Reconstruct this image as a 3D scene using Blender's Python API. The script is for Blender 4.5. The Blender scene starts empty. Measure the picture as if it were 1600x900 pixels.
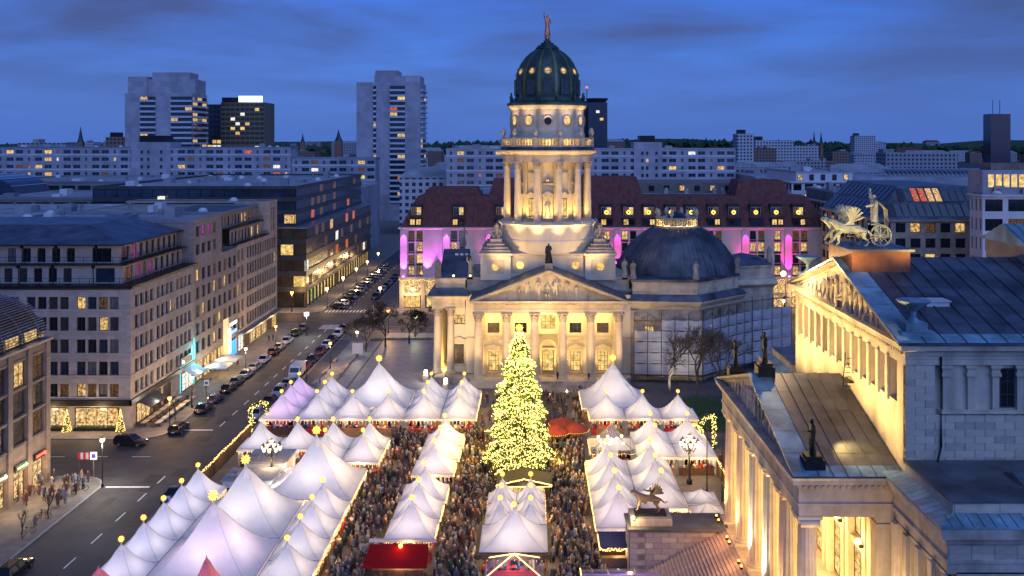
import bpy, bmesh, math, random
import numpy as np
from mathutils import Vector, Matrix
random.seed(7)
R = math.radians; PI = math.pi
sc = bpy.context.scene
COL = sc.collection

# ------------------------------------------------------------------ camera
F, CX, HY, CH = 1450.0, 832.0, 222.0, 44.0      # focal length in photo pixels, vanishing point, horizon row, eye height
cam = bpy.data.cameras.new('camera'); camo = bpy.data.objects.new('camera', cam); COL.objects.link(camo)
camo.location = (0, 0, CH); camo.rotation_euler = (PI/2, 0, 0)
cam.sensor_width = 36; cam.lens = 36*F/1600
cam.shift_x = -(CX-800)/1600; cam.shift_y = -(450-HY)/1600
cam.clip_start = 1; cam.clip_end = 20000
sc.camera = camo
def at(px, py, z=0.0):
    "ground-plan point seen at a photo pixel, for a point known to be at height z"
    y = F*(CH-z)/(py-HY); return ((px-CX)*y/F, y)
def xat(px, y): return (px-CX)*y/F
def zat(py, y): return CH-(py-HY)*y/F

# ------------------------------------------------------------------ sky, sun, exposure
world = bpy.data.worlds.new('World'); sc.world = world; world.use_nodes = True
nt = world.node_tree; N = nt.nodes; L = nt.links
sky = N.new('ShaderNodeTexSky'); sky.sky_type = 'NISHITA'; sky.sun_disc = False
sky.sun_elevation = R(14); sky.sun_rotation = R(150); sky.ozone_density = 10; sky.dust_density = 0.6; sky.air_density = 1.0
tint = N.new('ShaderNodeMix'); tint.data_type = 'RGBA'; tint.blend_type = 'MULTIPLY'; tint.inputs[0].default_value = 1
L.new(sky.outputs[0], tint.inputs[6]); tint.inputs[7].default_value = (0.88, 0.70, 1.12, 1)
geo = N.new('ShaderNodeTexCoord')
sep = N.new('ShaderNodeSeparateXYZ'); L.new(geo.outputs['Generated'], sep.inputs[0])
zz = N.new('ShaderNodeMath'); zz.operation = 'MAXIMUM'; L.new(sep.outputs[2], zz.inputs[0]); zz.inputs[1].default_value = 0.0
za = N.new('ShaderNodeMath'); za.operation = 'ADD'; L.new(zz.outputs[0], za.inputs[0]); za.inputs[1].default_value = 0.10
dx = N.new('ShaderNodeMath'); dx.operation = 'DIVIDE'; L.new(sep.outputs[0], dx.inputs[0]); L.new(za.outputs[0], dx.inputs[1])
dy = N.new('ShaderNodeMath'); dy.operation = 'DIVIDE'; L.new(sep.outputs[1], dy.inputs[0]); L.new(za.outputs[0], dy.inputs[1])
cv = N.new('ShaderNodeCombineXYZ'); L.new(dx.outputs[0], cv.inputs[0]); L.new(dy.outputs[0], cv.inputs[1])
cn = N.new('ShaderNodeTexNoise'); cn.inputs['Scale'].default_value = 0.62; cn.inputs['Detail'].default_value = 6; cn.inputs['Roughness'].default_value = 0.5; cn.inputs['Distortion'].default_value = 0.25
L.new(cv.outputs[0], cn.inputs['Vector'])
cr = N.new('ShaderNodeValToRGB'); cr.color_ramp.elements[0].position = 0.38; cr.color_ramp.elements[1].position = 0.63
L.new(cn.outputs[0], cr.inputs[0])
el = N.new('ShaderNodeMapRange'); L.new(sep.outputs[2], el.inputs[0]); el.inputs[1].default_value = 0.0; el.inputs[2].default_value = 0.12; el.inputs[3].default_value = 0.0; el.inputs[4].default_value = 0.9
cm = N.new('ShaderNodeMath'); cm.operation = 'MULTIPLY'; L.new(cr.outputs[0], cm.inputs[0]); L.new(el.outputs[0], cm.inputs[1])
cmix = N.new('ShaderNodeMix'); cmix.data_type = 'RGBA'; L.new(cm.outputs[0], cmix.inputs[0])
hz = N.new('ShaderNodeMapRange'); hz.interpolation_type = 'SMOOTHSTEP'; L.new(sep.outputs[2], hz.inputs[0]); hz.inputs[1].default_value = -0.02; hz.inputs[2].default_value = 0.24; hz.inputs[3].default_value = 0.9; hz.inputs[4].default_value = 0.0
hmix = N.new('ShaderNodeMix'); hmix.data_type = 'RGBA'; L.new(hz.outputs[0], hmix.inputs[0]); L.new(tint.outputs[2], hmix.inputs[6]); hmix.inputs[7].default_value = (0.46, 1.12, 3.9, 1)   # twilight glow low in the sky
L.new(hmix.outputs[2], cmix.inputs[6])
cmix.inputs[7].default_value = (0.46, 0.66, 1.65, 1)       # thick grey-blue evening cloud
bg = N['Background']; L.new(cmix.outputs[2], bg.inputs[0]); bg.inputs[1].default_value = 0.14
sun_l = bpy.data.lights.new('sun', 'SUN'); sun_l.energy = 1.45; sun_l.angle = R(80); sun_l.color = (0.29, 0.48, 1)
sun_o = bpy.data.objects.new('sun', sun_l); COL.objects.link(sun_o); sun_o.rotation_euler = (R(46), 0, R(18)); sun_o.location = (0, 0, 200)
sc.view_settings.view_transform = 'Standard'; sc.view_settings.look = 'None'; sc.view_settings.gamma = 1; sc.view_settings.exposure = 0.08
sc.render.engine = 'CYCLES'
cy = sc.cycles
cy.use_denoising = True; cy.max_bounces = 5; cy.diffuse_bounces = 2; cy.glossy_bounces = 2; cy.transmission_bounces = 3; cy.transparent_max_bounces = 6
cy.sample_clamp_indirect = 3; cy.sample_clamp_direct = 0; cy.caustics_reflective = False; cy.caustics_refractive = False
try: cy.use_light_tree = True
except Exception: pass

# ------------------------------------------------------------------ materials
def newmat(name):
    m = bpy.data.materials.new(name); m.use_nodes = True
    return m, m.node_tree.nodes, m.node_tree.links
def M(name, col, rough=.75, var=.22, scale=.6, bump=0.0, metal=0.0, spec=.3, brick=None, coat=0.0, dirt=.25):
    m, n, l = newmat(name); p = n['Principled BSDF']
    p.inputs['Roughness'].default_value = rough; p.inputs['Metallic'].default_value = metal; p.inputs['Specular IOR Level'].default_value = spec
    if coat: p.inputs['Coat Weight'].default_value = coat
    tc = n.new('ShaderNodeTexCoord')
    nz = n.new('ShaderNodeTexNoise'); nz.inputs['Scale'].default_value = scale; nz.inputs['Detail'].default_value = 8; nz.inputs['Roughness'].default_value = .65
    l.new(tc.outputs['Object'], nz.inputs['Vector'])
    rp = n.new('ShaderNodeValToRGB'); e = rp.color_ramp.elements
    e[0].position = .3; e[1].position = .7
    e[0].color = (*[c*(1-var) for c in col], 1); e[1].color = (*[min(1, c*(1+var)) for c in col], 1)
    l.new(nz.outputs[0], rp.inputs[0]); out = rp.outputs[0]
    if dirt:
        mp = n.new('ShaderNodeMapping'); mp.inputs['Scale'].default_value = (1, 1, .18); l.new(tc.outputs['Object'], mp.inputs[0])
        n2 = n.new('ShaderNodeTexNoise'); n2.inputs['Scale'].default_value = scale*.9; n2.inputs['Detail'].default_value = 5; l.new(mp.outputs[0], n2.inputs['Vector'])
        r2 = n.new('ShaderNodeMapRange'); l.new(n2.outputs[0], r2.inputs[0]); r2.inputs[1].default_value = .42; r2.inputs[2].default_value = .68; r2.inputs[3].default_value = 1; r2.inputs[4].default_value = 1-dirt
        mx = n.new('ShaderNodeMix'); mx.data_type = 'RGBA'; mx.blend_type = 'MULTIPLY'; mx.inputs[0].default_value = 1
        cb = n.new('ShaderNodeCombineColor'); [l.new(r2.outputs[0], cb.inputs[i]) for i in range(3)]
        l.new(out, mx.inputs[6]); l.new(cb.outputs[0], mx.inputs[7]); out = mx.outputs[2]
    if brick:
        bw, bh, dark = brick[:3]; plan = len(brick) > 3
        s = n.new('ShaderNodeSeparateXYZ'); l.new(tc.outputs['Object'], s.inputs[0])
        a = n.new('ShaderNodeMath'); a.operation = 'ADD'; l.new(s.outputs[0], a.inputs[0]); l.new(s.outputs[1], a.inputs[1])
        c = n.new('ShaderNodeCombineXYZ'); l.new((s if plan else a).outputs[0], c.inputs[0]); l.new(s.outputs[1 if plan else 2], c.inputs[1])
        b = n.new('ShaderNodeTexBrick'); l.new(c.outputs[0], b.inputs['Vector']); b.inputs['Scale'].default_value = 1
        b.inputs['Brick Width'].default_value = bw; b.inputs['Row Height'].default_value = bh; b.inputs['Mortar Size'].default_value = .02
        b.inputs['Color1'].default_value = (1, 1, 1, 1); b.inputs['Color2'].default_value = (.78, .78, .78, 1); b.inputs['Mortar'].default_value = (dark, dark, dark, 1)
        mx = n.new('ShaderNodeMix'); mx.data_type = 'RGBA'; mx.blend_type = 'MULTIPLY'; mx.inputs[0].default_value = 1
        l.new(out, mx.inputs[6]); l.new(b.outputs[0], mx.inputs[7]); out = mx.outputs[2]
    l.new(out, p.inputs['Base Color'])
    if bump:
        bp = n.new('ShaderNodeBump'); bp.inputs['Strength'].default_value = bump; bp.inputs['Distance'].default_value = .05
        n3 = n.new('ShaderNodeTexNoise'); n3.inputs['Scale'].default_value = scale*6; n3.inputs['Detail'].default_value = 6; l.new(tc.outputs['Object'], n3.inputs['Vector'])
        l.new(n3.outputs[0], bp.inputs['Height']); l.new(bp.outputs[0], p.inputs['Normal'])
    return m
def E(name, col, strength, sample=False):
    m, n, l = newmat(name); p = n['Principled BSDF']; p.inputs['Base Color'].default_value = (*[c*.5 for c in col], 1)
    p.inputs['Emission Color'].default_value = (*col, 1); p.inputs['Emission Strength'].default_value = strength
    try: m.cycles.emission_sampling = 'AUTO' if sample else 'NONE'
    except Exception: pass
    return m
def lit_glass(name, c1, c2, s1, s2, scale=1.6):
    "a lit room behind a window: curtains, lamps and furniture as bright and dim patches"
    m, n, l = newmat(name); p = n['Principled BSDF']; p.inputs['Base Color'].default_value = (.02, .02, .02, 1); p.inputs['Roughness'].default_value = .1
    tc = n.new('ShaderNodeTexCoord'); oi = n.new('ShaderNodeObjectInfo')
    ad = n.new('ShaderNodeVectorMath'); ad.operation = 'ADD'; l.new(tc.outputs['Object'], ad.inputs[0])
    sc_ = n.new('ShaderNodeVectorMath'); sc_.operation = 'SCALE'; l.new(oi.outputs['Location'], sc_.inputs[0]); sc_.inputs['Scale'].default_value = 3.7; l.new(sc_.outputs[0], ad.inputs[1])
    v = n.new('ShaderNodeTexNoise'); v.inputs['Scale'].default_value = scale*1.5; v.inputs['Detail'].default_value = 7; v.inputs['Roughness'].default_value = .68; l.new(ad.outputs[0], v.inputs['Vector'])
    nz = n.new('ShaderNodeTexNoise'); nz.inputs['Scale'].default_value = scale*1.3; nz.inputs['Detail'].default_value = 4; l.new(ad.outputs[0], nz.inputs['Vector'])
    rp = n.new('ShaderNodeValToRGB'); rp.color_ramp.elements[0].color = (*c1, 1); rp.color_ramp.elements[1].color = (*c2, 1); rp.color_ramp.elements[0].position = .35; rp.color_ramp.elements[1].position = .65
    l.new(nz.outputs[0], rp.inputs[0]); l.new(rp.outputs[0], p.inputs['Emission Color'])
    mr = n.new('ShaderNodeMapRange'); l.new(v.outputs[0], mr.inputs[0]); mr.inputs[1].default_value = .38; mr.inputs[2].default_value = .64; mr.inputs[3].default_value = s1; mr.inputs[4].default_value = s2
    l.new(mr.outputs[0], p.inputs['Emission Strength'])
    try: m.cycles.emission_sampling = 'NONE'
    except Exception: pass
    return m
stone = M('pale_sandstone', (.52, .45, .34), .85, .16, .5, .25, brick=(1.6, .62, .80), dirt=.3)
stone_plain = M('pale_sandstone_plain', (.54, .46, .33), .85, .14, .7, .2, dirt=.25)
stone_old = M('weathered_sandstone', (.36, .31, .25), .85, .3, .5, .3, dirt=.5)
stone_white = M('white_plaster_stone', (.64, .56, .42), .8, .08, .5, .1, dirt=.18)
kstone = M('theatre_sandstone', (.52, .46, .37), .85, .22, .6, .3, dirt=.4)
kstone_b = M('theatre_sandstone_grey', (.42, .38, .33), .85, .28, .7, .3, dirt=.4)
kstone_c = M('theatre_sandstone_light', (.57, .50, .40), .85, .2, .6, .3, dirt=.35)
pinkstone = M('reddish_granite', (.38, .31, .285), .8, .2, .8, .2)
copper_dark = M('dark_patina_copper', (.045, .085, .075), .45, .45, .5, .15, metal=.35, dirt=.5)
copper_blue = M('blue_green_copper', (.22, .37, .44), .5, .4, .5, .2, metal=.2, dirt=.55)
lead = M('grey_lead_sheet', (.10, .115, .14), .42, .5, .35, .2, metal=.3, dirt=.55)
lead_b = M('brown_grey_lead_sheet', (.115, .12, .13), .45, .5, .3, .15, metal=.25, dirt=.4)
rooftar = M('roofing_felt', (.11, .115, .13), .8, .3, .3, .2)
roof_grey = M('grey_flat_roof', (.30, .31, .33), .8, .3, .15, .2)
redtile = M('red_roof_tile', (.17, .055, .045), .75, .25, 1.2, .3, dirt=.35)
asphalt = M('asphalt', (.060, .057, .058), .75, .42, .16, .25, spec=.4, dirt=0)
pave = M('granite_pavement', (.20, .185, .17), .75, .2, .5, .2, dirt=0, brick=(1.0, .8, .6, 'plan'))
pave_dark = M('market_paving', (.11, .10, .095), .7, .3, .4, .2, dirt=0)
pave_slab = M('square_slab_paving', (.27, .27, .275), .5, .12, .6, .1, dirt=0, brick=(1.5, 1.5, .6, 'plan'))
joint = M('paving_joint', (.06, .058, .055), .8, .2, .8, dirt=0)
kerbm = M('granite_kerb', (.30, .28, .26), .75, .15, 1, .2, dirt=0)
paint = M('white_road_paint', (.75, .74, .70), .6, .2, 2, dirt=0)
earth = M('city_ground', (.06, .06, .065), .9, .4, .02, dirt=0)
beige = M('beige_limestone', (.36, .325, .30), .75, .12, .5, .12, brick=(1.2, .6, .86), dirt=.15)
beige_plain = M('beige_limestone_smooth', (.42, .36, .31), .75, .1, .5, .1, dirt=.15)
grey_fac = M('grey_stone_cladding', (.24, .22, .215), .7, .12, .5, .1, brick=(1.1, .55, .85), dirt=.12)
sand_fac = M('sand_stone_cladding', (.40, .335, .27), .75, .18, .5, .15, brick=(1.0, .5, .82), dirt=.2)
brown_fac = M('brown_stone_cladding', (.23, .18, .155), .7, .15, .5, .1, brick=(1.2, .6, .8), dirt=.15)
white_fac = M('white_panel', (.58, .58, .60), .7, .08, .2, .05, dirt=.12)
white_fac2 = M('grey_white_panel', (.38, .39, .44), .7, .14, .1, .05, dirt=.25, brick=(3.0, 1.6, .75))
mauve_fac = M('mauve_panel', (.44, .42, .47), .7, .12, .1, .05, dirt=.25, brick=(3.4, 2.9, .72))
far_fac = M('far_masonry', (.30, .28, .28), .8, .25, .03, dirt=.2)
far_red = M('far_brick', (.25, .13, .09), .8, .25, .05, dirt=.2)
dark_fac = M('dark_metal_cladding', (.07, .072, .08), .4, .15, .4, .05, metal=.3)
hotel_fac = M('pale_hotel_stone', (.55, .47, .44), .75, .1, .4, .1, dirt=.15)
frame_dark = M('dark_window_frame', (.035, .033, .033), .5, .1, 2, dirt=0)
frame_lt = M('light_window_frame', (.42, .40, .36), .6, .1, 2, dirt=0)
metal_dark = M('black_iron', (.02, .022, .024), .45, .2, 2, metal=.4, dirt=0)
metal_grey = M('galvanised_steel', (.30, .31, .33), .4, .15, 1.5, metal=.7, dirt=0)
bronze_dark = M('black_bronze', (.018, .018, .018), .5, .4, 2, .3, metal=.2, dirt=0)
bronze_green = M('verdigris_bronze', (.36, .39, .31), .6, .35, 1.5, .3, metal=.1, dirt=.3)
gold_red = M('red_gilded_copper', (.62, .24, .12), .35, .3, 2, .2, metal=.6, dirt=.2)
wood = M('dark_stall_wood', (.09, .05, .03), .6, .35, 3, .2, dirt=0)
woodlt = M('stall_counter_wood', (.24, .14, .08), .6, .3, 3, .2, dirt=0)
redcloth = M('red_fabric', (.45, .03, .035), .8, .15, 1, dirt=0)
darkred = M('dark_red_parasol', (.22, .035, .025), .8, .15, 1, dirt=0)
bluecloth = M('navy_fabric', (.02, .03, .12), .8, .15, 1, dirt=0)
awn_grey = M('pale_awning', (.50, .52, .54), .8, .1, 1, dirt=0)
awn_dark = M('black_awning', (.03, .032, .04), .7, .2, 1, dirt=0)
rubber = M('tyre_rubber', (.015, .015, .015), .8, .1, 4, dirt=0)
rimm = M('alloy_rim', (.45, .45, .46), .3, .05, 4, metal=.9, dirt=0)
bark = M('bark', (.05, .04, .032), .9, .3, 3, .4, dirt=0)
needles = M('fir_needles', (.035, .075, .025), .7, .5, 1.2, dirt=0)
hedge_m = M('evergreen_leaves', (.03, .065, .022), .7, .5, 1.5, dirt=0)
def glassmat(name, col, rough=.06, spec=.6):
    return M(name, col, rough, .5, .25, .02, spec=spec, dirt=0)
g_dark = glassmat('dark_window_glass', (.012, .015, .02)); g_blue = glassmat('blue_window_glass', (.02, .035, .06), .12, .8)
g_blind = glassmat('blinds_behind_glass', (.13, .125, .12), .25, .5); g_half = glassmat('dim_room_glass', (.05, .045, .045), .1, .6); g_brown = glassmat('bronze_glass', (.055, .045, .03), .25, .6)
g_warm = lit_glass('warm_lit_window', (1, .50, .13), (1, .72, .30), .08, 1.3); g_gold = lit_glass('golden_lit_window', (1, .55, .12), (1, .74, .28), .45, 1.3, .9)
g_white = lit_glass('white_lit_window', (1, .85, .55), (.85, .95, 1), .3, 1.7); g_dim = lit_glass('dim_lit_window', (.9, .35, .08), (.6, .35, .15), .0, .22, 2.4)
g_red = lit_glass('red_lit_window', (1, .12, .04), (1, .3, .05), .1, .9); g_pink = lit_glass('pink_lit_window', (1, .05, .55), (.9, .1, .7), .1, .7)
g_green = lit_glass('green_lit_window', (.1, .9, .15), (.5, .9, .2), .1, 1.2); g_shop = lit_glass('shop_window_display', (1, .48, .12), (1, .78, .40), .03, 1.5, 1.5)
LITS = [g_warm, g_warm, g_gold, g_white]
e_star = E('glowing_star', (1, .58, .08), 2.6); e_fairy = E('fairy_light', (1, .62, .20), 3.6); e_fairy_tree = E('tree_light', (1, .74, .20), 5.0)
e_bulb = E('lamp_globe', (1, .76, .36), 5.0); e_bulb_o = E('orange_lamp_globe', (1, .46, .10), 3.5); e_white = E('white_neon', (.85, .93, 1), 1.8)
e_red = E('red_beacon', (1, .05, .03), 6.0); e_tail = M('tail_light', (.25, .01, .01), .3, .1, 2, spec=.6, dirt=0); e_head = E('head_light', (1, .9, .7), 1.5); e_cyan = E('cyan_strip_light', (.10, .80, .90), .9)
e_blue = E('blue_sign_light', (.1, .35, 1), 2.0); e_pinkbulb = E('pink_floodlight_lens', (1, .2, .9), 6.0)
def tentmat(name, col, tr):
    m, n, l = newmat(name); n.remove(n['Principled BSDF'])
    d = n.new('ShaderNodeBsdfDiffuse'); t = n.new('ShaderNodeBsdfTranslucent'); x = n.new('ShaderNodeMixShader'); x.inputs[0].default_value = tr
    tc = n.new('ShaderNodeTexCoord'); nz = n.new('ShaderNodeTexNoise'); nz.inputs['Scale'].default_value = .5; nz.inputs['Detail'].default_value = 6; l.new(tc.outputs['Object'], nz.inputs['Vector'])
    rp = n.new('ShaderNodeValToRGB'); rp.color_ramp.elements[0].position = .3; rp.color_ramp.elements[1].position = .65
    rp.color_ramp.elements[0].color = (*[c*.86 for c in col], 1); rp.color_ramp.elements[1].color = (*col, 1); l.new(nz.outputs[0], rp.inputs[0])
    n2 = n.new('ShaderNodeTexNoise'); n2.inputs['Scale'].default_value = 1.1; n2.inputs['Detail'].default_value = 5; mp = n.new('ShaderNodeMapping'); mp.inputs['Scale'].default_value = (1,1,.35); l.new(tc.outputs['Object'], mp.inputs[0]); l.new(mp.outputs[0], n2.inputs['Vector'])
    bp = n.new('ShaderNodeBump'); bp.inputs['Strength'].default_value = .55; bp.inputs['Distance'].default_value = .12; l.new(n2.outputs[0], bp.inputs['Height']); l.new(bp.outputs[0], d.inputs['Normal'])
    l.new(rp.outputs[0], d.inputs[0]); l.new(rp.outputs[0], t.inputs[0]); l.new(d.outputs[0], x.inputs[1]); l.new(t.outputs[0], x.inputs[2]); l.new(x.outputs[0], n['Material Output'].inputs[0])
    return m
tent_white = tentmat('white_tent_fabric', (.88, .88, .88), .38); tent_pink = tentmat('pink_tent_fabric', (.85, .45, .45), .5); tent_red = tentmat('red_tent_fabric', (.32, .015, .018), .12)
sheet_m = tentmat('white_scaffold_sheet', (.50, .50, .53), .2)
def clearmat(name):
    m, n, l = newmat(name); n.remove(n['Principled BSDF'])
    t = n.new('ShaderNodeBsdfTransparent'); g = n.new('ShaderNodeBsdfGlossy'); g.inputs['Roughness'].default_value = .15; d = n.new('ShaderNodeBsdfDiffuse'); d.inputs[0].default_value = (.7, .7, .7, 1)
    a = n.new('ShaderNodeMixShader'); a.inputs[0].default_value = .35; l.new(g.outputs[0], a.inputs[1]); l.new(d.outputs[0], a.inputs[2])
    b = n.new('ShaderNodeMixShader'); b.inputs[0].default_value = .22; l.new(t.outputs[0], b.inputs[1]); l.new(a.outputs[0], b.inputs[2]); l.new(b.outputs[0], n['Material Output'].inputs[0])
    return m
clear_film = clearmat('clear_tent_film')

# ------------------------------------------------------------------ mesh helpers
class MB:
    def __init__(s): s.v = []; s.f = []; s.m = []; s.mi = 0
    def add(s, vs, fs):
        o = len(s.v); s.v.extend([tuple(p) for p in vs]); s.f.extend([tuple(i+o for i in f) for f in fs]); s.m.extend([s.mi]*len(fs)); return s
    def box(s, x0, x1, y0, y1, z0, z1):
        return s.add([(x0,y0,z0),(x1,y0,z0),(x1,y1,z0),(x0,y1,z0),(x0,y0,z1),(x1,y0,z1),(x1,y1,z1),(x0,y1,z1)],
                     [(0,3,2,1),(4,5,6,7),(0,1,5,4),(1,2,6,5),(2,3,7,6),(3,0,4,7)])
    def prism(s, pts, z0, z1):
        n = len(pts); zf = z1 if isinstance(z1, (list, tuple)) else [z1]*n
        return s.add([(p[0],p[1],z0) for p in pts]+[(p[0],p[1],zf[i]) for i, p in enumerate(pts)],
                     [tuple(range(n-1,-1,-1)), tuple(range(n,2*n))]+[(i,(i+1)%n,n+(i+1)%n,n+i) for i in range(n)])
    def ex_y(s, pts, y0, y1):       # polygon in x,z pushed along y
        n = len(pts)
        return s.add([(p[0],y0,p[1]) for p in pts]+[(p[0],y1,p[1]) for p in pts],
                     [tuple(range(n)), tuple(range(2*n-1,n-1,-1))]+[(i,n+i,n+(i+1)%n,(i+1)%n) for i in range(n)])
    def ex_x(s, pts, x0, x1):       # polygon in y,z pushed along x
        n = len(pts)
        return s.add([(x0,p[0],p[1]) for p in pts]+[(x1,p[0],p[1]) for p in pts],
                     [tuple(range(n-1,-1,-1)), tuple(range(n,2*n))]+[(i,(i+1)%n,n+(i+1)%n,n+i) for i in range(n)])
    def lathe(s, prof, n=24, cx=0, cy=0, a0=0, a1=2*PI, rot=0):
        full = abs(a1-a0-2*PI) < 1e-6; k = n if full else n+1
        vs = []
        for r, z in prof:
            for i in range(k):
                a = rot+a0+(a1-a0)*i/n; vs.append((cx+r*math.cos(a), cy+r*math.sin(a), z))
        fs = []
        for j in range(len(prof)-1):
            for i in range(n):
                i2 = (i+1) % k; fs.append((j*k+i, j*k+i2, (j+1)*k+i2, (j+1)*k+i))
        if full:
            if prof[0][0] > 1e-4: fs.append(tuple(range(k-1,-1,-1)))
            if prof[-1][0] > 1e-4: fs.append(tuple((len(prof)-1)*k+i for i in range(k)))
        return s.add(vs, fs)
    def tube(s, pts, r, n=6):
        pts = [Vector(p) for p in pts]; rs = r if isinstance(r, (list, tuple)) else [r]*len(pts); vs = []; fs = []
        up = Vector((0,0,1))
        for i, p in enumerate(pts):
            d = (pts[min(i+1,len(pts)-1)]-pts[max(i-1,0)]).normalized()
            a = d.cross(up); a = a.normalized() if a.length > 1e-3 else Vector((1,0,0)); b = d.cross(a).normalized()
            for k in range(n):
                t = 2*PI*k/n; vs.append(p+a*(rs[i]*math.cos(t))+b*(rs[i]*math.sin(t)))
        for i in range(len(pts)-1):
            for k in range(n): fs.append((i*n+k, (i+1)*n+k, (i+1)*n+(k+1)%n, i*n+(k+1)%n))
        fs.append(tuple(range(n))); fs.append(tuple((len(pts)-1)*n+k for k in range(n-1,-1,-1)))
        return s.add(vs, fs)
    def sweep(s, poly, prof, closed=True, cap=True):
        "moulding: profile [(outward, z)] carried round a ccw plan polygon with mitred corners"
        n = len(poly); loops = []
        for o, z in prof:
            for i in range(n):
                p = Vector(poly[i]); q0 = Vector(poly[i-1]); q1 = Vector(poly[(i+1)%n])
                if not closed and i == 0: d0 = d1 = (q1-p).normalized()
                elif not closed and i == n-1: d0 = d1 = (p-q0).normalized()
                else: d0 = (p-q0).normalized(); d1 = (q1-p).normalized()
                n0 = Vector((d0.y,-d0.x)); n1 = Vector((d1.y,-d1.x)); b = (n0+n1); b = b/max(.2,(1+n0.dot(n1)))
                w = p+b*o; loops.append((w.x,w.y,z))
        m = n if closed else n-1; fs = []
        for j in range(len(prof)-1):
            for i in range(m): fs.append((j*n+i, j*n+(i+1)%n, (j+1)*n+(i+1)%n, (j+1)*n+i))
        if closed and cap: fs.append(tuple(range(n-1,-1,-1))); fs.append(tuple((len(prof)-1)*n+i for i in range(n)))
        return s.add(loops, fs)
    def ball(s, c, r, n=8, m=5, sz=1.0):
        return s.lathe([(max(1e-5, r*math.sin(PI*j/m)), c[2]-r*sz*math.cos(PI*j/m)) for j in range(m+1)], n, c[0], c[1])
    def octa(s, c, r):
        x, y, z = c
        return s.add([(x+r,y,z),(x-r,y,z),(x,y+r,z),(x,y-r,z),(x,y,z+r),(x,y,z-r)], [(0,2,4),(2,1,4),(1,3,4),(3,0,4),(2,0,5),(1,2,5),(3,1,5),(0,3,5)])
    def mesh(s, name, mats, smooth=False):
        me = bpy.data.meshes.new(name); me.from_pydata(s.v, [], s.f)
        for m in (mats if isinstance(mats, (list, tuple)) else [mats]): me.materials.append(m)
        if any(s.m): me.polygons.foreach_set('material_index', s.m)
        if smooth:
            me.polygons.foreach_set('use_smooth', [True]*len(s.f))
            if smooth != 'all':
                try: me.set_sharp_from_angle(angle=R(38))
                except Exception: pass
        me.update(); return me
    def build(s, name, mats, parent=None, smooth=False):
        return place(name, s.mesh(name, mats, smooth), parent)
def place(name, me, parent=None, loc=(0,0,0), rz=0.0):
    o = bpy.data.objects.new(name, me); COL.objects.link(o); o.location = loc
    if rz: o.rotation_euler = (0,0,rz)
    if parent is not None:
        o.parent = parent
        inv = parent.get('_inv')
        if inv is not None: o.matrix_parent_inverse = Matrix.Translation(Vector(inv)).inverted()
    return o
def tag(o, label, cat, group=None, kind=None):
    if label: o['label'] = label
    if cat: o['category'] = cat
    if group: o['group'] = group
    if kind: o['kind'] = kind
    return o
def thing(name, label, cat, loc=(0,0,0), rz=0, group=None, world=True):
    "an Empty at the thing's base; with world=True its parts are written in world coordinates"
    o = bpy.data.objects.new(name, None); COL.objects.link(o); o.location = loc; o.rotation_euler = (0,0,rz); o.empty_display_size = .5
    tag(o, label, cat, group)
    if world: o['_inv'] = loc
    return o
def struct(name, mb, mat, smooth=False):
    o = mb.build(name, mat, None, smooth); o['kind'] = 'structure'; return o
def copy_tree(o, parent=None):
    c = o.copy(); COL.objects.link(c)
    if parent is not None: c.parent = parent
    for ch in list(o.children): copy_tree(ch, c)
    return c
LK = 8.0
def lamp(kind, loc, power, col, size=.3, parent=None, target=None, angle=60, blend=.6, name='light', world=True):
    l = bpy.data.lights.new(name, kind); l.energy = power*LK; l.color = col
    if kind == 'AREA': l.size = size
    else: l.shadow_soft_size = size
    if kind == 'SPOT': l.spot_size = R(angle); l.spot_blend = blend
    o = bpy.data.objects.new(name, l); COL.objects.link(o); o.location = loc
    if target is not None: o.rotation_euler = (Vector(target)-Vector(loc)).to_track_quat('-Z', 'Y').to_euler()
    if parent is not None:
        o.parent = parent
        if parent.get('_inv') is not None: o.matrix_parent_inverse = Matrix.Translation(Vector(parent['_inv'])).inverted()
    return o
WARM = (1, .64, .28); YEL = (1, .65, .20); ORA = (1, .55, .2); WHT = (1, .88, .72); PINK = (1, .025, .5)
ORD = ['first','second','third','fourth','fifth','sixth','seventh','eighth','ninth','tenth','eleventh','twelfth','thirteenth','fourteenth','fifteenth','sixteenth','seventeenth','eighteenth','nineteenth','twentieth',
       'twenty-first','twenty-second','twenty-third','twenty-fourth','twenty-fifth','twenty-sixth','twenty-seventh','twenty-eighth','twenty-ninth','thirtieth']

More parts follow.
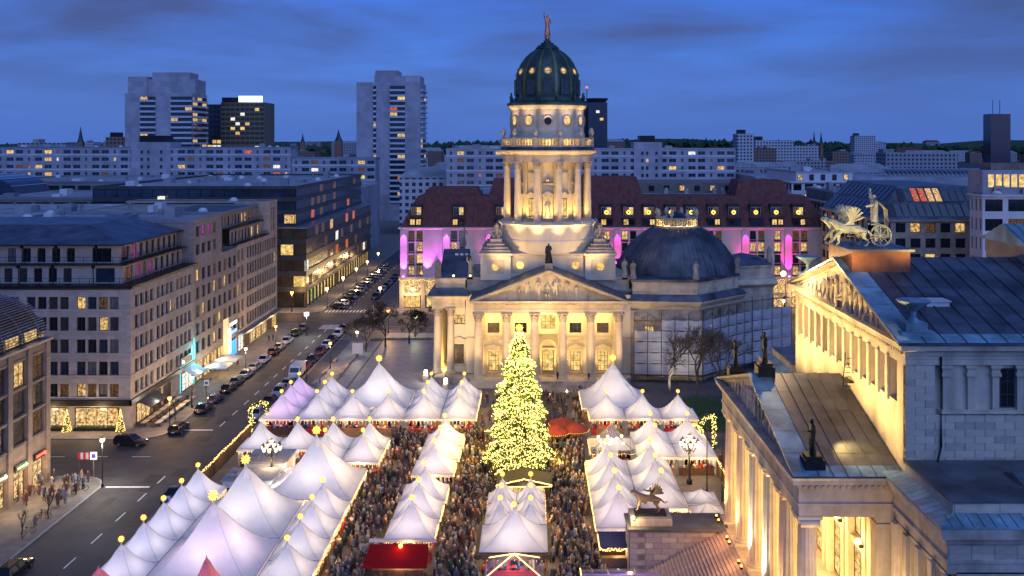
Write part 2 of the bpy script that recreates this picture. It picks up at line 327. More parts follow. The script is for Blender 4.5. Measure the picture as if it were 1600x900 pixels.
# walls: a Frame is a wall plane; u runs along it, v up, d inward
class Fr:
    def __init__(s, ox, oy, oz, ang): s.o = Vector((ox,oy,oz)); s.a = ang; s.c = math.cos(ang); s.s = math.sin(ang)
    def p(s, u, d, v): return (s.o.x+s.c*u-s.s*d, s.o.y+s.s*u+s.c*d, s.o.z+v)
def wall(mb, fr, W, H, ops, depth=.3, back=False):
    "front of a wall W x H with real openings [(u0,u1,v0,v1)] and their reveals"
    us = sorted({0, W, *[round(o[0],4) for o in ops], *[round(o[1],4) for o in ops]}); vs = sorted({0, H, *[round(o[2],4) for o in ops], *[round(o[3],4) for o in ops]})
    opr = [tuple(round(q,4) for q in o[:4]) for o in ops]
    inop = np.zeros((len(us)-1, len(vs)-1), bool)
    ui = {u:i for i,u in enumerate(us)}; vi = {v:i for i,v in enumerate(vs)}
    for a,b,c,d in opr: inop[ui[a]:ui[b], vi[c]:vi[d]] = True
    # merge cells vertically free strips: rows of full-width cells become one
    for j in range(len(vs)-1):
        i = 0
        while i < len(us)-1:
            if inop[i,j]: i += 1; continue
            k = i
            while k < len(us)-1 and not inop[k,j]: k += 1
            mb.add([fr.p(us[i],0,vs[j]), fr.p(us[k],0,vs[j]), fr.p(us[k],0,vs[j+1]), fr.p(us[i],0,vs[j+1])], [(0,1,2,3)]); i = k
    for a,b,c,d in opr:
        q = [fr.p(a,0,c),fr.p(b,0,c),fr.p(b,0,d),fr.p(a,0,d),fr.p(a,depth,c),fr.p(b,depth,c),fr.p(b,depth,d),fr.p(a,depth,d)]
        mb.add(q, [(0,4,5,1),(1,5,6,2),(2,6,7,3),(3,7,4,0)]+([(4,7,6,5)] if back else []))
_wc = {}
def win_mesh(w, h, nx, ny, fm, bar=.09):
    k = ('f', round(w,3), round(h,3), nx, ny, fm.name, bar)
    if k not in _wc:
        b = MB(); t = bar; dp = .1
        b.box(0,t,0,dp,0,h).box(w-t,w,0,dp,0,h).box(t,w-t,0,dp,0,t).box(t,w-t,0,dp,h-t,h)
        for i in range(1,nx): b.box(w*i/nx-t*.4, w*i/nx+t*.4, .01, dp-.01, t, h-t)
        for j in range(1,ny): b.box(t, w-t, .015, dp-.015, h*j/ny-t*.35, h*j/ny+t*.35)
        _wc[k] = b.mesh('window', fm)
    return _wc[k]
def pane_mesh(w, h, gm):
    k = ('p', round(w,3), round(h,3), gm.name)
    if k not in _wc: _wc[k] = MB().box(.03,w-.03,.05,.07,.03,h-.03).mesh('pane', gm)
    return _wc[k]
def window(parent, fr, u, v, w, h, gm, fm=None, nx=2, ny=1, depth=.22, name='window', bar=.09):
    o = place(name, win_mesh(w,h,nx,ny,fm or frame_dark,bar), parent, fr.p(u,depth,v), fr.a)
    p = bpy.data.objects.new('pane', pane_mesh(w,h,gm)); COL.objects.link(p); p.parent = o
    return o
def swin(parent, fr, u, v, w, h, gm, fm, nx=1, ny=1, depth=.12, name='window', bar=.1):
    "a distant window: frame and pane in one mesh"
    k = ('s', round(w,3), round(h,3), nx, ny, gm.name, fm.name, bar)
    if k not in _wc:
        b = MB(); t = bar; dp = .12
        b.box(0,t,0,dp,0,h).box(w-t,w,0,dp,0,h).box(t,w-t,0,dp,0,t).box(t,w-t,0,dp,h-t,h)
        for i in range(1,nx): b.box(w*i/nx-t*.4, w*i/nx+t*.4, .01, dp-.01, t, h-t)
        for j in range(1,ny): b.box(t, w-t, .015, dp-.015, h*j/ny-t*.35, h*j/ny+t*.35)
        b.mi = 1; b.box(t*.5,w-t*.5,.06,.09,t*.5,h-t*.5)
        _wc[k] = b.mesh(name, [fm, gm])
    return place(name, _wc[k], parent, fr.p(u,depth,v), fr.a)
def skin(edges, pts, rad, sub=1, root=0):
    "continuous body grown round a skeleton with a Skin modifier; returns (verts, faces)"
    me = bpy.data.meshes.new('tmp'); me.from_pydata([tuple(p) for p in pts], edges, [])
    o = bpy.data.objects.new('tmp', me); COL.objects.link(o)
    o.modifiers.new('s', 'SKIN')
    for i, d in enumerate(me.skin_vertices[0].data):
        r = rad[i]; d.radius = r if isinstance(r, (tuple, list)) else (r, r); d.use_root = (i == root)
    if sub: mm = o.modifiers.new('d', 'SUBSURF'); mm.levels = sub; mm.render_levels = sub
    dg = bpy.context.evaluated_depsgraph_get(); ev = o.evaluated_get(dg); em = ev.to_mesh()
    vs = [tuple(v.co) for v in em.vertices]; fs = [tuple(p.vertices) for p in em.polygons]
    ev.to_mesh_clear(); bpy.data.objects.remove(o); bpy.data.meshes.remove(me)
    return vs, fs

# ================================================================== ground, road, pavements
struct('ground', MB().add([(-9000,-300,-.17),(9000,-300,-.17),(9000,16000,-.17),(-9000,16000,-.17)], [(0,1,2,3)]), earth)
rd = MB()
rd.box(-55,-43,30,620,-.3,-.13); rd.box(-300,-55,122.5,137.5,-.3,-.13); rd.box(-300,-55,226,239,-.3,-.13); rd.box(-43,260,222,238,-.3,-.13)
struct('road', rd, asphalt)
def rounded(x0, x1, y0, y1, r, corners):
    pts = []
    for (cx, cy, a, k) in ((x1-r,y0+r,-90,'se'),(x1-r,y1-r,0,'ne'),(x0+r,y1-r,90,'nw'),(x0+r,y0+r,180,'sw')):
        if k in corners: pts += [(cx+r*math.cos(R(a+i*15)), cy+r*math.sin(R(a+i*15))) for i in range(7)]
        else: pts.append({'se':(x1,y0),'ne':(x1,y1),'nw':(x0,y1),'sw':(x0,y0)}[k])
    return pts
def pavement(name, pts, mat, kerb=True):
    o = struct(name, MB().prism(pts, -.16, 0), mat)
    if kerb:
        k = MB(); k.sweep(pts, [(.0,-.15),(.28,-.15),(.28,-.012),(.25,.006),(.0,.006)], cap=False); kb = k.build('kerb', kerbm, o)
    return o
pavement('pavement_corner_near', rounded(-120,-55.3,20,122,4,('ne',)), pave)
pavement('pavement_left_block', rounded(-120,-55.3,138,225.5,4,('se','ne')), pave)
pavement('pavement_far_block', rounded(-160,-55.3,239.5,600,4,('se',)), pave)
pavement('market_square', rounded(-42.7,120,20,221.5,4,('nw',)), pave_dark)
pavement('pavement_hotel', rounded(-42.7,200,238.5,420,4,('sw',)), pave)
struct('terrace_paving', MB().box(-33,-13.5,158,214,-.05,.006), pave_slab)
struct('terrace_paving_strip', MB().box(-40,-33.4,156,205,-.05,.005), pave_slab)
m = MB()
for i in range(40):
    y = 96+i*6.0
    if 120 < y < 140 or 226 < y < 239: continue
    m.box(-48.6,-48.42,y,y+2.6,-.13,-.126)
for y in (118.5, 142.0):
    m.box(-54.6,-49,y,y+.45,-.13,-.126)
for k in range(7): m.box(-56.2-k*6,-53.6-k*6,130.1,130.25,-.13,-.126)
for i in range(12): m.box(-53.9+i*.9,-53.5+i*.9,240.5,243.5,-.13,-.126)
for i in range(6): m.box(-50.6,-45.4,221+i*.9-2,221.4+i*.9-2,-.13,-.126)
struct('road_markings', m, paint)
pt = MB(); rr = random.Random(4)
for i in range(16):
    x, y = rr.uniform(-54,-46), rr.uniform(96,215); pt.box(x,x+rr.uniform(.8,2.4),y,y+rr.uniform(1.5,7),-.13,-.1288+i*.0002)
struct('asphalt_patches', pt, M('asphalt_patch', (.034,.033,.034), .7, .3, .5, dirt=0))
gs = MB()
for i in range(9): y = 100+i*13; gs.box(-54.9,-54.5,y,y+.5,-.13,-.124).box(-43.4,-43.0,y+4,y+4.5,-.13,-.124)
struct('drain_grates', gs, metal_dark)
for i,(x,y) in enumerate(((-50.2,112),(-51.5,150),(-46.6,168),(-49.6,190))): struct('manhole_cover', MB().lathe([(.38,-.13),(.38,-.123)],16,x,y), metal_dark)
struct('manhole_cover', MB().lathe([(.38,-.13),(.38,-.124)],16,-47.2,131.5), metal_dark)
low = MB().box(-36.6,-36.0,160,206,0,.45).box(-36.6,-14,206.4,207,0,.45)
w_ = low.build('low_boundary_wall', stone_old); tag(w_, 'low pale stone boundary wall edging the terrace beside the cathedral', 'wall')

# ================================================================== figures (people, statues)
BASE = dict(pel=(0,0,.95), bel=(0,0,1.13), che=(0,0,1.36), nec=(0,-.01,1.5), hea=(0,-.025,1.61), top=(0,-.015,1.72),
  sl=(.17,0,1.41), el=(.23,.03,1.14), wl=(.24,-.05,.90), hl=(.23,-.08,.81), sr=(-.17,0,1.41), er=(-.23,.03,1.14), wr=(-.24,-.05,.90), hr=(-.23,-.08,.81),
  il=(.095,0,.88), kl=(.10,-.02,.50), al=(.10,.02,.09), tl=(.11,-.13,.035), ir=(-.095,0,.88), kr=(-.10,-.02,.50), ar=(-.10,.02,.09), tr=(-.11,-.13,.035))
KEYS = list(BASE)
BONES = [('pel','bel'),('bel','che'),('che','nec'),('nec','hea'),('hea','top'),('che','sl'),('sl','el'),('el','wl'),('wl','hl'),('che','sr'),('sr','er'),('er','wr'),('wr','hr'),
  ('pel','il'),('il','kl'),('kl','al'),('al','tl'),('pel','ir'),('ir','kr'),('kr','ar'),('ar','tr')]
RAD = dict(pel=(.16,.12), bel=(.15,.115), che=(.175,.125), nec=.055, hea=.095, top=.07, sl=.075, el=.058, wl=.042, hl=.04, il=.095, kl=.065, al=.048, tl=.04)
def human(pose=None, sub=1, fat=1.0, robe=0, coat=0):
    P = dict(BASE); P.update(pose or {})
    rad = []
    for k in KEYS:
        r = RAD.get(k) or RAD[k[:-1]+'l']
        g = fat if k not in ('hea','top','nec','hl','hr') else 1
        rad.append(tuple(q*g for q in r) if isinstance(r, tuple) else r*g)
    vs, fs = skin([(KEYS.index(a),KEYS.index(b)) for a,b in BONES], [P[k] for k in KEYS], rad, sub)
    b = MB(); b.add(vs, fs)
    if robe:                                   # draped garment with folds from the waist down
        n = 20; vs = []; prof = [(.14,1.25),(.20,1.0),(.25,.6),(.30,.25),(.33,.0)]
        px, py = P['pel'][0], P['pel'][1]
        for j,(r,z) in enumerate(prof):
            for i in range(n):
                a = 2*PI*i/n; q = r*robe*(1+.12*math.sin(5*a+j*.4)*(j/4)); vs.append((px+q*math.cos(a), py+.8*q*math.sin(a), z*P['pel'][2]/.95))
        b.add(vs, [(j*n+i,(j+1)*n+i,(j+1)*n+(i+1)%n,j*n+(i+1)%n) for j in range(4) for i in range(n)]+[tuple(4*n+i for i in range(n))])
    if coat:                                   # winter coat: flared shell from the chest to mid-thigh
        n = 10; vs = []; prof = [(.15,1.44),(.235,1.36),(.215,1.12),(.23,.92),(.265,.92-coat)]
        px, py = P['che'][0]*.5, P['che'][1]*.5
        for r,z in prof:
            for i in range(n):
                a = 2*PI*i/n; vs.append((px+r*math.cos(a), py+.72*r*math.sin(a), z))
        b.add(vs, [(j*n+i,(j+1)*n+i,(j+1)*n+(i+1)%n,j*n+(i+1)%n) for j in range(4) for i in range(n)]+[tuple(range(n))])
    return b
def tf(b, s=1.0, loc=(0,0,0), rz=0, sy=1.0, rx=0):
    c, q = math.cos(rz), math.sin(rz); cx_, sx_ = math.cos(rx), math.sin(rx); o = []
    for x,y,z in b.v:
        y, z = y*cx_-z*sx_, y*sx_+z*cx_
        x, y, z = x*s, y*s*sy, z*s; o.append((loc[0]+c*x-q*y, loc[1]+q*x+c*y, loc[2]+z))
    b.v = o; return b
POSE_STAND = {}
POSE_ROBE = dict(el=(.25,-.05,1.15), wl=(.08,-.22,1.12), hl=(.02,-.24,1.14), kr=(-.12,-.08,.5))
POSE_ARMUP = dict(er=(-.30,-.05,1.62), wr=(-.28,-.08,1.88), hr=(-.27,-.08,1.97), el=(.28,-.02,1.15), wl=(.22,-.2,1.0), hl=(.2,-.26,1.0))
POSE_LEAN = dict(che=(.08,0,1.35), nec=(.11,-.02,1.49), hea=(.14,-.05,1.59), top=(.15,-.05,1.7), sl=(.25,0,1.40), sr=(-.09,0,1.40), el=(.36,-.05,1.2), wl=(.42,-.2,1.05), hl=(.44,-.24,1.0), er=(-.25,.0,1.2), wr=(-.2,-.2,1.05), hr=(-.16,-.25,1.05), kl=(.16,-.1,.5), al=(.2,.05,.09), tl=(.22,-.1,.03))
POSE_SIT = dict(pel=(0,.1,.5), bel=(0,.1,.68), che=(0,.06,.92), nec=(0,.04,1.06), hea=(0,.02,1.17), top=(0,.03,1.28), sl=(.17,.06,.97), sr=(-.17,.06,.97), el=(.24,.0,.72), wl=(.18,-.2,.62), hl=(.16,-.28,.62), er=(-.24,.0,.72), wr=(-.18,-.2,.62), hr=(-.16,-.28,.62),
  il=(.095,.06,.46), kl=(.12,-.34,.48), al=(.12,-.3,.08), tl=(.12,-.44,.03), ir=(-.095,.06,.46), kr=(-.12,-.34,.48), ar=(-.12,-.3,.08), tr=(-.12,-.44,.03))
POSE_WALK = dict(kl=(.10,-.17,.52), al=(.10,-.26,.10), tl=(.11,-.40,.06), kr=(-.10,.08,.50), ar=(-.10,.30,.16), tr=(-.10,.2,.05), el=(.24,.12,1.16), wl=(.22,.14,.92), hl=(.22,.12,.83), er=(-.24,-.08,1.15), wr=(-.2,-.24,.96), hr=(-.2,-.29,.9))
POSE_CARRY = dict(el=(.23,.0,1.16), wl=(.14,-.24,1.12), hl=(.10,-.31,1.15), er=(-.23,.0,1.16), wr=(-.14,-.24,1.12), hr=(-.10,-.31,1.15), hea=(0,-.05,1.6), top=(0,-.04,1.71))
POSE_LOOK = dict(er=(-.26,.02,1.16), wr=(-.2,-.16,1.28), hr=(-.13,-.2,1.4), kl=(.13,-.04,.5), al=(.16,.0,.09), tl=(.2,-.13,.035))

# ================================================================== the domed cathedral
XD, YT = 2.9, 182.0                       # axis of the portico and of the tower
dom = thing('cathedral', 'pale domed cathedral with columned portico and tall tower behind the fir tree', 'cathedral', (XD,YT,0))
_cc = {}
def column(parent, x, y, z, h, r, order='cor', mat=None, flutes=0, leafy=True):
    mat = mat or stone_plain; k = (h, r, order, mat.name)
    if k not in _cc:
        ch = r*(2.1 if order == 'cor' else 1.0); hb = r*.75; hs = h-ch-hb
        n = 32 if flutes else 18; b = MB()
        prof = [(r*(1-.16*(t**1.7)), hb+hs*t) for t in (0,.1,.35,.6,.8,1)]
        b.lathe(prof, n)
        if flutes:
            vs = []
            for (x_,y_,z_) in b.v:
                a = math.atan2(y_,x_); i = int(round(a/(2*PI/n)))
                q = .93 if i % 2 else 1.0; vs.append((x_*q,y_*q,z_))
            b.v = vs
        sh = b.mesh('column', mat, True)
        q = MB().box(-r*1.35,r*1.35,-r*1.35,r*1.35,0,hb*.4); q.lathe([(r*1.3,hb*.4),(r*1.36,hb*.52),(r*1.3,hb*.66),(r*1.12,hb*.72),(r*1.15,hb*.86),(r*1.12,hb),(r*1.0,hb)],18)
        ba = q.mesh('base', mat, True)
        c = MB(); z0 = h-ch; rt = r*.84
        if order == 'cor':
            c.lathe([(rt,z0),(rt*1.06,z0+.05*ch),(rt,z0+.08*ch),(rt*1.02,z0+.4*ch),(rt*1.35,z0+.86*ch)],16)
            for row,(za,zb,ro,n8) in enumerate(((.06,.45,1.34,8),(.32,.74,1.52,8))):
                for i in range(n8):
                    a = 2*PI*(i+.5*row)/n8; w = .30; ca, sa = math.cos(a), math.sin(a)
                    pts = []
                    for (rr,zz_,ww) in ((1.02,za,w),(1.16,(za+zb)*.52,w*1.1),(ro,zb,w*.8),(ro*1.06,zb-.10,w*.4)):
                        pts += [(rt*(rr*ca-ww*sa), rt*(rr*sa+ww*ca), z0+zz_*ch), (rt*(rr*ca+ww*sa), rt*(rr*sa-ww*ca), z0+zz_*ch)]
                    c.add(pts, [(0,1,3,2),(2,3,5,4),(4,5,7,6)])
            for i in range(4):
                a = PI/4+i*PI/2; c.ball((rt*1.62*math.cos(a), rt*1.62*math.sin(a), z0+.80*ch), r*.2, 6, 4)
            c.box(-r*1.32,r*1.32,-r*1.32,r*1.32,h-.13*ch,h)
        else:
            c.lathe([(rt,z0),(rt*1.12,z0+.2*ch),(rt*1.2,z0+.45*ch)],18)
            c.box(-r*1.05,r*1.05,-r*.95,r*.95,z0+.42*ch,z0+.72*ch); c.box(-r*1.2,r*1.2,-r*1.2,r*1.2,z0+.72*ch,h)
            for sx in (-1,1):
                for i in range(10):
                    a0, a1 = 2*PI*i/10, 2*PI*(i+1)/10
                    c.add([(-r*.9,sx*r*1.02+r*.36*math.cos(a0),z0+.36*ch+r*.36*math.sin(a0)),(-r*.9,sx*r*1.02+r*.36*math.cos(a1),z0+.36*ch+r*.36*math.sin(a1)),(r*.9,sx*r*1.02+r*.36*math.cos(a1),z0+.36*ch+r*.36*math.sin(a1)),(r*.9,sx*r*1.02+r*.36*math.cos(a0),z0+.36*ch+r*.36*math.sin(a0))],[(3,2,1,0)])
                for xx in (-.9,.9): c.add([(xx*r,sx*r*1.02+r*.36*math.cos(2*PI*i/10),z0+.36*ch+r*.36*math.sin(2*PI*i/10)) for i in range(10)],[tuple(range(10)) if xx < 0 else tuple(range(9,-1,-1))])
        ca_ = c.mesh('capital', mat if order != 'cor' else stone_old, True)
        _cc[k] = (sh, ba, ca_)
    sh, ba, ca_ = _cc[k]
    o = place('column', sh, parent, (x,y,z))
    for nm, me in (('base',ba),('capital',ca_)):
        q = bpy.data.objects.new(nm, me); COL.objects.link(q); q.parent = o
    return o
# --- podium and steps
m = MB().box(XD-20.8,XD+15,168.6,194,0,1.25); m.build('podium', stone_old, dom)
m = MB(); m.box(XD-14.2,XD+14.2,165.8,168.6,0,1.25); m.build('portico_floor', stone_plain, dom)
for i in range(8): MB().box(XD-4+(-3.2),XD+8.2,163.0+i*.36,165.8,i*.156,(i+1)*.156).build('step', stone_old, dom)
MB().box(XD-7.8,XD-7.2,162.6,165.8,0,1.5).build('stair_cheek', stone_old, dom); MB().box(XD+8.2,XD+8.8,162.6,165.8,0,1.5).build('stair_cheek', stone_old, dom)
# --- portico columns, entablature, pediment
for i in range(6): column(dom, XD+(i-2.5)*5.05, 167.4, 1.25, 12.0, .78)
for i in (0,5): column(dom, XD+(i-2.5)*5.05, 170.6, 1.25, 12.0, .74)
def ring_ent(poly, z0, prof): b = MB(); b.sweep(poly, [(o, z0+z) for o,z in prof]); return b
ENT = [(0,0),(0,.55),(.06,.55),(.06,.75),(.0,.78),(.0,1.45),(.12,1.5),(.12,1.6),(.30,1.68),(.36,1.86),(.75,1.9),(.80,2.15),(.86,2.3)]
pp = [(XD-13.4,166.6),(XD+13.4,166.6),(XD+13.4,171.6),(XD-13.4,171.6)]
ring_ent(pp, 13.25, ENT).build('entablature', stone_plain, dom)
den = MB()
for i in range(58): x = XD-13.5+i*.474; den.box(x,x+.24,166.1,166.35,14.75,14.98)
den.build('dentils', stone_plain, dom)['kind'] = 'stuff'
# tympanum + raking cornice
pa, pb, pz = 14.1, 15.58, 21.1
tb = MB(); tb.ex_y([(XD-12.6,pb),(XD+12.6,pb),(XD,pz-.75)],167.0,167.6); tym = tb.build('tympanum', stone_plain, dom)
for s in (-1,1):
    rk = MB(); L_ = math.hypot(pa, pz-pb); tx, tz = pa/L_, (pz-pb)/L_
    prof = [(0,166.2+.5),(0,165.95),(-.25,165.9),(-.3,166.25),(-.62,166.3),(-.66,166.7)]   # (offset normal, y)
    vs = []
    for (bx,bz) in ((XD-s*pa, pb),(XD, pz)):
        for (o,y) in prof: vs.append((bx+s*tz*-o*-1*0, y, bz+o))
    k = len(prof); rk.add(vs, [(i,i+1,k+i+1,k+i) if s < 0 else (i,k+i,k+i+1,i+1) for i in range(k-1)])
    rk.build('raking_cornice', stone_plain, dom)
    # metal covering over the gable
    rf = MB(); rf.add([(XD-s*(pa+.1),165.85,pb+.12),(XD,165.85,pz+.14),(XD,176.5,pz+.14),(XD-s*(pa+.1),176.5,pb+.12),
                       (XD-s*(pa+.1),165.85,pb-.02),(XD,165.85,pz),(XD,176.5,pz),(XD-s*(pa+.1),176.5,pb-.02)], [(0,1,2,3),(7,6,5,4),(0,4,5,1),(2,6,7,3)])
    o = rf.build('portico_roof', copper_blue if s > 9 else lead, dom)
    sm = MB()
    for i in range(1,9):
        t = i/9; x = XD-s*pa*(1-t); z = pb+(pz-pb)*t+.13
        sm.box(x-.04,x+.04,165.9,176.4,z,z+.09)
    sm.build('roof_seams', lead, dom)['kind'] = 'stuff'
# relief figures in the tympanum
poses = [POSE_SIT, POSE_LEAN, POSE_ARMUP, POSE_ROBE, POSE_SIT, POSE_LEAN, POSE_WALK, POSE_ROBE, POSE_SIT]
xs = [-7.4,-5.4,-3.9,-1.9,-.2,1.2,3.2,5.0,7.3]; hs = [1.0,1.35,1.95,2.2,2.45,2.3,2.05,1.55,1.05]
for i,(x,h,p) in enumerate(zip(xs,hs,poses)):
    b = human(p, 1, 1.3, robe=.8 if i in (3,7) else 0); tf(b, h*.98, (XD+x,166.82,pb+.05), random.uniform(-.5,.5), .6); b.build('relief_figure', stone_plain, dom, True)
for x,s in ((-9.2,1),(9.2,-1)):
    b = human(POSE_LEAN, 1, 1.2); tf(b, .8, (0,0,0), 0, .6); b.v = [(XD+x+s*(v[2]-.8)*-1.0, 166.82+v[1], pb+.25+abs(v[0])*.8) for v in b.v]; b.build('relief_figure', stone_plain, dom, True)
# --- body walls
YW = 171.6
fr = Fr(XD-15.2, YW, 1.25, 0)
ops = []; wins = []
for i in range(5):
    u = 15.2+(i-2)*5.05
    if i == 2: ops.append((u-1.75,u+1.75,.0,7.3)); ops.append((u-1.35,u+1.35,8.2,10.8)); continue
    ops += [(u-.95,u+.95,.4,4.1),(u-1.1,u+1.1,7.45,9.35)]
    wins += [(u-.95,.4,1.9,3.7,g_gold,3,4),(u-1.1,7.45,2.2,1.9,g_dim if i in (0,4) else g_dark,3,2)]
b = MB(); wall(b, fr, 30.4, 14.5, ops, .55); b.build('portico_wall', stone_white, dom)
for (u,v,w,h,g,nx,ny) in wins: window(dom, fr, u, v, w, h, g, frame_dark, nx, ny, .4)
window(dom, fr, 15.2-1.35, 8.2, 2.7, 2.6, g_gold, frame_dark, 3, 2, .4)
# entrance niche with arched door
b = MB(); b.add([fr.p(15.2-1.75,.55,0),fr.p(15.2-1.75,2.2,0),fr.p(15.2-1.75,2.2,7.3),fr.p(15.2-1.75,.55,7.3)],[(0,1,2,3)]); b.add([fr.p(15.2+1.75,.55,0),fr.p(15.2+1.75,2.2,0),fr.p(15.2+1.75,2.2,7.3),fr.p(15.2+1.75,.55,7.3)],[(3,2,1,0)])
b.add([fr.p(15.2-1.75,2.2,0),fr.p(15.2+1.75,2.2,0),fr.p(15.2+1.75,2.2,7.3),fr.p(15.2-1.75,2.2,7.3)],[(0,1,2,3)]); b.build('entrance_niche', stone_white, dom)
a_ = MB()
for i in range(12):
    t0, t1 = PI*i/12, PI*(i+1)/12
    for (r0,r1) in ((1.15,1.55),):
        vs = [(XD+r0*math.cos(t0),171.4,6.0+r0*math.sin(t0)),(XD+r1*math.cos(t0),171.4,6.0+r1*math.sin(t0)),(XD+r1*math.cos(t1),171.4,6.0+r1*math.sin(t1)),(XD+r0*math.cos(t1),171.4,6.0+r0*math.sin(t1))]
        a_.add(vs+[(v[0],171.75,v[2]) for v in vs], [(0,1,2,3),(1,5,6,2),(3,7,4,0)])
a_.box(XD-1.55,XD-1.15,171.4,171.75,1.25,6.0).box(XD+1.15,XD+1.55,171.4,171.75,1.25,6.0); a_.build('door_arch', stone_plain, dom)
window(dom, Fr(XD-1.1,173.0,1.25,0), 0, 0, 2.2, 4.4, g_gold, wood, 2, 3, .5, 'door'); 
MB().box(XD-1.5,XD+1.5,171.35,171.8,5.7,6.0).build('door_lintel', stone_plain, dom)
def aedicule(fr, u, v, w, h, parent):
    b = MB()
    for (a,c,d0,e,f) in ((-w/2-.42,-w/2-.06,-.18,v-.1,v+h+.25),(w/2+.06,w/2+.42,-.18,v-.1,v+h+.25),(-w/2-.6,w/2+.6,-.24,v+h+.25,v+h+.6),(-w/2-.5,w/2+.5,-.26,v-.36,v-.1)):
        p = [fr.p(u+a,d0,e),fr.p(u+c,d0,e),fr.p(u+c,0,e),fr.p(u+a,0,e)]; b.prism([(q[0],q[1]) for q in p], fr.o.z+e, fr.o.z+f)
    z0 = v+h+.6; hw = w/2+.75
    t = [(-hw,z0),(hw,z0),(hw,z0+.12),(0,z0+.85),(-hw,z0+.12)]
    b.add([fr.p(u+a,-.34,c) for a,c in t]+[fr.p(u+a,0,c) for a,c in t], [(0,1,2,3,4)]+[(i,5+i,5+(i+1)%5,(i+1)%5) for i in range(5)])
    b.build('window_surround', stone_plain, parent)
for i in (0,1,3,4): aedicule(fr, 15.2+(i-2)*5.05, .4, 1.9, 3.7, dom)
MB().box(XD-15.2,XD-2.3,171.42,171.6,7.6,7.95).box(XD+2.3,XD+15.2,171.42,171.6,7.6,7.95).build('string_course', stone_plain, dom)
# side walls and rear
b = MB(); b.box(XD-15.2,XD+15.2,174.2,193,1.25,15.7); b.build('body_wall', stone, dom)
# --- left side portico (west wing)
wx0, wx1 = -18.6, XD-15.2
frw = Fr(wx0+3.6, 172.6, 1.25, 0); ww = wx1-wx0-3.6
b = MB(); wall(b, frw, ww, 14.0, [(ww/2-.9,ww/2+.9,1.5,5.2),(ww/2-1.1,ww/2+1.1,8.9,10.7)], .5); b.box(wx0+3.6,wx1,173.2,192.5,1.25,15.2); b.build('wing_wall', stone_white, dom)
window(dom, frw, ww/2-.9, 1.5, 1.8, 3.7, g_dim, frame_dark, 2, 4, .35); window(dom, frw, ww/2-1.1, 8.9, 2.2, 1.8, g_warm, frame_dark, 3, 2, .35); aedicule(frw, ww/2, 1.5, 1.8, 3.7, dom)
for y in (172.9,177.6,182.2,186.9,191.5): column(dom, wx0+.9, y, 1.25, 12.0, .76)
column(dom, wx0+3.4, 172.5, 1.25, 12.0, .70)
pw = [(wx0,171.9),(wx1-.2,171.9),(wx1-.2,192.5),(wx0,192.5)]
ring_ent(pw, 13.25, ENT).build('wing_entablature', stone_plain, dom)
b = MB(); b.sweep(pw, [(.9,15.55),(.9,15.7),(.1,16.5),(-.3,16.9)]); b.build('wing_cornice_roof', lead, dom)
b = MB(); b.sweep([(wx0+.6,172.6),(wx1-.2,172.6),(wx1-.2,192),(wx0+.6,192)], [(0,16.4),(0,18.3),(.18,18.35),(.18,18.7)]); b.build('wing_attic', stone, dom)
b = MB(); b.add([(wx0+1.2,173.4,18.75),(wx1,173.4,18.75),(wx1,182.5,23.0),(wx0+1.2,182.5,23.0),(wx1,191.5,18.75),(wx0+1.2,191.5,18.75)], [(0,1,2,3),(3,2,4,5),(0,3,5),(1,4,2)]); b.build('wing_roof', lead, dom)
b = MB()
for i in range(9): x = wx0+1.4+i*.6; b.add([(x-.03,173.5,18.85),(x+.03,173.5,18.85),(x+.03,182.5,23.1),(x-.03,182.5,23.1)],[(0,1,2,3)]); b.add([(x+.03,173.5,18.85),(x+.03,182.5,23.1),(x+.03,182.5,22.9),(x+.03,173.5,18.7)],[(0,1,2,3)])
b.build('roof_seams', lead, dom)['kind'] = 'stuff'
for i in range(4): MB().box(-15.0+i*.95,-14.4+i*.95,180.2,180.9,22.0,22.35).build('rooflight', white_fac, dom)
# --- main cornice and roof round the body
pbod = [(XD-15.2,171.6),(XD+15.2,171.6),(XD+15.2,193),(XD-15.2,193)]
b = MB(); b.sweep([(p[0],p[1]+2.4 if p[1] < 180 else p[1]) for p in pbod], [(0,15.7),(.25,15.8),(.5,16.2),(.55,16.4),(0,16.6),(0,18.2),(.2,18.3),(.2,18.6),(-.4,18.7)]); b.build('body_attic', stone, dom)
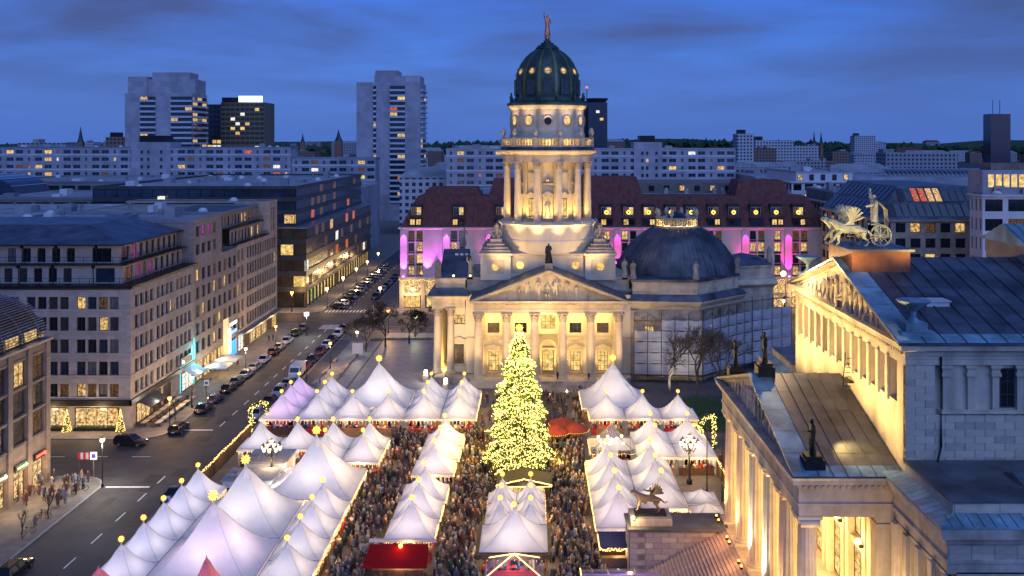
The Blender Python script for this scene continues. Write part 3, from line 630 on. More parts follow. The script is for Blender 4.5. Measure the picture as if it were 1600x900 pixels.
# --- square base of the tower
sq = 12.6; cb = 5.2; yf = YT-sq+4.0
for sx in (-1,1):
    for yy in (yf, YT+sq-4-cb):
        x0 = XD+sx*sq if sx < 0 else XD+sq-cb*1.08
        b = MB(); b.sweep([(x0,yy),(x0+cb*1.08,yy),(x0+cb*1.08,yy+cb),(x0,yy+cb)], [(0,18.2),(0,22.6),(.1,22.7),(.32,22.9),(.36,23.2),(-.2,23.3)]); o = b.build('corner_block', stone_white, dom)
        if yy < YT:
            MB().sweep([(x0+1.2,yy-.02),(x0+4.4,yy-.02),(x0+4.4,yy+.2),(x0+1.2,yy+.2)], [(0,19.4),(.06,19.4),(.06,22.0),(0,22.0)]).build('wall_panel', stone_plain, o)
            c = MB(); vs = []; n = 20
            c.add([(x0+2.8+.72*math.cos(2*PI*i/n),yy-.14,20.75+.72*math.sin(2*PI*i/n)) for i in range(n)]+[(x0+2.8+.72*math.cos(2*PI*i/n),yy+.1,20.75+.72*math.sin(2*PI*i/n)) for i in range(n)], [tuple(range(n))]+[(i,n+i,n+(i+1)%n,(i+1)%n) for i in range(n)]); c.build('round_window', g_gold, o)
        # stepped plinth and sculpture group
        cx_, cyy = x0+cb*.54, yy+cb*.5
        st = MB(); h0 = 23.25
        for k,(w,dz) in enumerate(((2.75,.5),(2.3,.5),(1.7,.6),(1.1,.9))): st.box(cx_-w,cx_+w,cyy-w*.9,cyy+w*.9,h0,h0+dz); h0 += dz
        st.build('stepped_plinth', stone_old, dom)
        g = MB()
        for q,(p,dx_,dy_,rz) in enumerate(((POSE_SIT,-.6,-.1,.6),(POSE_ROBE,.1,.2,0),(POSE_SIT,.7,-.2,-.7))):
            f_ = human(p, 1, 1.3, robe=.9 if q == 1 else .0); tf(f_, 1.75 if q == 1 else 1.5, (cx_+dx_,cyy+dy_,h0-.05), rz+(0 if yy < YT else PI)); g.add(f_.v, f_.f)
        g.build('sculpture_group', stone_old, dom, True)
yc = yf+.75
b = MB(); frc = Fr(XD-sq+cb*1.08, yc, 18.2, 0); wc = 2*(sq-cb*1.08)
b.box(XD-sq+cb*.9,XD+sq-cb*.9,yc,YT+sq-4.7,18.2,22.7); b.build('tower_base', stone_white, dom)
MB().sweep([(XD-sq+cb*1.08+.36,yc-.1),(XD+sq-cb*1.08-.36,yc-.1),(XD+sq-cb*1.08-.36,YT+8),(XD-sq+cb*1.08+.36,YT+8)], [(0,22.6),(.2,22.8),(.25,23.1),(-.2,23.16)]).build('tower_base_cornice', stone_plain, dom)
for x in (XD-5.2,XD+5.2):
    c = MB(); n = 20; c.add([(x+.72*math.cos(2*PI*i/n),yc-.12,20.9+.72*math.sin(2*PI*i/n)) for i in range(n)]+[(x+.72*math.cos(2*PI*i/n),yc+.1,20.9+.72*math.sin(2*PI*i/n)) for i in range(n)], [tuple(range(n))]+[(i,n+i,n+(i+1)%n,(i+1)%n) for i in range(n)]); c.build('round_window', g_gold, dom)
    MB().sweep([(x-1.6,yc-.03),(x+1.6,yc-.03),(x+1.6,yc+.1),(x-1.6,yc+.1)], [(0,19.5),(.05,19.5),(.05,22.2),(0,22.2)]).build('wall_panel', stone_plain, dom)
# --- ring, peristyle
MB().lathe([(8.9,23.1),(9.0,24.2),(9.25,24.8),(9.25,25.5),(9.1,25.6),(9.1,28.0),(9.35,28.2),(9.45,28.5),(9.2,28.8),(6.0,28.85)],72,XD,YT).build('tower_ring', stone_white, dom, True)
for k in range(12):
    a = R(15+30*k); column(dom, XD+8.1*math.cos(a), YT+8.1*math.sin(a), 28.8, 11.5, .66)
MB().lathe([(6.0,28.8),(6.0,29.7),(5.85,29.8),(5.85,40.2)],72,XD,YT).build('drum_wall', stone_white, dom, True)
def on_drum(a, r, z=0, d=0): return Fr(XD+r*math.cos(a), YT+r*math.sin(a), z, a+PI/2)
for k in range(12):
    a = R(30*k-90); fr2 = on_drum(a, 6.02, 28.8)
    if math.sin(a) > .3: continue
    if k % 2:            # window bay
        window(dom, fr2, -.62, 1.1, 1.24, 3.4, g_gold, frame_dark, 2, 3, -.12); s_ = MB()
        for (u0,u1,v0,v1,d) in ((-.95,-.62,.9,4.6,.22),(.62,.95,.9,4.6,.22),(-1.1,1.1,4.6,5.0,.28),(-1.0,1.0,.7,.9,.28)):
            q = [fr2.p(u0,-d,v0),fr2.p(u1,-d,v0),fr2.p(u1,.1,v0),fr2.p(u0,.1,v0)]; s_.prism([(w[0],w[1]) for w in q], 28.8+v0, 28.8+v1)
        t = [(-1.3,5.0),(1.3,5.0),(0,5.75)]; s_.add([fr2.p(u,-.36,v) for u,v in t]+[fr2.p(u,.1,v) for u,v in t], [(0,1,2),(0,3,4,1),(1,4,5,2),(2,5,3,0)]); s_.build('window_surround', stone_plain, dom)
        p_ = MB(); q = [fr2.p(-.9,-.1,7),fr2.p(.9,-.1,7),fr2.p(.9,.1,7),fr2.p(-.9,.1,7)]; p_.prism([(w[0],w[1]) for w in q], 36.2, 38.2); p_.build('wall_panel', stone_plain, dom)
    else:                # niche bay with a statue
        s_ = MB()
        for (u0,u1,v0,v1,d) in ((-.95,-.6,.9,4.9,.3),(.6,.95,.9,4.9,.3),(-1.1,1.1,4.9,5.25,.38),(-1.1,1.1,.6,.95,.4),(-1.2,1.2,7.1,7.4,.3)):
            q = [fr2.p(u0,-d,v0),fr2.p(u1,-d,v0),fr2.p(u1,.1,v0),fr2.p(u0,.1,v0)]; s_.prism([(w[0],w[1]) for w in q], 28.8+v0, 28.8+v1)
        t = [(-1.3,5.25),(1.3,5.25),(0,6.0)]; s_.add([fr2.p(u,-.42,v) for u,v in t]+[fr2.p(u,.1,v) for u,v in t], [(0,1,2),(0,3,4,1),(1,4,5,2),(2,5,3,0)]); s_.build('niche_surround', stone_plain, dom)
        c = fr2.p(0,-.15,.95); f_ = human(POSE_ROBE, 1, 1.15, robe=.9); tf(f_, 1.6, (c[0],c[1],29.75), a+PI/2, .8); f_.build('niche_statue', stone_plain, dom, True)
        c = fr2.p(0,-.05,8.1); MB().ball((c[0],c[1],36.9),.38,8,5).ball((c[0]-.5,c[1],36.6),.22,6,4).ball((c[0]+.5,c[1],36.6),.22,6,4).build('wall_medallion', stone_plain, dom, True)
    if k % 1 == 0:
        a2 = a+R(15); f3 = on_drum(a2, 5.9, 28.8); q = [f3.p(-.5,-.22,0),f3.p(.5,-.22,0),f3.p(.5,.2,0),f3.p(-.5,.2,0)]
        MB().prism([(w[0],w[1]) for w in q], 29.7, 40.2).build('pilaster', stone_plain, dom)
MB().lathe([(5.8,40.2),(8.75,40.2),(8.75,41.0),(8.85,41.05),(8.85,41.6),(9.1,41.8),(9.5,42.05),(9.65,42.3),(9.65,42.45),(6.8,42.5)],72,XD,YT).build('tower_entablature', stone_plain, dom, True)
MB().lathe([(9.5,42.5),(9.1,42.6),(9.1,43.1),(7.0,43.15)],72,XD,YT).build('balcony_floor', lead, dom, True)
MB().lathe([(8.75,44.55),(9.0,44.55),(9.05,44.7),(8.98,44.82),(8.75,44.82)],72,XD,YT).lathe([(8.75,43.12),(9.0,43.12),(9.0,43.4),(8.75,43.4)],72,XD,YT).build('balustrade_rail', stone_plain, dom)
bal_me = MB().lathe([(.07,0),(.12,.12),(.15,.4),(.08,.85),(.11,1.0),(.11,1.15)],8).mesh('baluster', stone_plain, True)
for k in range(96):
    a = 2*PI*k/96
    if math.sin(a) < .35: place('baluster', bal_me, dom, (XD+8.87*math.cos(a),YT+8.87*math.sin(a),43.4))
ped_me = MB().box(-.33,.33,-.33,.33,0,1.75).mesh('pedestal', stone_plain)
vase_me = MB().lathe([(.12,0),(.3,.08),(.1,.25),(.2,.4),(.42,.8),(.45,1.05),(.3,1.25),(.34,1.35),(.28,1.6),(.08,1.85),(.02,1.95)],14).mesh('vase', stone_plain, True)
for k in range(12):
    a = R(15+30*k); o = place('pedestal', ped_me, dom, (XD+8.9*math.cos(a),YT+8.9*math.sin(a),43.1), a); q = bpy.data.objects.new('vase', vase_me); COL.objects.link(q); q.parent = o; q.location = (0,0,1.75)
# --- upper drum and dome
MB().lathe([(7.35,43.1),(7.35,45.6),(7.2,45.7),(7.2,50.2),(7.45,50.4),(7.7,50.7),(7.75,51.0),(7.0,51.05)],72,XD,YT).build('upper_drum', stone_white, dom, True)
for k in range(12):
    a = R(30*k-90); f3 = on_drum(a, 7.22, 0)
    if math.sin(a) > .3: continue
    n = 18; s_ = MB()
    for (r0,r1,d) in ((.72,1.02,.14),):
        for i in range(n):
            t0, t1 = 2*PI*i/n, 2*PI*(i+1)/n
            s_.add([f3.p(r0*math.cos(t0),-d,48+r0*math.sin(t0)),f3.p(r1*math.cos(t0),-d,48+r1*math.sin(t0)),f3.p(r1*math.cos(t1),-d,48+r1*math.sin(t1)),f3.p(r0*math.cos(t1),-d,48+r0*math.sin(t1)),
                    f3.p(r1*math.cos(t0),.1,48+r1*math.sin(t0)),f3.p(r1*math.cos(t1),.1,48+r1*math.sin(t1))], [(0,1,2,3),(1,4,5,2)])
    o = s_.build('round_window', stone_plain, dom)
    s_ = MB(); s_.add([f3.p(.74*math.cos(2*PI*i/n),-.06,48+.74*math.sin(2*PI*i/n)) for i in range(n)], [tuple(range(n))]); s_.build('pane', g_dark if k == 0 else g_gold, o)
    a2 = a+R(15); f4 = on_drum(a2, 7.2, 0); q = [f4.p(-.3,-.1,0),f4.p(.3,-.1,0),f4.p(.3,.1,0),f4.p(-.3,.1,0)]; MB().prism([(w[0],w[1]) for w in q], 45.7, 50.2).build('pilaster', stone_plain, dom)
MB().lathe([(7.75,51.0),(7.9,51.1),(7.9,51.5),(6.9,51.9),(6.5,52.6),(6.25,52.7)],72,XD,YT).build('dome_base', copper_dark, dom, True)
DP = [(6.2,52.5),(6.28,53.5),(6.28,54.6),(6.2,55.8),(6.0,57.0),(5.65,58.2),(5.1,59.4),(4.3,60.5),(3.2,61.5),(2.1,62.2),(1.9,62.4)]
MB().lathe(DP,72,XD,YT).build('dome', copper_dark, dom, True)
rib_m = M('rib_copper', (.13,.15,.09), .45, .3, 1, metal=.4)
for k in range(24):
    a = R(15*k+7.5 if False else 15*k); w = .17 if k % 2 == 1 else .05
    if k % 2 == 0: continue
    vs = []
    for (r,z) in DP:
        for (s,rr) in ((-1,0),(-1,.16),(1,.16),(1,0)):
            f3 = on_drum(a, r, z); ww_ = (.30)*(r/6.2)**.7; vs.append(f3.p(s*ww_,-rr,0))
    b = MB(); b.add(vs, [(j*4+i,j*4+i+1,(j+1)*4+i+1,(j+1)*4+i) for j in range(len(DP)-1) for i in range(3)]); b.build('dome_rib', rib_m, dom)
def dome_r(z):
    for (r0,z0),(r1,z1) in zip(DP,DP[1:]):
        if z0 <= z <= z1: return r0+(r1-r0)*(z-z0)/(z1-z0)
    return 6.2
for k in range(12):
    a = R(30*k-90)
    if math.sin(a) > .3: continue
    n = 14; f3 = on_drum(a, dome_r(57.6)+.02, 57.6); tilt = .32
    s_ = MB(); s_.add([f3.p(.52*math.cos(2*PI*i/n),-.16+.52*math.sin(2*PI*i/n)*tilt,.52*math.sin(2*PI*i/n)) for i in range(n)], [tuple(range(n))])
    s_.add([f3.p(r*math.cos(2*PI*i/n),-.2+dd+r*math.sin(2*PI*i/n)*tilt,r*math.sin(2*PI*i/n)) for r,dd in ((.52,0),(.74,0),(.78,.3)) for i in range(n)], [(j*n+i,(j+1)*n+i,(j+1)*n+(i+1)%n,j*n+(i+1)%n) for j in range(2) for i in range(n)])
    s_.m = [0]+[1]*(2*n); s_.build('dome_oculus', [g_warm, M('gilt_frame_%d' % k, (.45,.33,.12), .4, .2, 2, metal=.6)] if k == 0 else [g_warm, bpy.data.materials['gilt_frame_0']], dom)
    f3 = on_drum(a, 6.28, 53.0); s_ = MB(); w_ = .72
    s_.add([f3.p(u,-.1,v) for u,v in ((-w_,.1),(w_,.1),(w_,3.0),(-w_,3.0))], [(0,1,2,3)]); o = s_.build('dome_window', g_blue, dom)
    s_ = MB()
    for (u0,u1,v0,v1) in ((-w_-.14,-w_,0,3.1),(w_,w_+.14,0,3.1),(-w_,w_,3.0,3.14),(-.04,.04,.1,3.0),(-w_,w_,1.0,1.07),(-w_,w_,2.0,2.07)):
        q = [f3.p(u0,-.18,0),f3.p(u1,-.18,0),f3.p(u1,.1,0),f3.p(u0,.1,0)]; s_.prism([(w[0],w[1]) for w in q], 53+v0, 53+v1)
    s_.build('frame', copper_dark, o)
for k in range(12):
    a = R(15+30*k)
    if math.sin(a) > .3: continue
    x, y = XD+7.3*math.cos(a), YT+7.3*math.sin(a); MB().lathe([(.3,51.6),(.3,51.9),(.15,52.0),(.35,52.5),(.3,52.8),(.08,53.1),(.2,53.3),(.02,53.7)],10,x,y).build('dome_finial', copper_dark, dom, True)
MB().lathe([(2.3,62.2),(2.3,62.5),(1.9,62.6),(1.9,62.9),(1.3,63.0),(1.25,63.4),(.75,63.5),(.7,63.9),(.25,64.0)],24,XD,YT).build('lantern_cap', copper_dark, dom, True)
MB().ball((XD,YT,64.45),.55,14,8).build('statue_globe', gold_red, dom, True)
f_ = human(POSE_ARMUP, 1, 1.15, robe=.75); tf(f_, 2.35, (XD,YT,64.9), .2); o = f_.build('crowning_statue', gold_red, dom, True)
for sx in (-1,1):  # tower-top red light mast is on the far high-rise; corner urns here
    pass
# statue on the pediment apex and on attic corners
MB().box(XD-.7,XD+.7,166.4,167.8,20.7,22.2).build('statue_plinth', stone_old, dom)
f_ = human(POSE_ROBE, 1, 1.25, robe=1.0); tf(f_, 2.1, (XD,167.1,22.2), 0); f_.build('gable_statue', bronze_dark, dom, True)
for (x,y,z,p) in ((-17.6,173.1,18.7,POSE_ROBE),(XD-14.6,174.4,18.6,POSE_ARMUP),(-14.3,190.8,23.0,POSE_LEAN),(XD+14.4,174.4,18.6,POSE_ROBE)):
    f_ = human(p, 1, 1.25, robe=.95); tf(f_, 2.05, (x,y,z), .1); f_.build('attic_statue', stone_old, dom, True); MB().box(x-.6,x+.6,y-.6,y+.6,z-.3,z+.05).build('statue_plinth', stone_old, dom)
for x in (-14.7,-11.6):     # floodlights on the wing roof
    MB().box(x-.2,x+.2,172.9,173.2,18.75,19.15).build('roof_floodlight', metal_dark, dom); o = MB().ball((x,172.85,19.1),.2,8,5).build('floodlight_lens', e_bulb, dom)
# lights of the cathedral
for i in range(5):
    x = XD+(i-2)*5.05
    lamp('SPOT', (x,168.7,1.7), 190 if i != 2 else 320, YEL, .3, dom, (x,171.8,8.5), 110, .8, 'portico_light')
    lamp('POINT', (x,168.9,12.5), 60 if i != 2 else 120, YEL, .4, dom, name='portico_light')
for i in range(6):
    x = XD+(i-2.5)*5.05
    lamp('SPOT', (x,158.5,.6), 950, WARM, .4, dom, (x,167.4,11), 50, .8, 'facade_floodlight')
lamp('SPOT', (XD-19,160,1.2), 1500, WARM, .5, dom, (-14,172,10), 60, .8, 'facade_floodlight')
lamp('POINT', (-16.2,174.5,2.5), 150, YEL, .3, dom, name='wing_light')
for k in range(12):
    a = R(30*k-90); ca, sa = math.cos(a), math.sin(a)
    if sa > .45: continue
    lamp('SPOT', (XD+7.9*ca,YT+7.9*sa,29.0), 230, YEL, .25, dom, (XD+6*ca,YT+6*sa,36.5), 120, .8, 'drum_light')
    lamp('SPOT', (XD+8.55*ca,YT+8.55*sa,43.25), 720, YEL, .2, dom, (XD+7.3*ca,YT+7.3*sa,50), 80, .8, 'balcony_light')
    lamp('POINT', (XD+8.2*ca,YT+8.2*sa,43.9), 12, YEL, .2, dom, name='balcony_light')
for k in range(8):
    a = R(-170+k*160/7); ca, sa = math.cos(a), math.sin(a)
    lamp('SPOT', (XD+12.8*ca,YT+11.4*sa,24.3), 560, WARM, .3, dom, (XD+8.5*ca,YT+8.5*sa,38), 70, .8, 'roof_floodlight')
for (x,y) in ((XD-10.4,172.2),(XD-3.6,173.2),(XD+3.6,173.2),(XD+10.4,172.2)):
    lamp('SPOT', (x,y-4.6,19.6), 560, WARM, .3, dom, (XD+(x-XD)*.6,YT-9,26.5), 90, .8, 'roof_floodlight')
for k in range(5):
    a = R(-150+k*30); lamp('SPOT', (XD+8.8*math.cos(a),YT+8.8*math.sin(a),46.5), 160, WARM, .2, dom, (XD+6*math.cos(a),YT+6*math.sin(a),57), 60, .9, 'dome_light')
for sx in (-1,0,1): lamp('SPOT', (XD+sx*9,155,1.0), 1500, WARM, .5, dom, (XD+sx*4,167,18), 44, .8, 'facade_floodlight')

# ------------------------------------------------------------------ domed church with scaffold
ch = thing('domed_church', 'low church with wide grey dome behind white scaffold sheeting', 'church', (29,188,0))
cp = [(XD+15.2,172.2),(30.7,171.2),(40.6,180.5),(40.6,198),(30,207),(XD+15.2,204)]
MB().prism(cp, 0, 14.0).build('church_wall', stone, ch)
b = MB(); b.sweep(cp, [(0,13.0),(.1,13.1),(.1,13.5),(.35,13.7),(.8,14.2),(.95,14.4),(.95,14.6),(.2,15.3)]); b.build('church_cornice', stone_plain, ch)
b = MB(); b.sweep(cp, [(.97,14.6),(1.0,14.7),(.1,15.6),(-.2,15.7)]); b.build('cornice_roof', lead, ch)
b = MB(); b.sweep(cp, [(-.5,15.4),(-.5,17.7),(-.3,17.8),(-.3,18.3),(-.9,18.35)]); b.build('church_attic', stone, ch)
b = MB(); b.prism([(p[0]*.985+.4,p[1]*.985+2.8) for p in cp], 18.0, 18.45); b.build('flat_roof', lead, ch)
ap = [(40.6,184),(48.3,186),(49.5,193),(46,199),(40.6,199)]
MB().prism(ap, 0, 15.0).build('apse_wall', stone, ch); b = MB(); b.sweep(ap, [(0,15),(.3,15.2),(.9,15.7),(.9,15.9),(.1,16.6)]); b.build('apse_cornice', stone_plain, ch)
b = MB(); b.sweep(ap, [(-.4,16.3),(-.4,18.8),(-.2,19.0),(-.2,19.4),(-1,19.5)]); b.build('apse_attic', stone, ch); b = MB(); b.sweep(ap, [(-.1,19.4),(-3,20.6)]); b.build('apse_roof', lead, ch)
DC = (29.2,188.0); CPR = [(12.3,18.2),(12.1,18.9),(11.6,20.0),(10.7,21.6),(9.5,23.2),(8.0,24.7),(6.4,25.9),(4.9,26.7),(4.3,26.9)]
MB().lathe(CPR,72,*DC).build('church_dome', lead, ch, True)
for k in range(72):
    a = 2*PI*k/72
    if math.sin(a) > .5: continue
    big = k % 6 == 0; w_ = .16 if big else .045; hgt = .14 if big else .07; vs = []
    for (r,z) in CPR:
        f3 = Fr(DC[0]+r*math.cos(a), DC[1]+r*math.sin(a), z, a+PI/2)
        for (s,rr) in ((-1,-.02),(-1,hgt),(1,hgt),(1,-.02)): vs.append(f3.p(s*w_,-rr,rr*.6))
    b = MB(); b.add(vs, [(j*4+i,j*4+i+1,(j+1)*4+i+1,(j+1)*4+i) for j in range(len(CPR)-1) for i in range(3)]); b.build('dome_seam', lead, ch)
MB().lathe([(4.5,26.6),(4.6,26.9),(4.3,27.0),(4.2,27.2),(3.9,27.2)],40,*DC).lathe([(3.95,28.55),(4.25,28.55),(4.3,28.75),(3.95,28.75)],40,*DC).build('lantern_gallery', stone_plain, ch)
for k in range(44): a = 2*PI*k/44; place('baluster', bal_me, ch, (DC[0]+4.1*math.cos(a),DC[1]+4.1*math.sin(a),27.3))
for k in range(8): a = PI/8+k*PI/4; place('vase', vase_me, ch, (DC[0]+4.1*math.cos(a),DC[1]+4.1*math.sin(a),28.7))
MB().lathe([(3.0,27.2),(2.4,28.6),(1.2,29.6),(.1,30.0)],16,*DC).build('glass_lantern', g_blue, ch)
for a in range(8): lamp('POINT', (DC[0]+3.5*math.cos(a*PI/4),DC[1]+3.5*math.sin(a*PI/4),27.6), 22, YEL, .15, ch, name='gallery_light')
for (x,y,z) in ((30.4,172.6,18.4),(40.1,181.5,18.4),(48,188.2,19.5),(XD+15.9,173.4,18.4)):
    f_ = human(POSE_ROBE, 1, 1.25, robe=1.0); tf(f_, 2.0, (x,y,z), .1); f_.build('attic_statue', stone_old, ch, True); MB().box(x-.5,x+.5,y-.5,y+.5,z-.35,z+.05).build('statue_plinth', stone_old, ch)
# pilasters with dark capitals, small windows
for (x0,y0,ang,Ln) in ((XD+15.2,172.2,math.atan2(-1.0,12.6),12.6),(30.7,171.2,math.atan2(9.3,9.9),13.6)):
    f3 = Fr(x0,y0,0,ang)
    for t in (.06,.5,.94):
        q = [f3.p(Ln*t-.7,-.28,0),f3.p(Ln*t+.7,-.28,0),f3.p(Ln*t+.7,.1,0),f3.p(Ln*t-.7,.1,0)]; o = MB().prism([(w[0],w[1]) for w in q],0,11.2).build('pilaster', stone, ch)
        q = [f3.p(Ln*t-.95,-.45,0),f3.p(Ln*t+.95,-.45,0),f3.p(Ln*t+.95,.1,0),f3.p(Ln*t-.95,.1,0)]; MB().prism([(w[0],w[1]) for w in q],11.2,12.9).build('capital', stone_old, o)
    for t in (.28,.72):
        swin(ch, f3, Ln*t-.9, 8.4, 1.8, 1.6, g_warm if t < .5 else g_dark, frame_dark, 2, 2, -.14)
        t_ = [(-1.5,11.0),(0,11.9),(1.5,11.0),(1.5,11.25),(0,12.2),(-1.5,11.25)]; b = MB(); b.add([f3.p(Ln*t+u,-.3,v) for u,v in t_]+[f3.p(Ln*t+u,0,v) for u,v in t_], [(0,1,4,5),(1,2,3,4)]+[(i,6+i,6+(i+1)%6,(i+1)%6) for i in range(6)]); b.build('window_gable', stone_old, ch)
# scaffold
scf = thing('scaffold', 'scaffold with wrinkled white sheeting round the domed church', 'scaffold', (31,169,0))
path = [(18.6,170.0),(30.9,169.0),(42.2,179.2),(51.2,184.2)]
tops = [11.0,11.6,12.3]
for si in range(3):
    (x0,y0),(x1,y1) = path[si],path[si+1]; Ls = math.hypot(x1-x0,y1-y0); f3 = Fr(x0,y0,0,math.atan2(y1-y0,x1-x0)); nb = max(2,int(round(Ls/2.5)))
    for i in range(nb+1):
        u = Ls*i/nb
        for d in (-.34,1.0): q = f3.p(u,d,0); MB().tube([(q[0],q[1],0),(q[0],q[1],tops[si]+1.9)],.05,5).build('pole', metal_dark if d < 0 else metal_grey, scf)
    for lv in range(7):
        z = 2.0*lv+1.2
        if z > tops[si]+1.6: break
        a, b_ = f3.p(0,-.34,0), f3.p(Ls,-.34,0); MB().tube([(a[0],a[1],z+.9),(b_[0],b_[1],z+.9)],.03,5).build('ledger', metal_grey, scf)
        q = [f3.p(0,.05,0),f3.p(Ls,.05,0),f3.p(Ls,.95,0),f3.p(0,.95,0)]; MB().prism([(w[0],w[1]) for w in q], z-.05, z).build('plank', woodlt if lv > 4 else metal_grey, scf)
    for i in range(nb):
        if si == 0 and i == 0: hi0 = 7
        else: hi0 = 0
        for lv in range(5):
            z0, z1 = 1.6+lv*2.0, 3.55+lv*2.0
            if z1 > tops[si]+.6 or (si == 0 and i < 2 and lv == 4): continue
            nu, nv = 9, 5; vs = []; ph = random.random()*6; ph2 = random.random()*6; amp = random.uniform(.05,.11)
            for jv in range(nv+1):
                for iu in range(nu+1):
                    s, t = iu/nu, jv/nv
                    w_ = amp*math.sin(ph+7*s+3*t)*math.sin(PI*t)+.12*math.sin(PI*s)*math.sin(PI*t)*math.sin(ph2)+.05*math.sin(11*t+4*s+ph)
                    sag = -.16*math.sin(PI*s)*(1 if jv == nv else .4*t)
                    vs.append(f3.p(Ls*(i+s)/nb+.0,-.12-w_,z0+(z1-z0)*t+sag))
            b = MB(); b.add(vs, [(j*(nu+1)+k,j*(nu+1)+k+1,(j+1)*(nu+1)+k+1,(j+1)*(nu+1)+k) for j in range(nv) for k in range(nu)]); b.build('sheet', sheet_m, scf, True)
    for i in range(0,nb,2):
        a, b_ = f3.p(Ls*i/nb,-.02,0), f3.p(min(Ls,Ls*(i+1)/nb),-.02,0); MB().tube([(a[0],a[1],tops[si]-2),(b_[0],b_[1],tops[si]+1.6)],.03,5).build('brace', metal_grey, scf)
lamp('SPOT', (24,160,.8), 350, WHT, .5, scf, (27,170,7), 80, .9, 'site_floodlight')

# ================================================================== the theatre with its columned portico
TY0, TY1, TYM = 68.4, 97.0, 82.7
th = thing('theatre', 'neoclassical sandstone theatre with six floodlit columns and gabled roofs', 'theatre', (30,TYM,0))
# grand stair with block-built cheek wall
st = thing('grand_staircase', 'wide dark stone staircase rising to the theatre columns', 'staircase', (15,TYM,0))
step_me = MB().box(0,.33,0,23.4,-.5,.1667).mesh('step', pinkstone)
for i in range(30): place('step', step_me, st, (9.9+i*.33,70.3,i*.1667-.0))
ck = thing('staircase_side_wall', 'reddish block wall beside the theatre staircase carrying the panther sculpture', 'wall', (14.5,95.2,0))
MB().box(9.8,19.7,93.72,97.4,0,4.7).build('core', joint, ck)
blk = {}
for mi, mt in enumerate((pinkstone, kstone, kstone_b)):
    blk[mi] = MB().sweep([(0,-.06),(1.56,-.06),(1.56,.05),(0,.05)],[(-.02,0),(0,.02),(0,.53),(-.02,.55)]).mesh('stone_block', mt)
for r in range(8):
    for c in range(7):
        x = 9.82+c*1.6-(.8 if r % 2 else 0)
        if x < 9.8: x = 9.82
        if x+1.56 > 19.72: continue
        place('stone_block', blk[random.choice((0,0,0,1,2))], ck, (x,93.72,.08+r*.578))
for r in range(8):
    for c in range(2): place('stone_block', blk[random.choice((0,0,1))], ck, (9.82,97.3-c*1.7,.08+r*.578), -PI/2)
MB().box(9.6,19.7,93.4,97.6,4.7,5.0).build('coping', lead_b, ck)
MB().box(10.0,14.2,94.2,97.0,5.0,5.75).build('sculpture_plinth', kstone_b, ck)
# portico
MB().box(19.8,27.5,68.6,97.0,0,5.0).build('portico_floor', pinkstone, th)
for i in range(6): column(th, 20.6, 69.7+i*5.2, 5.0, 11.2, .78, 'ion', kstone_c, 1)
def block_pil(x0,x1,y0,y1,z0,z1,nm='pilaster',mt=None):
    o = MB().box(x0,x1,y0,y1,z0,z1-.8).build(nm, mt or kstone, th)
    MB().box(x0-.12,x1+.12,y0-.12,y1+.12,z1-.8,z1-.55).box(x0-.05,x1+.05,y0-.05,y1+.05,z1-.55,z1-.2).box(x0-.16,x1+.16,y0-.16,y1+.16,z1-.2,z1).build('capital', mt or kstone, o)
    return o
block_pil(25.6,26.6,68.95,70.2,5.0,16.2); block_pil(25.6,26.6,95.2,96.4,5.0,16.2)
pent = [(19.75,68.8),(27.5,68.8),(27.5,96.6),(19.75,96.6)]
KENT = [(0,16.2),(0,17.0),(.08,17.02),(.08,17.2),(0,17.25),(0,18.35),(.14,18.4),(.14,18.6),(.55,18.75),(.6,19.1),(.72,19.3)]
MB().sweep(pent, KENT).build('portico_entablature', kstone, th)
den = MB()
for i in range(60): den.box(19.45,19.6,69.1+i*.46,69.1+i*.46+.22,18.38,18.6)
for i in range(16): den.box(20.0+i*.46,20.22+i*.46,68.5,68.66,18.38,18.6)
den.build('dentils', kstone, th)['kind'] = 'stuff'
MB().add([(19.9,69.2,16.15),(27.4,69.2,16.15),(27.4,96.2,16.15),(19.9,96.2,16.15)],[(3,2,1,0)]).build('portico_ceiling', kstone_c, th)
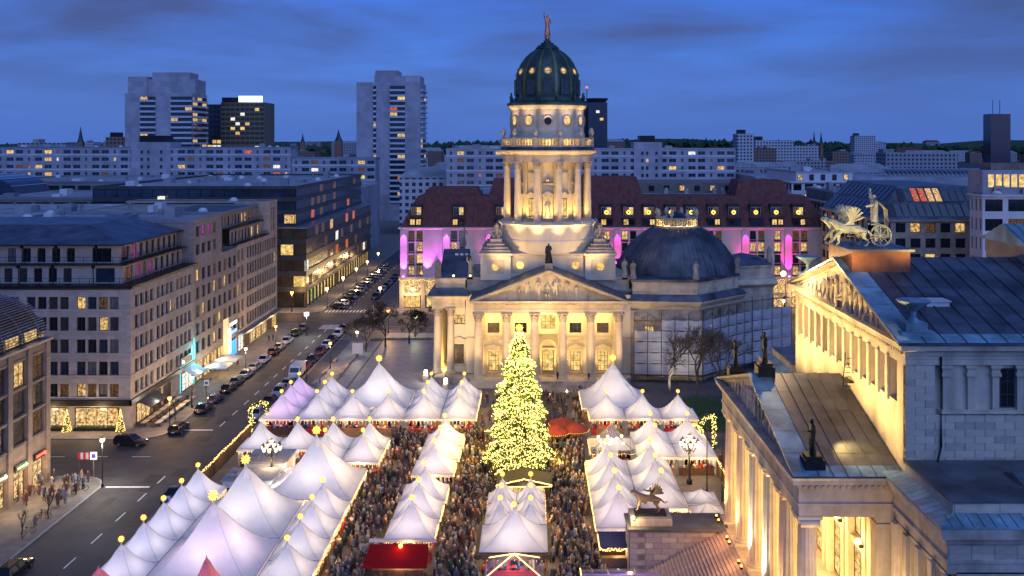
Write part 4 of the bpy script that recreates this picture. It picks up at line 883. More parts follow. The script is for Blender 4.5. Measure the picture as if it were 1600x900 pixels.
# pediment of the portico (faces the market)
pz0, pz1 = 19.3, 23.3
MB().ex_x([(69.6,pz0),(95.8,pz0),(TYM,pz1-.55)],19.9,20.4).build('tympanum', kstone_c, th)
for i in range(17):
    y = 72.2+i*1.3; h = (1-abs(y-TYM)/13.5)*3.2
    if h < .6: continue
    f_ = human([POSE_LEAN,POSE_ROBE,POSE_WALK,POSE_ARMUP][i % 4], 1, 1.3); tf(f_, h*.52, (19.85,y,pz0+.05), -PI/2+random.uniform(-.4,.4), .7); f_.build('relief_figure', kstone_c, th, True)
def gable_roof(x0, x1, y0, y1, z0, z1, mat_, th_=.16, nm='roof', trim=None, trimw=1.6, seam=None):
    ym = (y0+y1)/2
    for s, ya in ((0,y0),(1,y1)):
        b = MB(); b.add([(x0,ya,z0),(x1,ya,z0),(x1,ym,z1),(x0,ym,z1),(x0,ya,z0-th_),(x1,ya,z0-th_),(x1,ym,z1-th_),(x0,ym,z1-th_)], [(0,1,2,3),(7,6,5,4),(0,4,5,1),(0,3,7,4),(1,5,6,2)] if not s else [(3,2,1,0),(4,5,6,7),(1,5,4,0),(4,7,3,0),(2,6,5,1)])
        o = b.build(nm, mat_, th)
        if trim:
            b = MB(); q = trimw; sl = (z1-z0)/(ym-ya)
            for (xa,xb,yb0,yb1) in ((x0-.02,x0+q,ya,ym),(x0+q,x1,ya,ya+(1.3 if not s else -1.3))):
                b.add([(xa,yb0,z0+(yb0-ya)*sl+.03),(xb,yb0,z0+(yb0-ya)*sl+.03),(xb,yb1,z0+(yb1-ya)*sl+.03),(xa,yb1,z0+(yb1-ya)*sl+.03)],[(0,1,2,3)] if not s else [(3,2,1,0)])
            b.build('roof_edge_sheet', trim, o)
        if seam:
            b = MB(); sl = (z1-z0)/(ym-ya)
            xx = x0+trimw if trim else x0
            k = 0
            while xx < x1:
                b.add([(xx-.03,ya,z0),(xx+.03,ya,z0),(xx+.03,ym,z1),(xx-.03,ym,z1),(xx-.03,ya,z0+.09),(xx+.03,ya,z0+.09),(xx+.03,ym,z1+.09),(xx-.03,ym,z1+.09)], [(4,5,6,7),(0,4,7,3),(1,2,6,5)] if not s else [(7,6,5,4),(3,7,4,0),(5,6,2,1)]); xx += seam
            for k in range(1,5):
                yy = ya+(ym-ya)*k/5; zz_ = z0+(yy-ya)*sl
                b.add([(x0+.1,yy-.03,zz_+.05),(x1-.1,yy-.03,zz_+.05),(x1-.1,yy+.03,zz_+.06),(x0+.1,yy+.03,zz_+.06)],[(0,1,2,3)] if not s else [(3,2,1,0)])
            b.build('roof_seams', mat_, o)['kind'] = 'stuff'
gable_roof(19.2,27.4,68.15,97.25,pz0+.1,pz1+.1,lead_b,.2,'portico_roof',copper_blue,1.9,1.05)
def raking(x, y0, y1, z0, z1, mt, wd=.5):
    ym = (y0+y1)/2
    for ya in (y0,y1):
        b = MB(); prof = [(0,-.0),(-wd,.0),(-wd,-.25),(-.2,-.35),(-.2,-.6),(0,-.6)]; k = len(prof)
        vs = [(x+o,ya,z0+dz) for o,dz in prof]+[(x+o,ym,z1+dz) for o,dz in prof]
        b.add(vs, [(i,i+1,k+i+1,k+i) if ya == y1 else (i,k+i,k+i+1,i+1) for i in range(k-1)]); b.build('raking_cornice', kstone_c, th)
raking(19.95,68.5,96.9,pz0+.2,pz1,kstone_c,.7)
# statues over the portico
def statue(name, label, x, y, z, s, pose, mt, rz, ph=1.0, pw=.75, robe=.58):
    t = thing(name, label, 'statue', (x,y,z)); f_ = human(pose, 1, 1.25, robe=robe); tf(f_, s, (x,y,z+ph), rz); f_.build('figure', mt, t, True)
    MB().box(x-pw,x+pw,y-pw,y+pw,z-.4,z+ph*.75).box(x-pw*.8,x+pw*.8,y-pw*.8,y+pw*.8,z+ph*.75,z+ph).build('plinth', mt, t); return t
statue('rooftop_statue','dark robed statue on near corner of the theatre portico roof', 21.0,69.6,19.6,1.55,POSE_ROBE,bronze_dark,-PI/2,1.0)
statue('rooftop_statue','dark standing statue on the gable top of the theatre portico', 20.7,TYM,23.2,1.6,POSE_LOOK,bronze_dark,-PI/2,1.2)
statue('rooftop_statue','dark slender statue on far corner of the theatre portico roof', 21.0,96.0,19.9,1.6,POSE_ROBE,bronze_dark,-PI/2,1.0)
# main block
b = MB()
frw = Fr(27.5,TY1,5.0,-PI/2); W_ = TY1-TY0
ops = []
for k in range(13): u = 1.35+k*(W_-2.7)/13; ops.append((u+.25,u+(W_-2.7)/13-.25,19.45,22.5))
wall(b, frw, W_, 23.0, ops, .75, True); ops2 = []
b.build('west_wall', kstone_c, th)
# windows in the portico back wall and in the attic gallery
for k in range(13):
    u = 1.35+k*(W_-2.7)/13; pw_ = (W_-2.7)/13
    q0, q1 = frw.p(u-.25,-.02,0), frw.p(u+.25,-.18,0); MB().box(min(q0[0],q1[0])-.0,max(q0[0],q1[0]),min(q0[1],q1[1]),max(q0[1],q1[1]),24.2,27.6).build('gallery_pilaster', kstone_c, th)
for (k,y) in enumerate((72.3,77.5,82.7,87.9,93.1)):
    o = MB().box(26.9,27.5,y-2.4,y-1.6,5,16.1).build('pilaster', kstone_c, th); MB().box(26.9,27.5,y+1.6,y+2.4,5,16.1).build('pilaster', kstone_c, th)
    MB().box(27.05,27.5,y-1.6,y+1.6,10.2,10.7).build('lintel', kstone_c, th)
    f2 = Fr(27.49,y+1.5,5.0,-PI/2); window(th, f2, 0, .2, 3.0, 4.9, g_shop if k == 0 else g_warm, wood, 2, 3, -.12, 'door'); window(th, f2, .2, 6.0, 2.6, 3.8, g_gold if k == 1 else g_warm, frame_dark, 2, 2, -.12)
    s_ = MB().box(26.55,27.0,y-2.12,y-1.88,11.0,11.2).ball((26.5,y-2.0,11.5),.24,10,6); s_.m = [0]*6+[1]*(len(s_.m)-6); s_.build('wall_lamp', [metal_dark, e_bulb], th)
    lamp('POINT', (26.0,y-2.0,11.5), 90, YEL, .2, th, name='portico_wall_light'); lamp('POINT', (24.0,y,7.0), 130, YEL, .25, th, name='portico_light')
mainp = [(27.52,TY0),(78,TY0),(78,TY1),(27.52,TY1)]
MB().box(28.3,78,TY0+.45,TY1-.02,5,28.0).build('core_wall', kstone, th)
MB().sweep(mainp, [(0,28.0),(.06,28.02),(.06,28.2),(.12,28.3),(.12,28.55),(.5,28.7),(.55,29.0),(.65,29.2)]).build('main_cornice', kstone, th)
den = MB()
for i in range(62): den.box(27.2,27.4,68.6+i*.46,68.6+i*.46+.22,28.32,28.54)
den.build('dentils', kstone_c, th)['kind'] = 'stuff'
# north wall: built of single blocks around a strip of windows
frn = Fr(27.5,TY0,0,0)
nb_me = {}
for w_ in (1.45,.72):
    for mi, mt in enumerate((kstone, kstone_b, kstone_c)): nb_me[w_,mi] = MB().sweep([(0,0),(w_-.02,0),(w_-.02,.45),(0,.45)],[(-.015,0),(0,.015),(0,.505),(-.015,.52)]).mesh('stone_block', mt)
for r in range(15):
    z = 20.2+r*.525
    for c in range(8):
        x = 27.5+c*1.47+(.73 if r % 2 else 0); zt = z+.52
        if x > 38.5: continue
        if zt > 24.15 and z < 27.5 and x+1.45 > 30.0: 
            if r % 2 == 0 and False: pass
            if x+.72 <= 30.0: place('stone_block', nb_me[.72,random.choice((0,0,1,2))], th, (x,TY0,z))
            continue
        if r % 2 and c == 0: place('stone_block', nb_me[.72,random.choice((0,1,2))], th, (27.5,TY0,z))
        place('stone_block', nb_me[1.45,random.choice((0,0,0,1,2,2))], th, (x,TY0,z))
for k in range(5):
    x = 30.25+k*1.82
    block_pil(x,x+.5,TY0-.05,TY0+.45,24.25,27.55)
    MB().box(x+.5,x+1.82,TY0+.25,TY0+.45,24.25,27.55).build('wall_panel', kstone_c, th)
    if k in (2,4): window(th, Fr(x+.62,TY0+.1,24.4,0), 0, 0, 1.1, 2.9, g_dark, frame_dark, 2, 3, 0)
MB().box(30.0,40,TY0-.12,TY0+.4,23.98,24.25).build('sill_course', kstone_c, th); MB().box(27.45,40,TY0-.06,TY0+.4,27.58,28.0).build('architrave', kstone, th)
p_ = MB(); p_.tube([(30.05,TY0-.15,28.2),(30.05,TY0-.15,21.6),(29.6,TY0-.7,20.9),(29.2,TY0-1.4,20.5)],.09,8); p_.build('downpipe', metal_dark, th, True)
# upper roof
MB().ex_x([(69.4,29.2),(96.0,29.2),(TYM,33.1)],27.6,28.2).build('upper_tympanum', kstone_c, th)
for i in range(19):
    y = 71.5+i*1.24; h = (1-abs(y-TYM)/13.4)*3.6
    if h < .7: continue
    f_ = human([POSE_ROBE,POSE_LEAN,POSE_ARMUP,POSE_WALK,POSE_SIT][i % 5], 1, 1.35, robe=.8 if i % 5 == 0 else 0); tf(f_, h*.5, (27.5,y,29.25), -PI/2+random.uniform(-.5,.5), .8); f_.build('relief_figure', stone_white, th, True)
gable_roof(26.75,78,67.75,97.65,29.3,33.75,lead,.2,'upper_roof',copper_blue,2.0,1.5)
raking(27.65,68.0,97.4,29.45,33.6,kstone_c,.8)
MB().box(31.2,33.0,73.4,74.8,30.8,31.35).box(31.1,33.1,73.3,74.9,31.35,31.45).build('skylight', white_fac, th)
b = MB(); b.box(43,52,80.5,88,31.5,35.0); b.build('roof_house', sand_fac, th); b = MB(); b.add([(42.6,80,34.9),(52.4,80,34.9),(52.4,84.2,36.6),(42.6,84.2,36.6),(52.4,88.4,34.9),(42.6,88.4,34.9)],[(0,1,2,3),(3,2,4,5),(0,3,5),(1,4,2)]); b.build('roof_house_roof', copper_blue, th)
for k in range(12): x = 42.8+k*.82; MB().add([(x,79.98,34.93),(x+.06,79.98,34.93),(x+.06,84.2,36.66),(x,84.2,36.66)],[(0,1,2,3)]).build('roof_seam', lead, th)
for (y,nm) in ((69.3,'near'),(96.0,'far')):
    MB().box(27.3,29.9,y-.7,y+1.4,29.2,29.9).box(27.8,29.4,y-.3,y+1.0,29.9,30.5).build('bowl_plinth', copper_blue, th)
    MB().lathe([(.5,30.5),(.18,30.9),(.2,31.3),(.5,31.6),(1.15,32.0),(1.25,32.15),(1.1,32.15),(.4,31.9)],20,28.6,y+.35).build('bronze_bowl', copper_blue, th, True)
b = MB()
for i in range(7):
    y = 80.6-i*.1; z = 22.9+i*.42; b.box(26.95+i*.0,27.45,y-.5,y-.42,z,z+.06)
for s in (-.52,-.36): b.tube([(26.95,80.6,22.6),(26.95,79.9,25.9)],.04,5)
b.box(26.9,27.4,79.2,80.9,23.4,23.5); b.build('wall_ladder', metal_dark, th)
# quadriga pedestal
MB().box(27.4,32.4,79.6,85.8,32.2,34.6).build('quadriga_plinth', M('rusty_sheet', (.22,.09,.045), .55, .3, .8, metal=.3), th); MB().box(27.1,32.7,79.3,86.1,34.6,34.8).build('quadriga_slab', lead, th)
# lower wings to the near and far side
for (ya,yb,nm) in ((59.5,TY0-.02,0),(TY1+.02,106,1)):
    pl = [(26.6,ya),(78,ya),(78,yb),(26.6,yb)]
    bw = MB(); opsw = []; fw = Fr(26.6,yb,0,-PI/2); Lw = yb-ya
    for k in range(4):
        u = .7+k*2.1; opsw += [(u+.35,u+1.65,6.0,10.6),(u+.35,u+1.65,12.0,16.0)]
    wall(bw, fw, Lw, 16.4, opsw, .5); bw.build('wing_west_wall', kstone, th)
    for (u0,u1,v0,v1) in opsw: window(th, fw, u0, v0, u1-u0, v1-v0, g_warm if nm == 0 else g_dim, frame_dark, 2, 3, .35)
    for k in range(5): q = fw.p(.1+k*2.1,0,0); MB().box(26.32,26.6,q[1]-.75,q[1]-.1,5,16.2).build('pilaster', kstone, th)
    MB().box(27.2,78,ya,yb,0,16.4).build('wing_core', kstone, th)
    if nm == 0:
        for r in range(2):
            for c in range(12): place('stone_block', nb_me[1.45,random.choice((0,1,1,2))], th, (26.7+c*1.47,ya-.03,17.05+r*.53+.0))
    MB().sweep(pl, [(0,16.3),(0,17.0),(.1,17.02),(.1,17.2),(0,17.25),(0,18.2),(.2,18.3),(.25,18.6),(.6,18.75),(.65,19.3),(.6,19.5)]).build('wing_entablature', kstone_b, th)
    MB().sweep(pl, [(.72,19.45),(.72,19.56),(-.6,19.95),(-.62,19.8)]).build('wing_cornice_sheet', copper_blue, th)
    sm = MB()
    for k in range(60):
        x = 26.6+k*.7; sm.add([(x,ya-.7,19.585),(x+.05,ya-.7,19.585),(x+.05,ya+.58,19.965),(x,ya+.58,19.965)],[(0,1,2,3)])
    for k in range(13):
        y = ya+k*.7; sm.add([(25.9,y,19.585),(25.9,y+.05,19.585),(27.18,y+.05,19.965),(27.18,y,19.965)],[(3,2,1,0)])
    sm.build('sheet_seams', lead, th)['kind'] = 'stuff'
    MB().sweep(pl, [(-.62,19.7),(-.62,20.6),(-1.2,20.6),(-1.2,19.8)]).build('parapet', kstone, th)
    MB().sweep(pl, [(-.55,20.6),(-.55,20.75),(-1.3,20.78)]).build('parapet_coping', lead, th)
    if nm == 0:
        for c in range(9):
            if c % 2: continue
            place('stone_block', nb_me[1.45,2 if c % 4 else 0], th, (27.35+c*1.47,ya+.585,19.98))
    MB().box(28.2,77,ya+1.4,yb-.3,19.6,19.9).build('wing_roof', rooftar, th)
    if nm == 0:
        b = MB(); b.box(33.4,39,61.9,65.9,19.9,20.5); b.add([(33.1,61.6,20.5),(39.3,61.6,20.5),(39.3,63.9,21.25),(33.1,63.9,21.25),(39.3,66.2,20.5),(33.1,66.2,20.5)],[(0,1,2,3),(3,2,4,5),(0,3,5),(1,4,2)]); b.build('roof_hatch', lead, th)
# uplights at the column feet
for i in range(6):
    y = 69.7+i*5.2; c = [(1,.62,.22),(1,.45,.16),(1,.86,.62),(1,.84,.6),(1,.55,.2),(1,.5,.16)][i]
    for dy_ in (-.55,.55):
        o = MB().box(18.95,19.2,y+dy_-.12,y+dy_+.12,5.0,5.22).build('uplight', metal_dark, th); MB().ball((19.08,y+dy_,5.28),.13,8,5).build('lens', e_bulb_o, o)
    lamp('SPOT', (18.9,y,5.3), [1000,1100,1700,1600,1200,1000][i], c, .2, th, (20.5,y,13), 46, .9, 'column_uplight')
for y in (70.2,73.5,77.5,82.7,88,92,95.2):
    zr = 19.4+(14.55-abs(y-TYM))/14.55*4.0; lamp('SPOT', (22.4,y,zr+.7), 400, YEL, .3, th, (27.5,y,27.0), 125, .9, 'wall_floodlight')
lamp('SPOT', (23.4,72.0,21.8), 160, YEL, .2, th, (24.6,71.2,20.4), 100, .9, 'roof_floodlight')
lamp('POINT', (24.6,92.0,31.6), 420, WARM, .25, th, name='gable_floodlight'); MB().ball((26.3,97.3,30.2),.3,8,6).build('gable_floodlight_lens', e_bulb, th)
for y in (62,66.0): lamp('POINT', (24.3,y,12), 60, WARM, .3, th, name='wing_light')
for y in (81,86.4,91.6): lamp('POINT', (18.2,y,6.2), 34, (1,.42,.14), .25, th, name='forecourt_light')
lamp('SPOT', (19.5,60,3.0), 500, ORA, .5, th, (21,69.7,14), 60, .9, 'forecourt_light')

# ---------------------------------------------------------------- sculptures
def beast(L=2.6, wing=True, cat=True, head='cat', run=.0):
    "four-legged beast facing -X: chest deep, hind legs jointed, one continuous skin"
    pts = [(.0,0,1.25),(-.55,0,1.22),(-1.05,0,1.32),(-1.35,0,1.62),(-1.62,0,1.86),(-1.95,0,1.80),(.55,0,1.22),(.95,0,1.05),(1.3,0,.75),(1.55,0,.95)]
    ed = [(0,1),(1,2),(2,3),(3,4),(4,5),(0,6),(6,7),(7,8),(8,9)]; rad = [.34,.38,.34,.25,.22,.13,.33,.10,.06,.05]
    for s in (-1,1):
        i = len(pts); f = run if s < 0 else 0
        pts += [(-1.0,s*.22,1.1),(-1.05-f*.5,s*.26,.68+f*.25),(-1.0-f*.9,s*.26,.28+f*.45),(-1.2-f*.9,s*.26,.07+f*.4)]; ed += [(2,i),(i,i+1),(i+1,i+2),(i+2,i+3)]; rad += [.2,.13,.085,.09]
        i = len(pts); g = .25*s*run
        pts += [(.6,s*.24,1.0),(.35-g,s*.26,.65),(.72-g,s*.26,.38),(.6-g,s*.26,.07),(.4-g,s*.26,.05)]; ed += [(6,i),(i,i+1),(i+1,i+2),(i+2,i+3),(i+3,i+4)]; rad += [.24,.15,.085,.075,.07]
    vs, fs = skin(ed, pts, rad, 1); b = MB(); b.add(vs, fs)
    for s in (-1,1): b.lathe([(.07,2.0),(.05,2.12),(.005,2.22)],6,-1.55,s*.12)
    if wing:
        for s in (-1,1):
            for k in range(7):
                a = R(20+k*17); l = 1.5-.07*k; bx, bz = -.75+.09*k, 1.55
                tip = (bx+.9*l*math.cos(PI-a)*-1, s*(.35+.28*math.sin(a)), bz+l*math.sin(a)); w = .13
                b.add([(bx-w,s*.3,bz),(bx+w,s*.3,bz),(tip[0]+w*.8,tip[1],tip[2]),(tip[0]-w*.5,tip[1],tip[2]+.06),(bx-w,s*.25,bz),(bx+w,s*.25,bz)],[(0,1,2,3),(5,4,3,2)])
    return b
q = thing('griffin_chariot', 'verdigris bronze chariot drawn by griffins on the theatre roof', 'statue', (30,TYM,34.8))
for dy_ in (-1.0,1.0):
    b = beast(run=.6); tf(b, 1.25, (29.5,TYM+dy_,34.82)); b.build('griffin', bronze_green, q, True)
b = MB(); n = 16
b.add([(31.6+.75*math.cos(R(110+i*140/n)),TYM+sy,35.6+z) for sy in (-.6,.6) for z in (0,1.1) for i in range(n+1)], [(k*2*(n+1)+i,k*2*(n+1)+i+1,k*2*(n+1)+n+1+i+1,k*2*(n+1)+n+1+i) for k in range(2) for i in range(n)])
b.box(30.9,32.5,TYM-.6,TYM+.6,35.5,35.65); b.tube([(31.1,TYM-.6,36.7),(31.8,TYM-.62,36.75),(32.6,TYM-.6,36.3),(32.6,TYM-.6,35.6)],.07,6); b.tube([(31.1,TYM+.6,36.7),(31.8,TYM+.62,36.75),(32.6,TYM+.6,36.3),(32.6,TYM+.6,35.6)],.07,6); b.tube([(29.2,TYM,35.6),(31.2,TYM,35.55)],.07,6); b.box(30.86,30.95,TYM-.6,TYM+.6,35.5,36.8); b.build('chariot', bronze_green, q)
for sy in (-1,1):
    b = MB(); c = (31.9,TYM+sy*.78,35.75); rr = .92
    b.tube([(c[0]+rr*math.cos(2*PI*i/20),c[1],c[2]+rr*math.sin(2*PI*i/20)) for i in range(21)],.075,6)
    for k in range(8): b.tube([c,(c[0]+rr*math.cos(k*PI/4),c[1],c[2]+rr*math.sin(k*PI/4))],.04,5)
    b.ball(c,.16,8,5); b.build('wheel', bronze_green, q, True)
b = human(dict(POSE_ARMUP, el=(.36,-.2,1.3), wl=(.4,-.45,1.25), hl=(.4,-.52,1.25)), 1, 1.2, robe=.8); tf(b, 2.15, (31.6,TYM,35.65), -PI/2)
cape = [(31.85,TYM-.35,38.8),(31.85,TYM+.35,38.8),(32.6,TYM+.5,38.0),(32.6,TYM-.5,38.0),(32.7,TYM+.5,36.6),(32.7,TYM-.5,36.6),(32.3,TYM+.4,36.0),(32.3,TYM-.4,36.0)]
b.add(cape, [(0,1,2,3),(3,2,4,5),(5,4,6,7)]); b.build('charioteer', bronze_green, q, True)
lamp('SPOT', (25.5,TYM-6.5,33.8), 340, YEL, .2, q, (30.6,TYM,37), 80, .9, 'sculpture_light'); lamp('SPOT', (34,TYM-8,34.6), 280, YEL, .2, q, (31.4,TYM,37.5), 70, .9, 'sculpture_light')
for o in q.children:
    if o.type == 'MESH': o.location.x -= 1.15
q = thing('panther_sculpture', 'bronze panther with winged rider on the staircase side wall', 'statue', (12,95.6,5.75))
MB().box(10.5,13.7,94.8,96.4,5.75,5.95).build('slab', bronze_dark, q)
b = beast(wing=False, run=.25); tf(b, 1.12, (12.2,95.6,5.95)); b.build('panther', M('bronze_brown', (.16,.12,.085), .4, .3, 2, .2, metal=.5, dirt=0), q, True)
b = human(dict(POSE_SIT, er=(-.3,-.15,.85), wr=(-.3,-.4,.95), hr=(-.3,-.48,1.0)), 1, 1.1); tf(b, 1.35, (12.1,95.6,6.75), -PI/2)
for s in (-1,1):
    for k in range(6): a = R(15+k*16); l = 1.15-.06*k; b.add([(12.3,95.6+s*.12,8.0),(12.3,95.6+s*.2,7.75),(12.35+l*math.cos(a),95.6+s*.5,7.75+l*math.sin(a)-.12),(12.3+l*math.cos(a),95.6+s*.5,7.8+l*math.sin(a)+.08)],[(0,1,2,3)])
b.build('winged_rider', bpy.data.materials['bronze_brown'], q, True)
lamp('POINT', (9.9,93.5,6.3), 60, WARM, .15, q, name='sculpture_light'); MB().ball((10.2,94.1,5.9),.2,8,5).build('floodlight_lens', e_bulb, q)

# ================================================================== city buildings
def face(parent, fr, W, H, rows, cols, mat_, lit=.1, lits=None, dark=None, fm=None, nx=2, ny=1, depth=.3, simple=False, sill=None, nm='wall', pick=None):
    ops = [(u0,u1,v0,v1) for v0,v1 in rows for u0,u1 in cols]
    b = MB(); wall(b, fr, W, H, ops, depth); o = b.build(nm, mat_, parent)
    for j,(v0,v1) in enumerate(rows):
        for i,(u0,u1) in enumerate(cols):
            g = (pick(i,j) if pick else None) or (random.choice(lits or LITS) if random.random() < lit else (g_dim if random.random() < lit*.8 else dark or random.choice((g_dark,g_dark,g_half,g_half,g_blind,g_blue))))
            (swin if simple else window)(parent, fr, u0, v0, u1-u0, v1-v0, g, fm or frame_dark, nx, ny, depth-.12)
    return o
def groups(start, n, pitch, k, w, gap): return [(start+g*pitch+i*(w+gap), start+g*pitch+i*(w+gap)+w) for g in range(n) for i in range(k)]
def railing(parent, pts, z, h=1.0, mt=None, step=1.5):
    b = MB()
    for (a,c) in zip(pts,pts[1:]):
        b.tube([(a[0],a[1],z+h),(c[0],c[1],z+h)],.035,5); b.tube([(a[0],a[1],z+h*.5),(c[0],c[1],z+h*.5)],.02,4); L_ = math.hypot(c[0]-a[0],c[1]-a[1]); n = max(1,int(L_/step))
        for i in range(n+1): t = i/n; b.box(a[0]+(c[0]-a[0])*t-.025,a[0]+(c[0]-a[0])*t+.025,a[1]+(c[1]-a[1])*t-.025,a[1]+(c[1]-a[1])*t+.025,z,z+h)
    return b.build('railing', mt or metal_dark, parent)
def flat_roof(parent, x0, x1, y0, y1, z, mt=None, par=.5, units=6, seed=1, pm=None):
    MB().box(x0+.3,x1-.3,y0+.3,y1-.3,z-.3,z).build('roof', mt or roof_grey, parent)
    MB().sweep([(x0,y0),(x1,y0),(x1,y1),(x0,y1)],[(0,z-.3),(.06,z-.25),(.06,z+par),(-.32,z+par),(-.32,z-.1)],cap=False).build('parapet', pm or metal_grey, parent)
    rr = random.Random(seed)
    for i in range(units):
        w, d, h = rr.uniform(1,4), rr.uniform(1,4), rr.uniform(.6,2.2); x, y = rr.uniform(x0+1,max(x0+1.1,x1-5)), rr.uniform(y0+1,max(y0+1.1,y1-5)); t = rr.random()
        b = MB()
        if t < .5: b.box(x,x+w,y,y+d,z,z+h).box(x+.1,x+w-.1,y+.1,y+d-.1,z+h,z+h+.15); b.build('roof_unit', rr.choice((metal_grey,white_fac,roof_grey)), parent)
        elif t < .8: b.lathe([(1.0,z),(1.0,z+.35),(.85,z+.7),(.5,z+.95),(.02,z+1.05)],14,x,y); b.build('roof_dome_light', white_fac, parent, True)
        else: b.lathe([(.35,z),(.35,z+1.2),(.5,z+1.3),(.5,z+1.5),(.02,z+1.7)],10,x,y); b.build('roof_vent', metal_grey, parent, True)
XF = -61.5
# ---- corner block with restaurant
A = thing('corner_office_block', 'beige corner office block with lit restaurant windows at street level', 'building', (-75,155,0))
rowsA = [(5.0,7.0),(8.3,10.4),(11.7,13.8),(15.1,17.2),(18.4,20.3)]
W = 38.5; frS = Fr(-100,142,0,0)
colsS = groups(W-1.8-6.5,4,-7.65,4,1.38,.32); colsS = sorted([c for c in colsS if c[0] > .5])
face(A, frS, W, 21.5, rowsA, colsS, beige, .03, [g_warm,g_dim], None, None, 2, 1, .4, pick=lambda i,j: {(len(colsS)-4,4):g_warm,(len(colsS)-2,4):g_dim,(len(colsS)-3,0):g_dim,(len(colsS)-4,0):g_warm,(len(colsS)-1,0):g_dim}.get((i,j)))
frE = Fr(XF,142,0,PI/2)
face(A, frE, 26.6, 21.5, rowsA, groups(1.6,3,8.3,4,1.38,.5), beige, .07, [g_warm,g_dim,g_dim], None, None, 2, 1, .4)
for v0,v1 in rowsA:
    MB().box(-100,XF+.04,141.9,142.02,v0-.18,v0-.04).build('sill_course', beige_plain, A); MB().box(XF-.02,XF+.1,142,168.6,v0-.18,v0-.04).build('sill_course', beige_plain, A)
# ground floor: recessed shop front pieces standing in front of the wall plane
MB().box(-100,XF+.3,141.6,142.05,3.7,4.55).build('fascia_board', metal_dark, A); MB().box(XF-.05,XF+.34,141.6,168.6,3.7,4.55).build('fascia_board', metal_dark, A)
for (u0,u1) in ((-69.9,-63.3),(-77.6,-71.3)):
    window(A, Fr(u0,141.85,.0,0), 0, .3, u1-u0, 3.1, g_shop, metal_dark, 4, 1, .0, 'shop_window')
    # diners' tables behind the pane are part of the display; planter box below
    MB().box(u0,u1,141.2,141.6,0,.45).build('planter', metal_dark, A)
    h = MB(); rr = random.Random(int(-u0))
    for i in range(500): x, y, z = rr.uniform(u0+.1,u1-.1), rr.uniform(141.15,141.65), rr.uniform(.4,.8); s = .09; h.add([(x-s,y-s,z),(x+s,y,z+s*.4),(x,y+s,z+s)],[(0,1,2)])
    h.build('planter_hedge', hedge_m, A)['kind'] = 'stuff'
window(A, Fr(-86,141.85,0,0), 0, .3, 6.0, 3.1, g_dim, metal_dark, 4, 1, 0, 'shop_window')
for k,(y0,w) in enumerate(((144,5.2),(150.4,3.0),(154.6,3.0),(162.6,4.6))):
    window(A, Fr(XF+.05,y0,0,PI/2), 0, .2, w, 3.2, (g_shop,g_dim,g_brown,g_white)[k], metal_dark, 3, 1, -.05, 'shop_window')
for (y0,y1) in ((143.6,150.2),):
    b = MB(); b.add([(XF+.2,y0,3.9),(XF+.2,y1,3.9),(XF+2.4,y1,2.9),(XF+2.4,y0,2.9),(XF+2.4,y1,2.65),(XF+2.4,y0,2.65)],[(0,3,2,1),(3,5,4,2)]); b.build('awning', awn_dark, A)
b = MB(); b.add([(XF+.2,162.4,4.2),(XF+.2,167.8,4.2),(XF+2.6,167.8,2.9),(XF+2.6,162.4,2.9),(XF+2.6,167.8,2.6),(XF+2.6,162.4,2.6)],[(0,3,2,1),(3,5,4,2)]); b.build('awning', awn_grey, A)
MB().box(XF+.02,XF+.14,168.2,168.55,.2,8.5).build('cyan_light_strip', e_cyan, A); MB().box(XF+.02,XF+.12,161.8,168.2,4.6,4.8).build('cyan_light_strip', e_cyan, A); MB().box(XF+.02,XF+.12,161.8,162.1,.2,4.6).build('cyan_light_strip', e_cyan, A)
MB().box(XF+.3,XF+.42,161.2,166.6,4.9,6.3).build('sign_board', metal_dark, A); MB().ball((XF+.45,162.0,5.6),.34,10,6).build('sign_lamp', e_white, A)
lamp('POINT', (XF+1.0,167.9,6.0), 60, (.1,.85,.95), .3, A, name='cyan_light')
for (x,y) in ((-66.6+4,140.9),(-70.6,140.9)):
    pass
# cornice, two set-back storeys, hipped metal roof
MB().sweep([(-100,142),(XF,142),(XF,168.6),(-100,168.6)],[(0,21.4),(.12,21.5),(.5,21.75),(.55,22.0),(-.1,22.05)]).build('cornice', metal_dark, A)
for (zb,zt,so,matw) in ((22.05,24.9,2.2,beige_plain),(25.05,27.9,3.2,beige_plain)):
    x1, y0 = XF-so, 142+so
    f1 = Fr(-100,y0,zb,0); Wd = x1+100
    cs = []
    u = Wd-4.2
    for w in (3.0,1.3,1.3,1.3,1.3,1.3,1.3,1.3,1.3,1.3): cs.append((u,u+w)); u -= w+random.choice((1.0,1.0,2.0))
    cs = sorted([c for c in cs if c[0] > .3]); face(A, f1, Wd, zt-zb, [(.15,2.35)], cs, matw, .03, None, None, None, 2, 1, .3)
    f2 = Fr(x1,y0,zb,PI/2); face(A, f2, 24.5, zt-zb, [(.15,2.35)], [(.8,3.8)]+groups(5.2,1,1,8,1.3,1.1), matw, .2, [g_pink,g_dim,g_pink], None, None, 2, 1, .3)
    MB().sweep([(-100,y0),(x1,y0),(x1,168.6),(-100,168.6)],[(0,zt),(so*.45,zt+.02),(so*.45,zt+.16),(-.2,zt+.18)]).build('terrace_slab', metal_dark, A)
    railing(A, [(-100,142+.35 if so < 3 else 142+2.2),(XF-.35 if so < 3 else XF-2.2,142+.35 if so < 3 else 142+2.2),(XF-.35 if so < 3 else XF-2.2,168)], zb-.0, 1.05)
    for x in (-68.2,-74.5,-79.8): b = MB(); b.tube([(x,y0-.12,zb),(x,y0-.12,zt-.5)],.07,6).box(x-.2,x+.2,y0-.3,y0,zt-.5,zt-.1); b.build('rain_pipe', metal_dark, A)
b = MB(); e = 28.08; x1, y0 = XF-2.4, 144.4
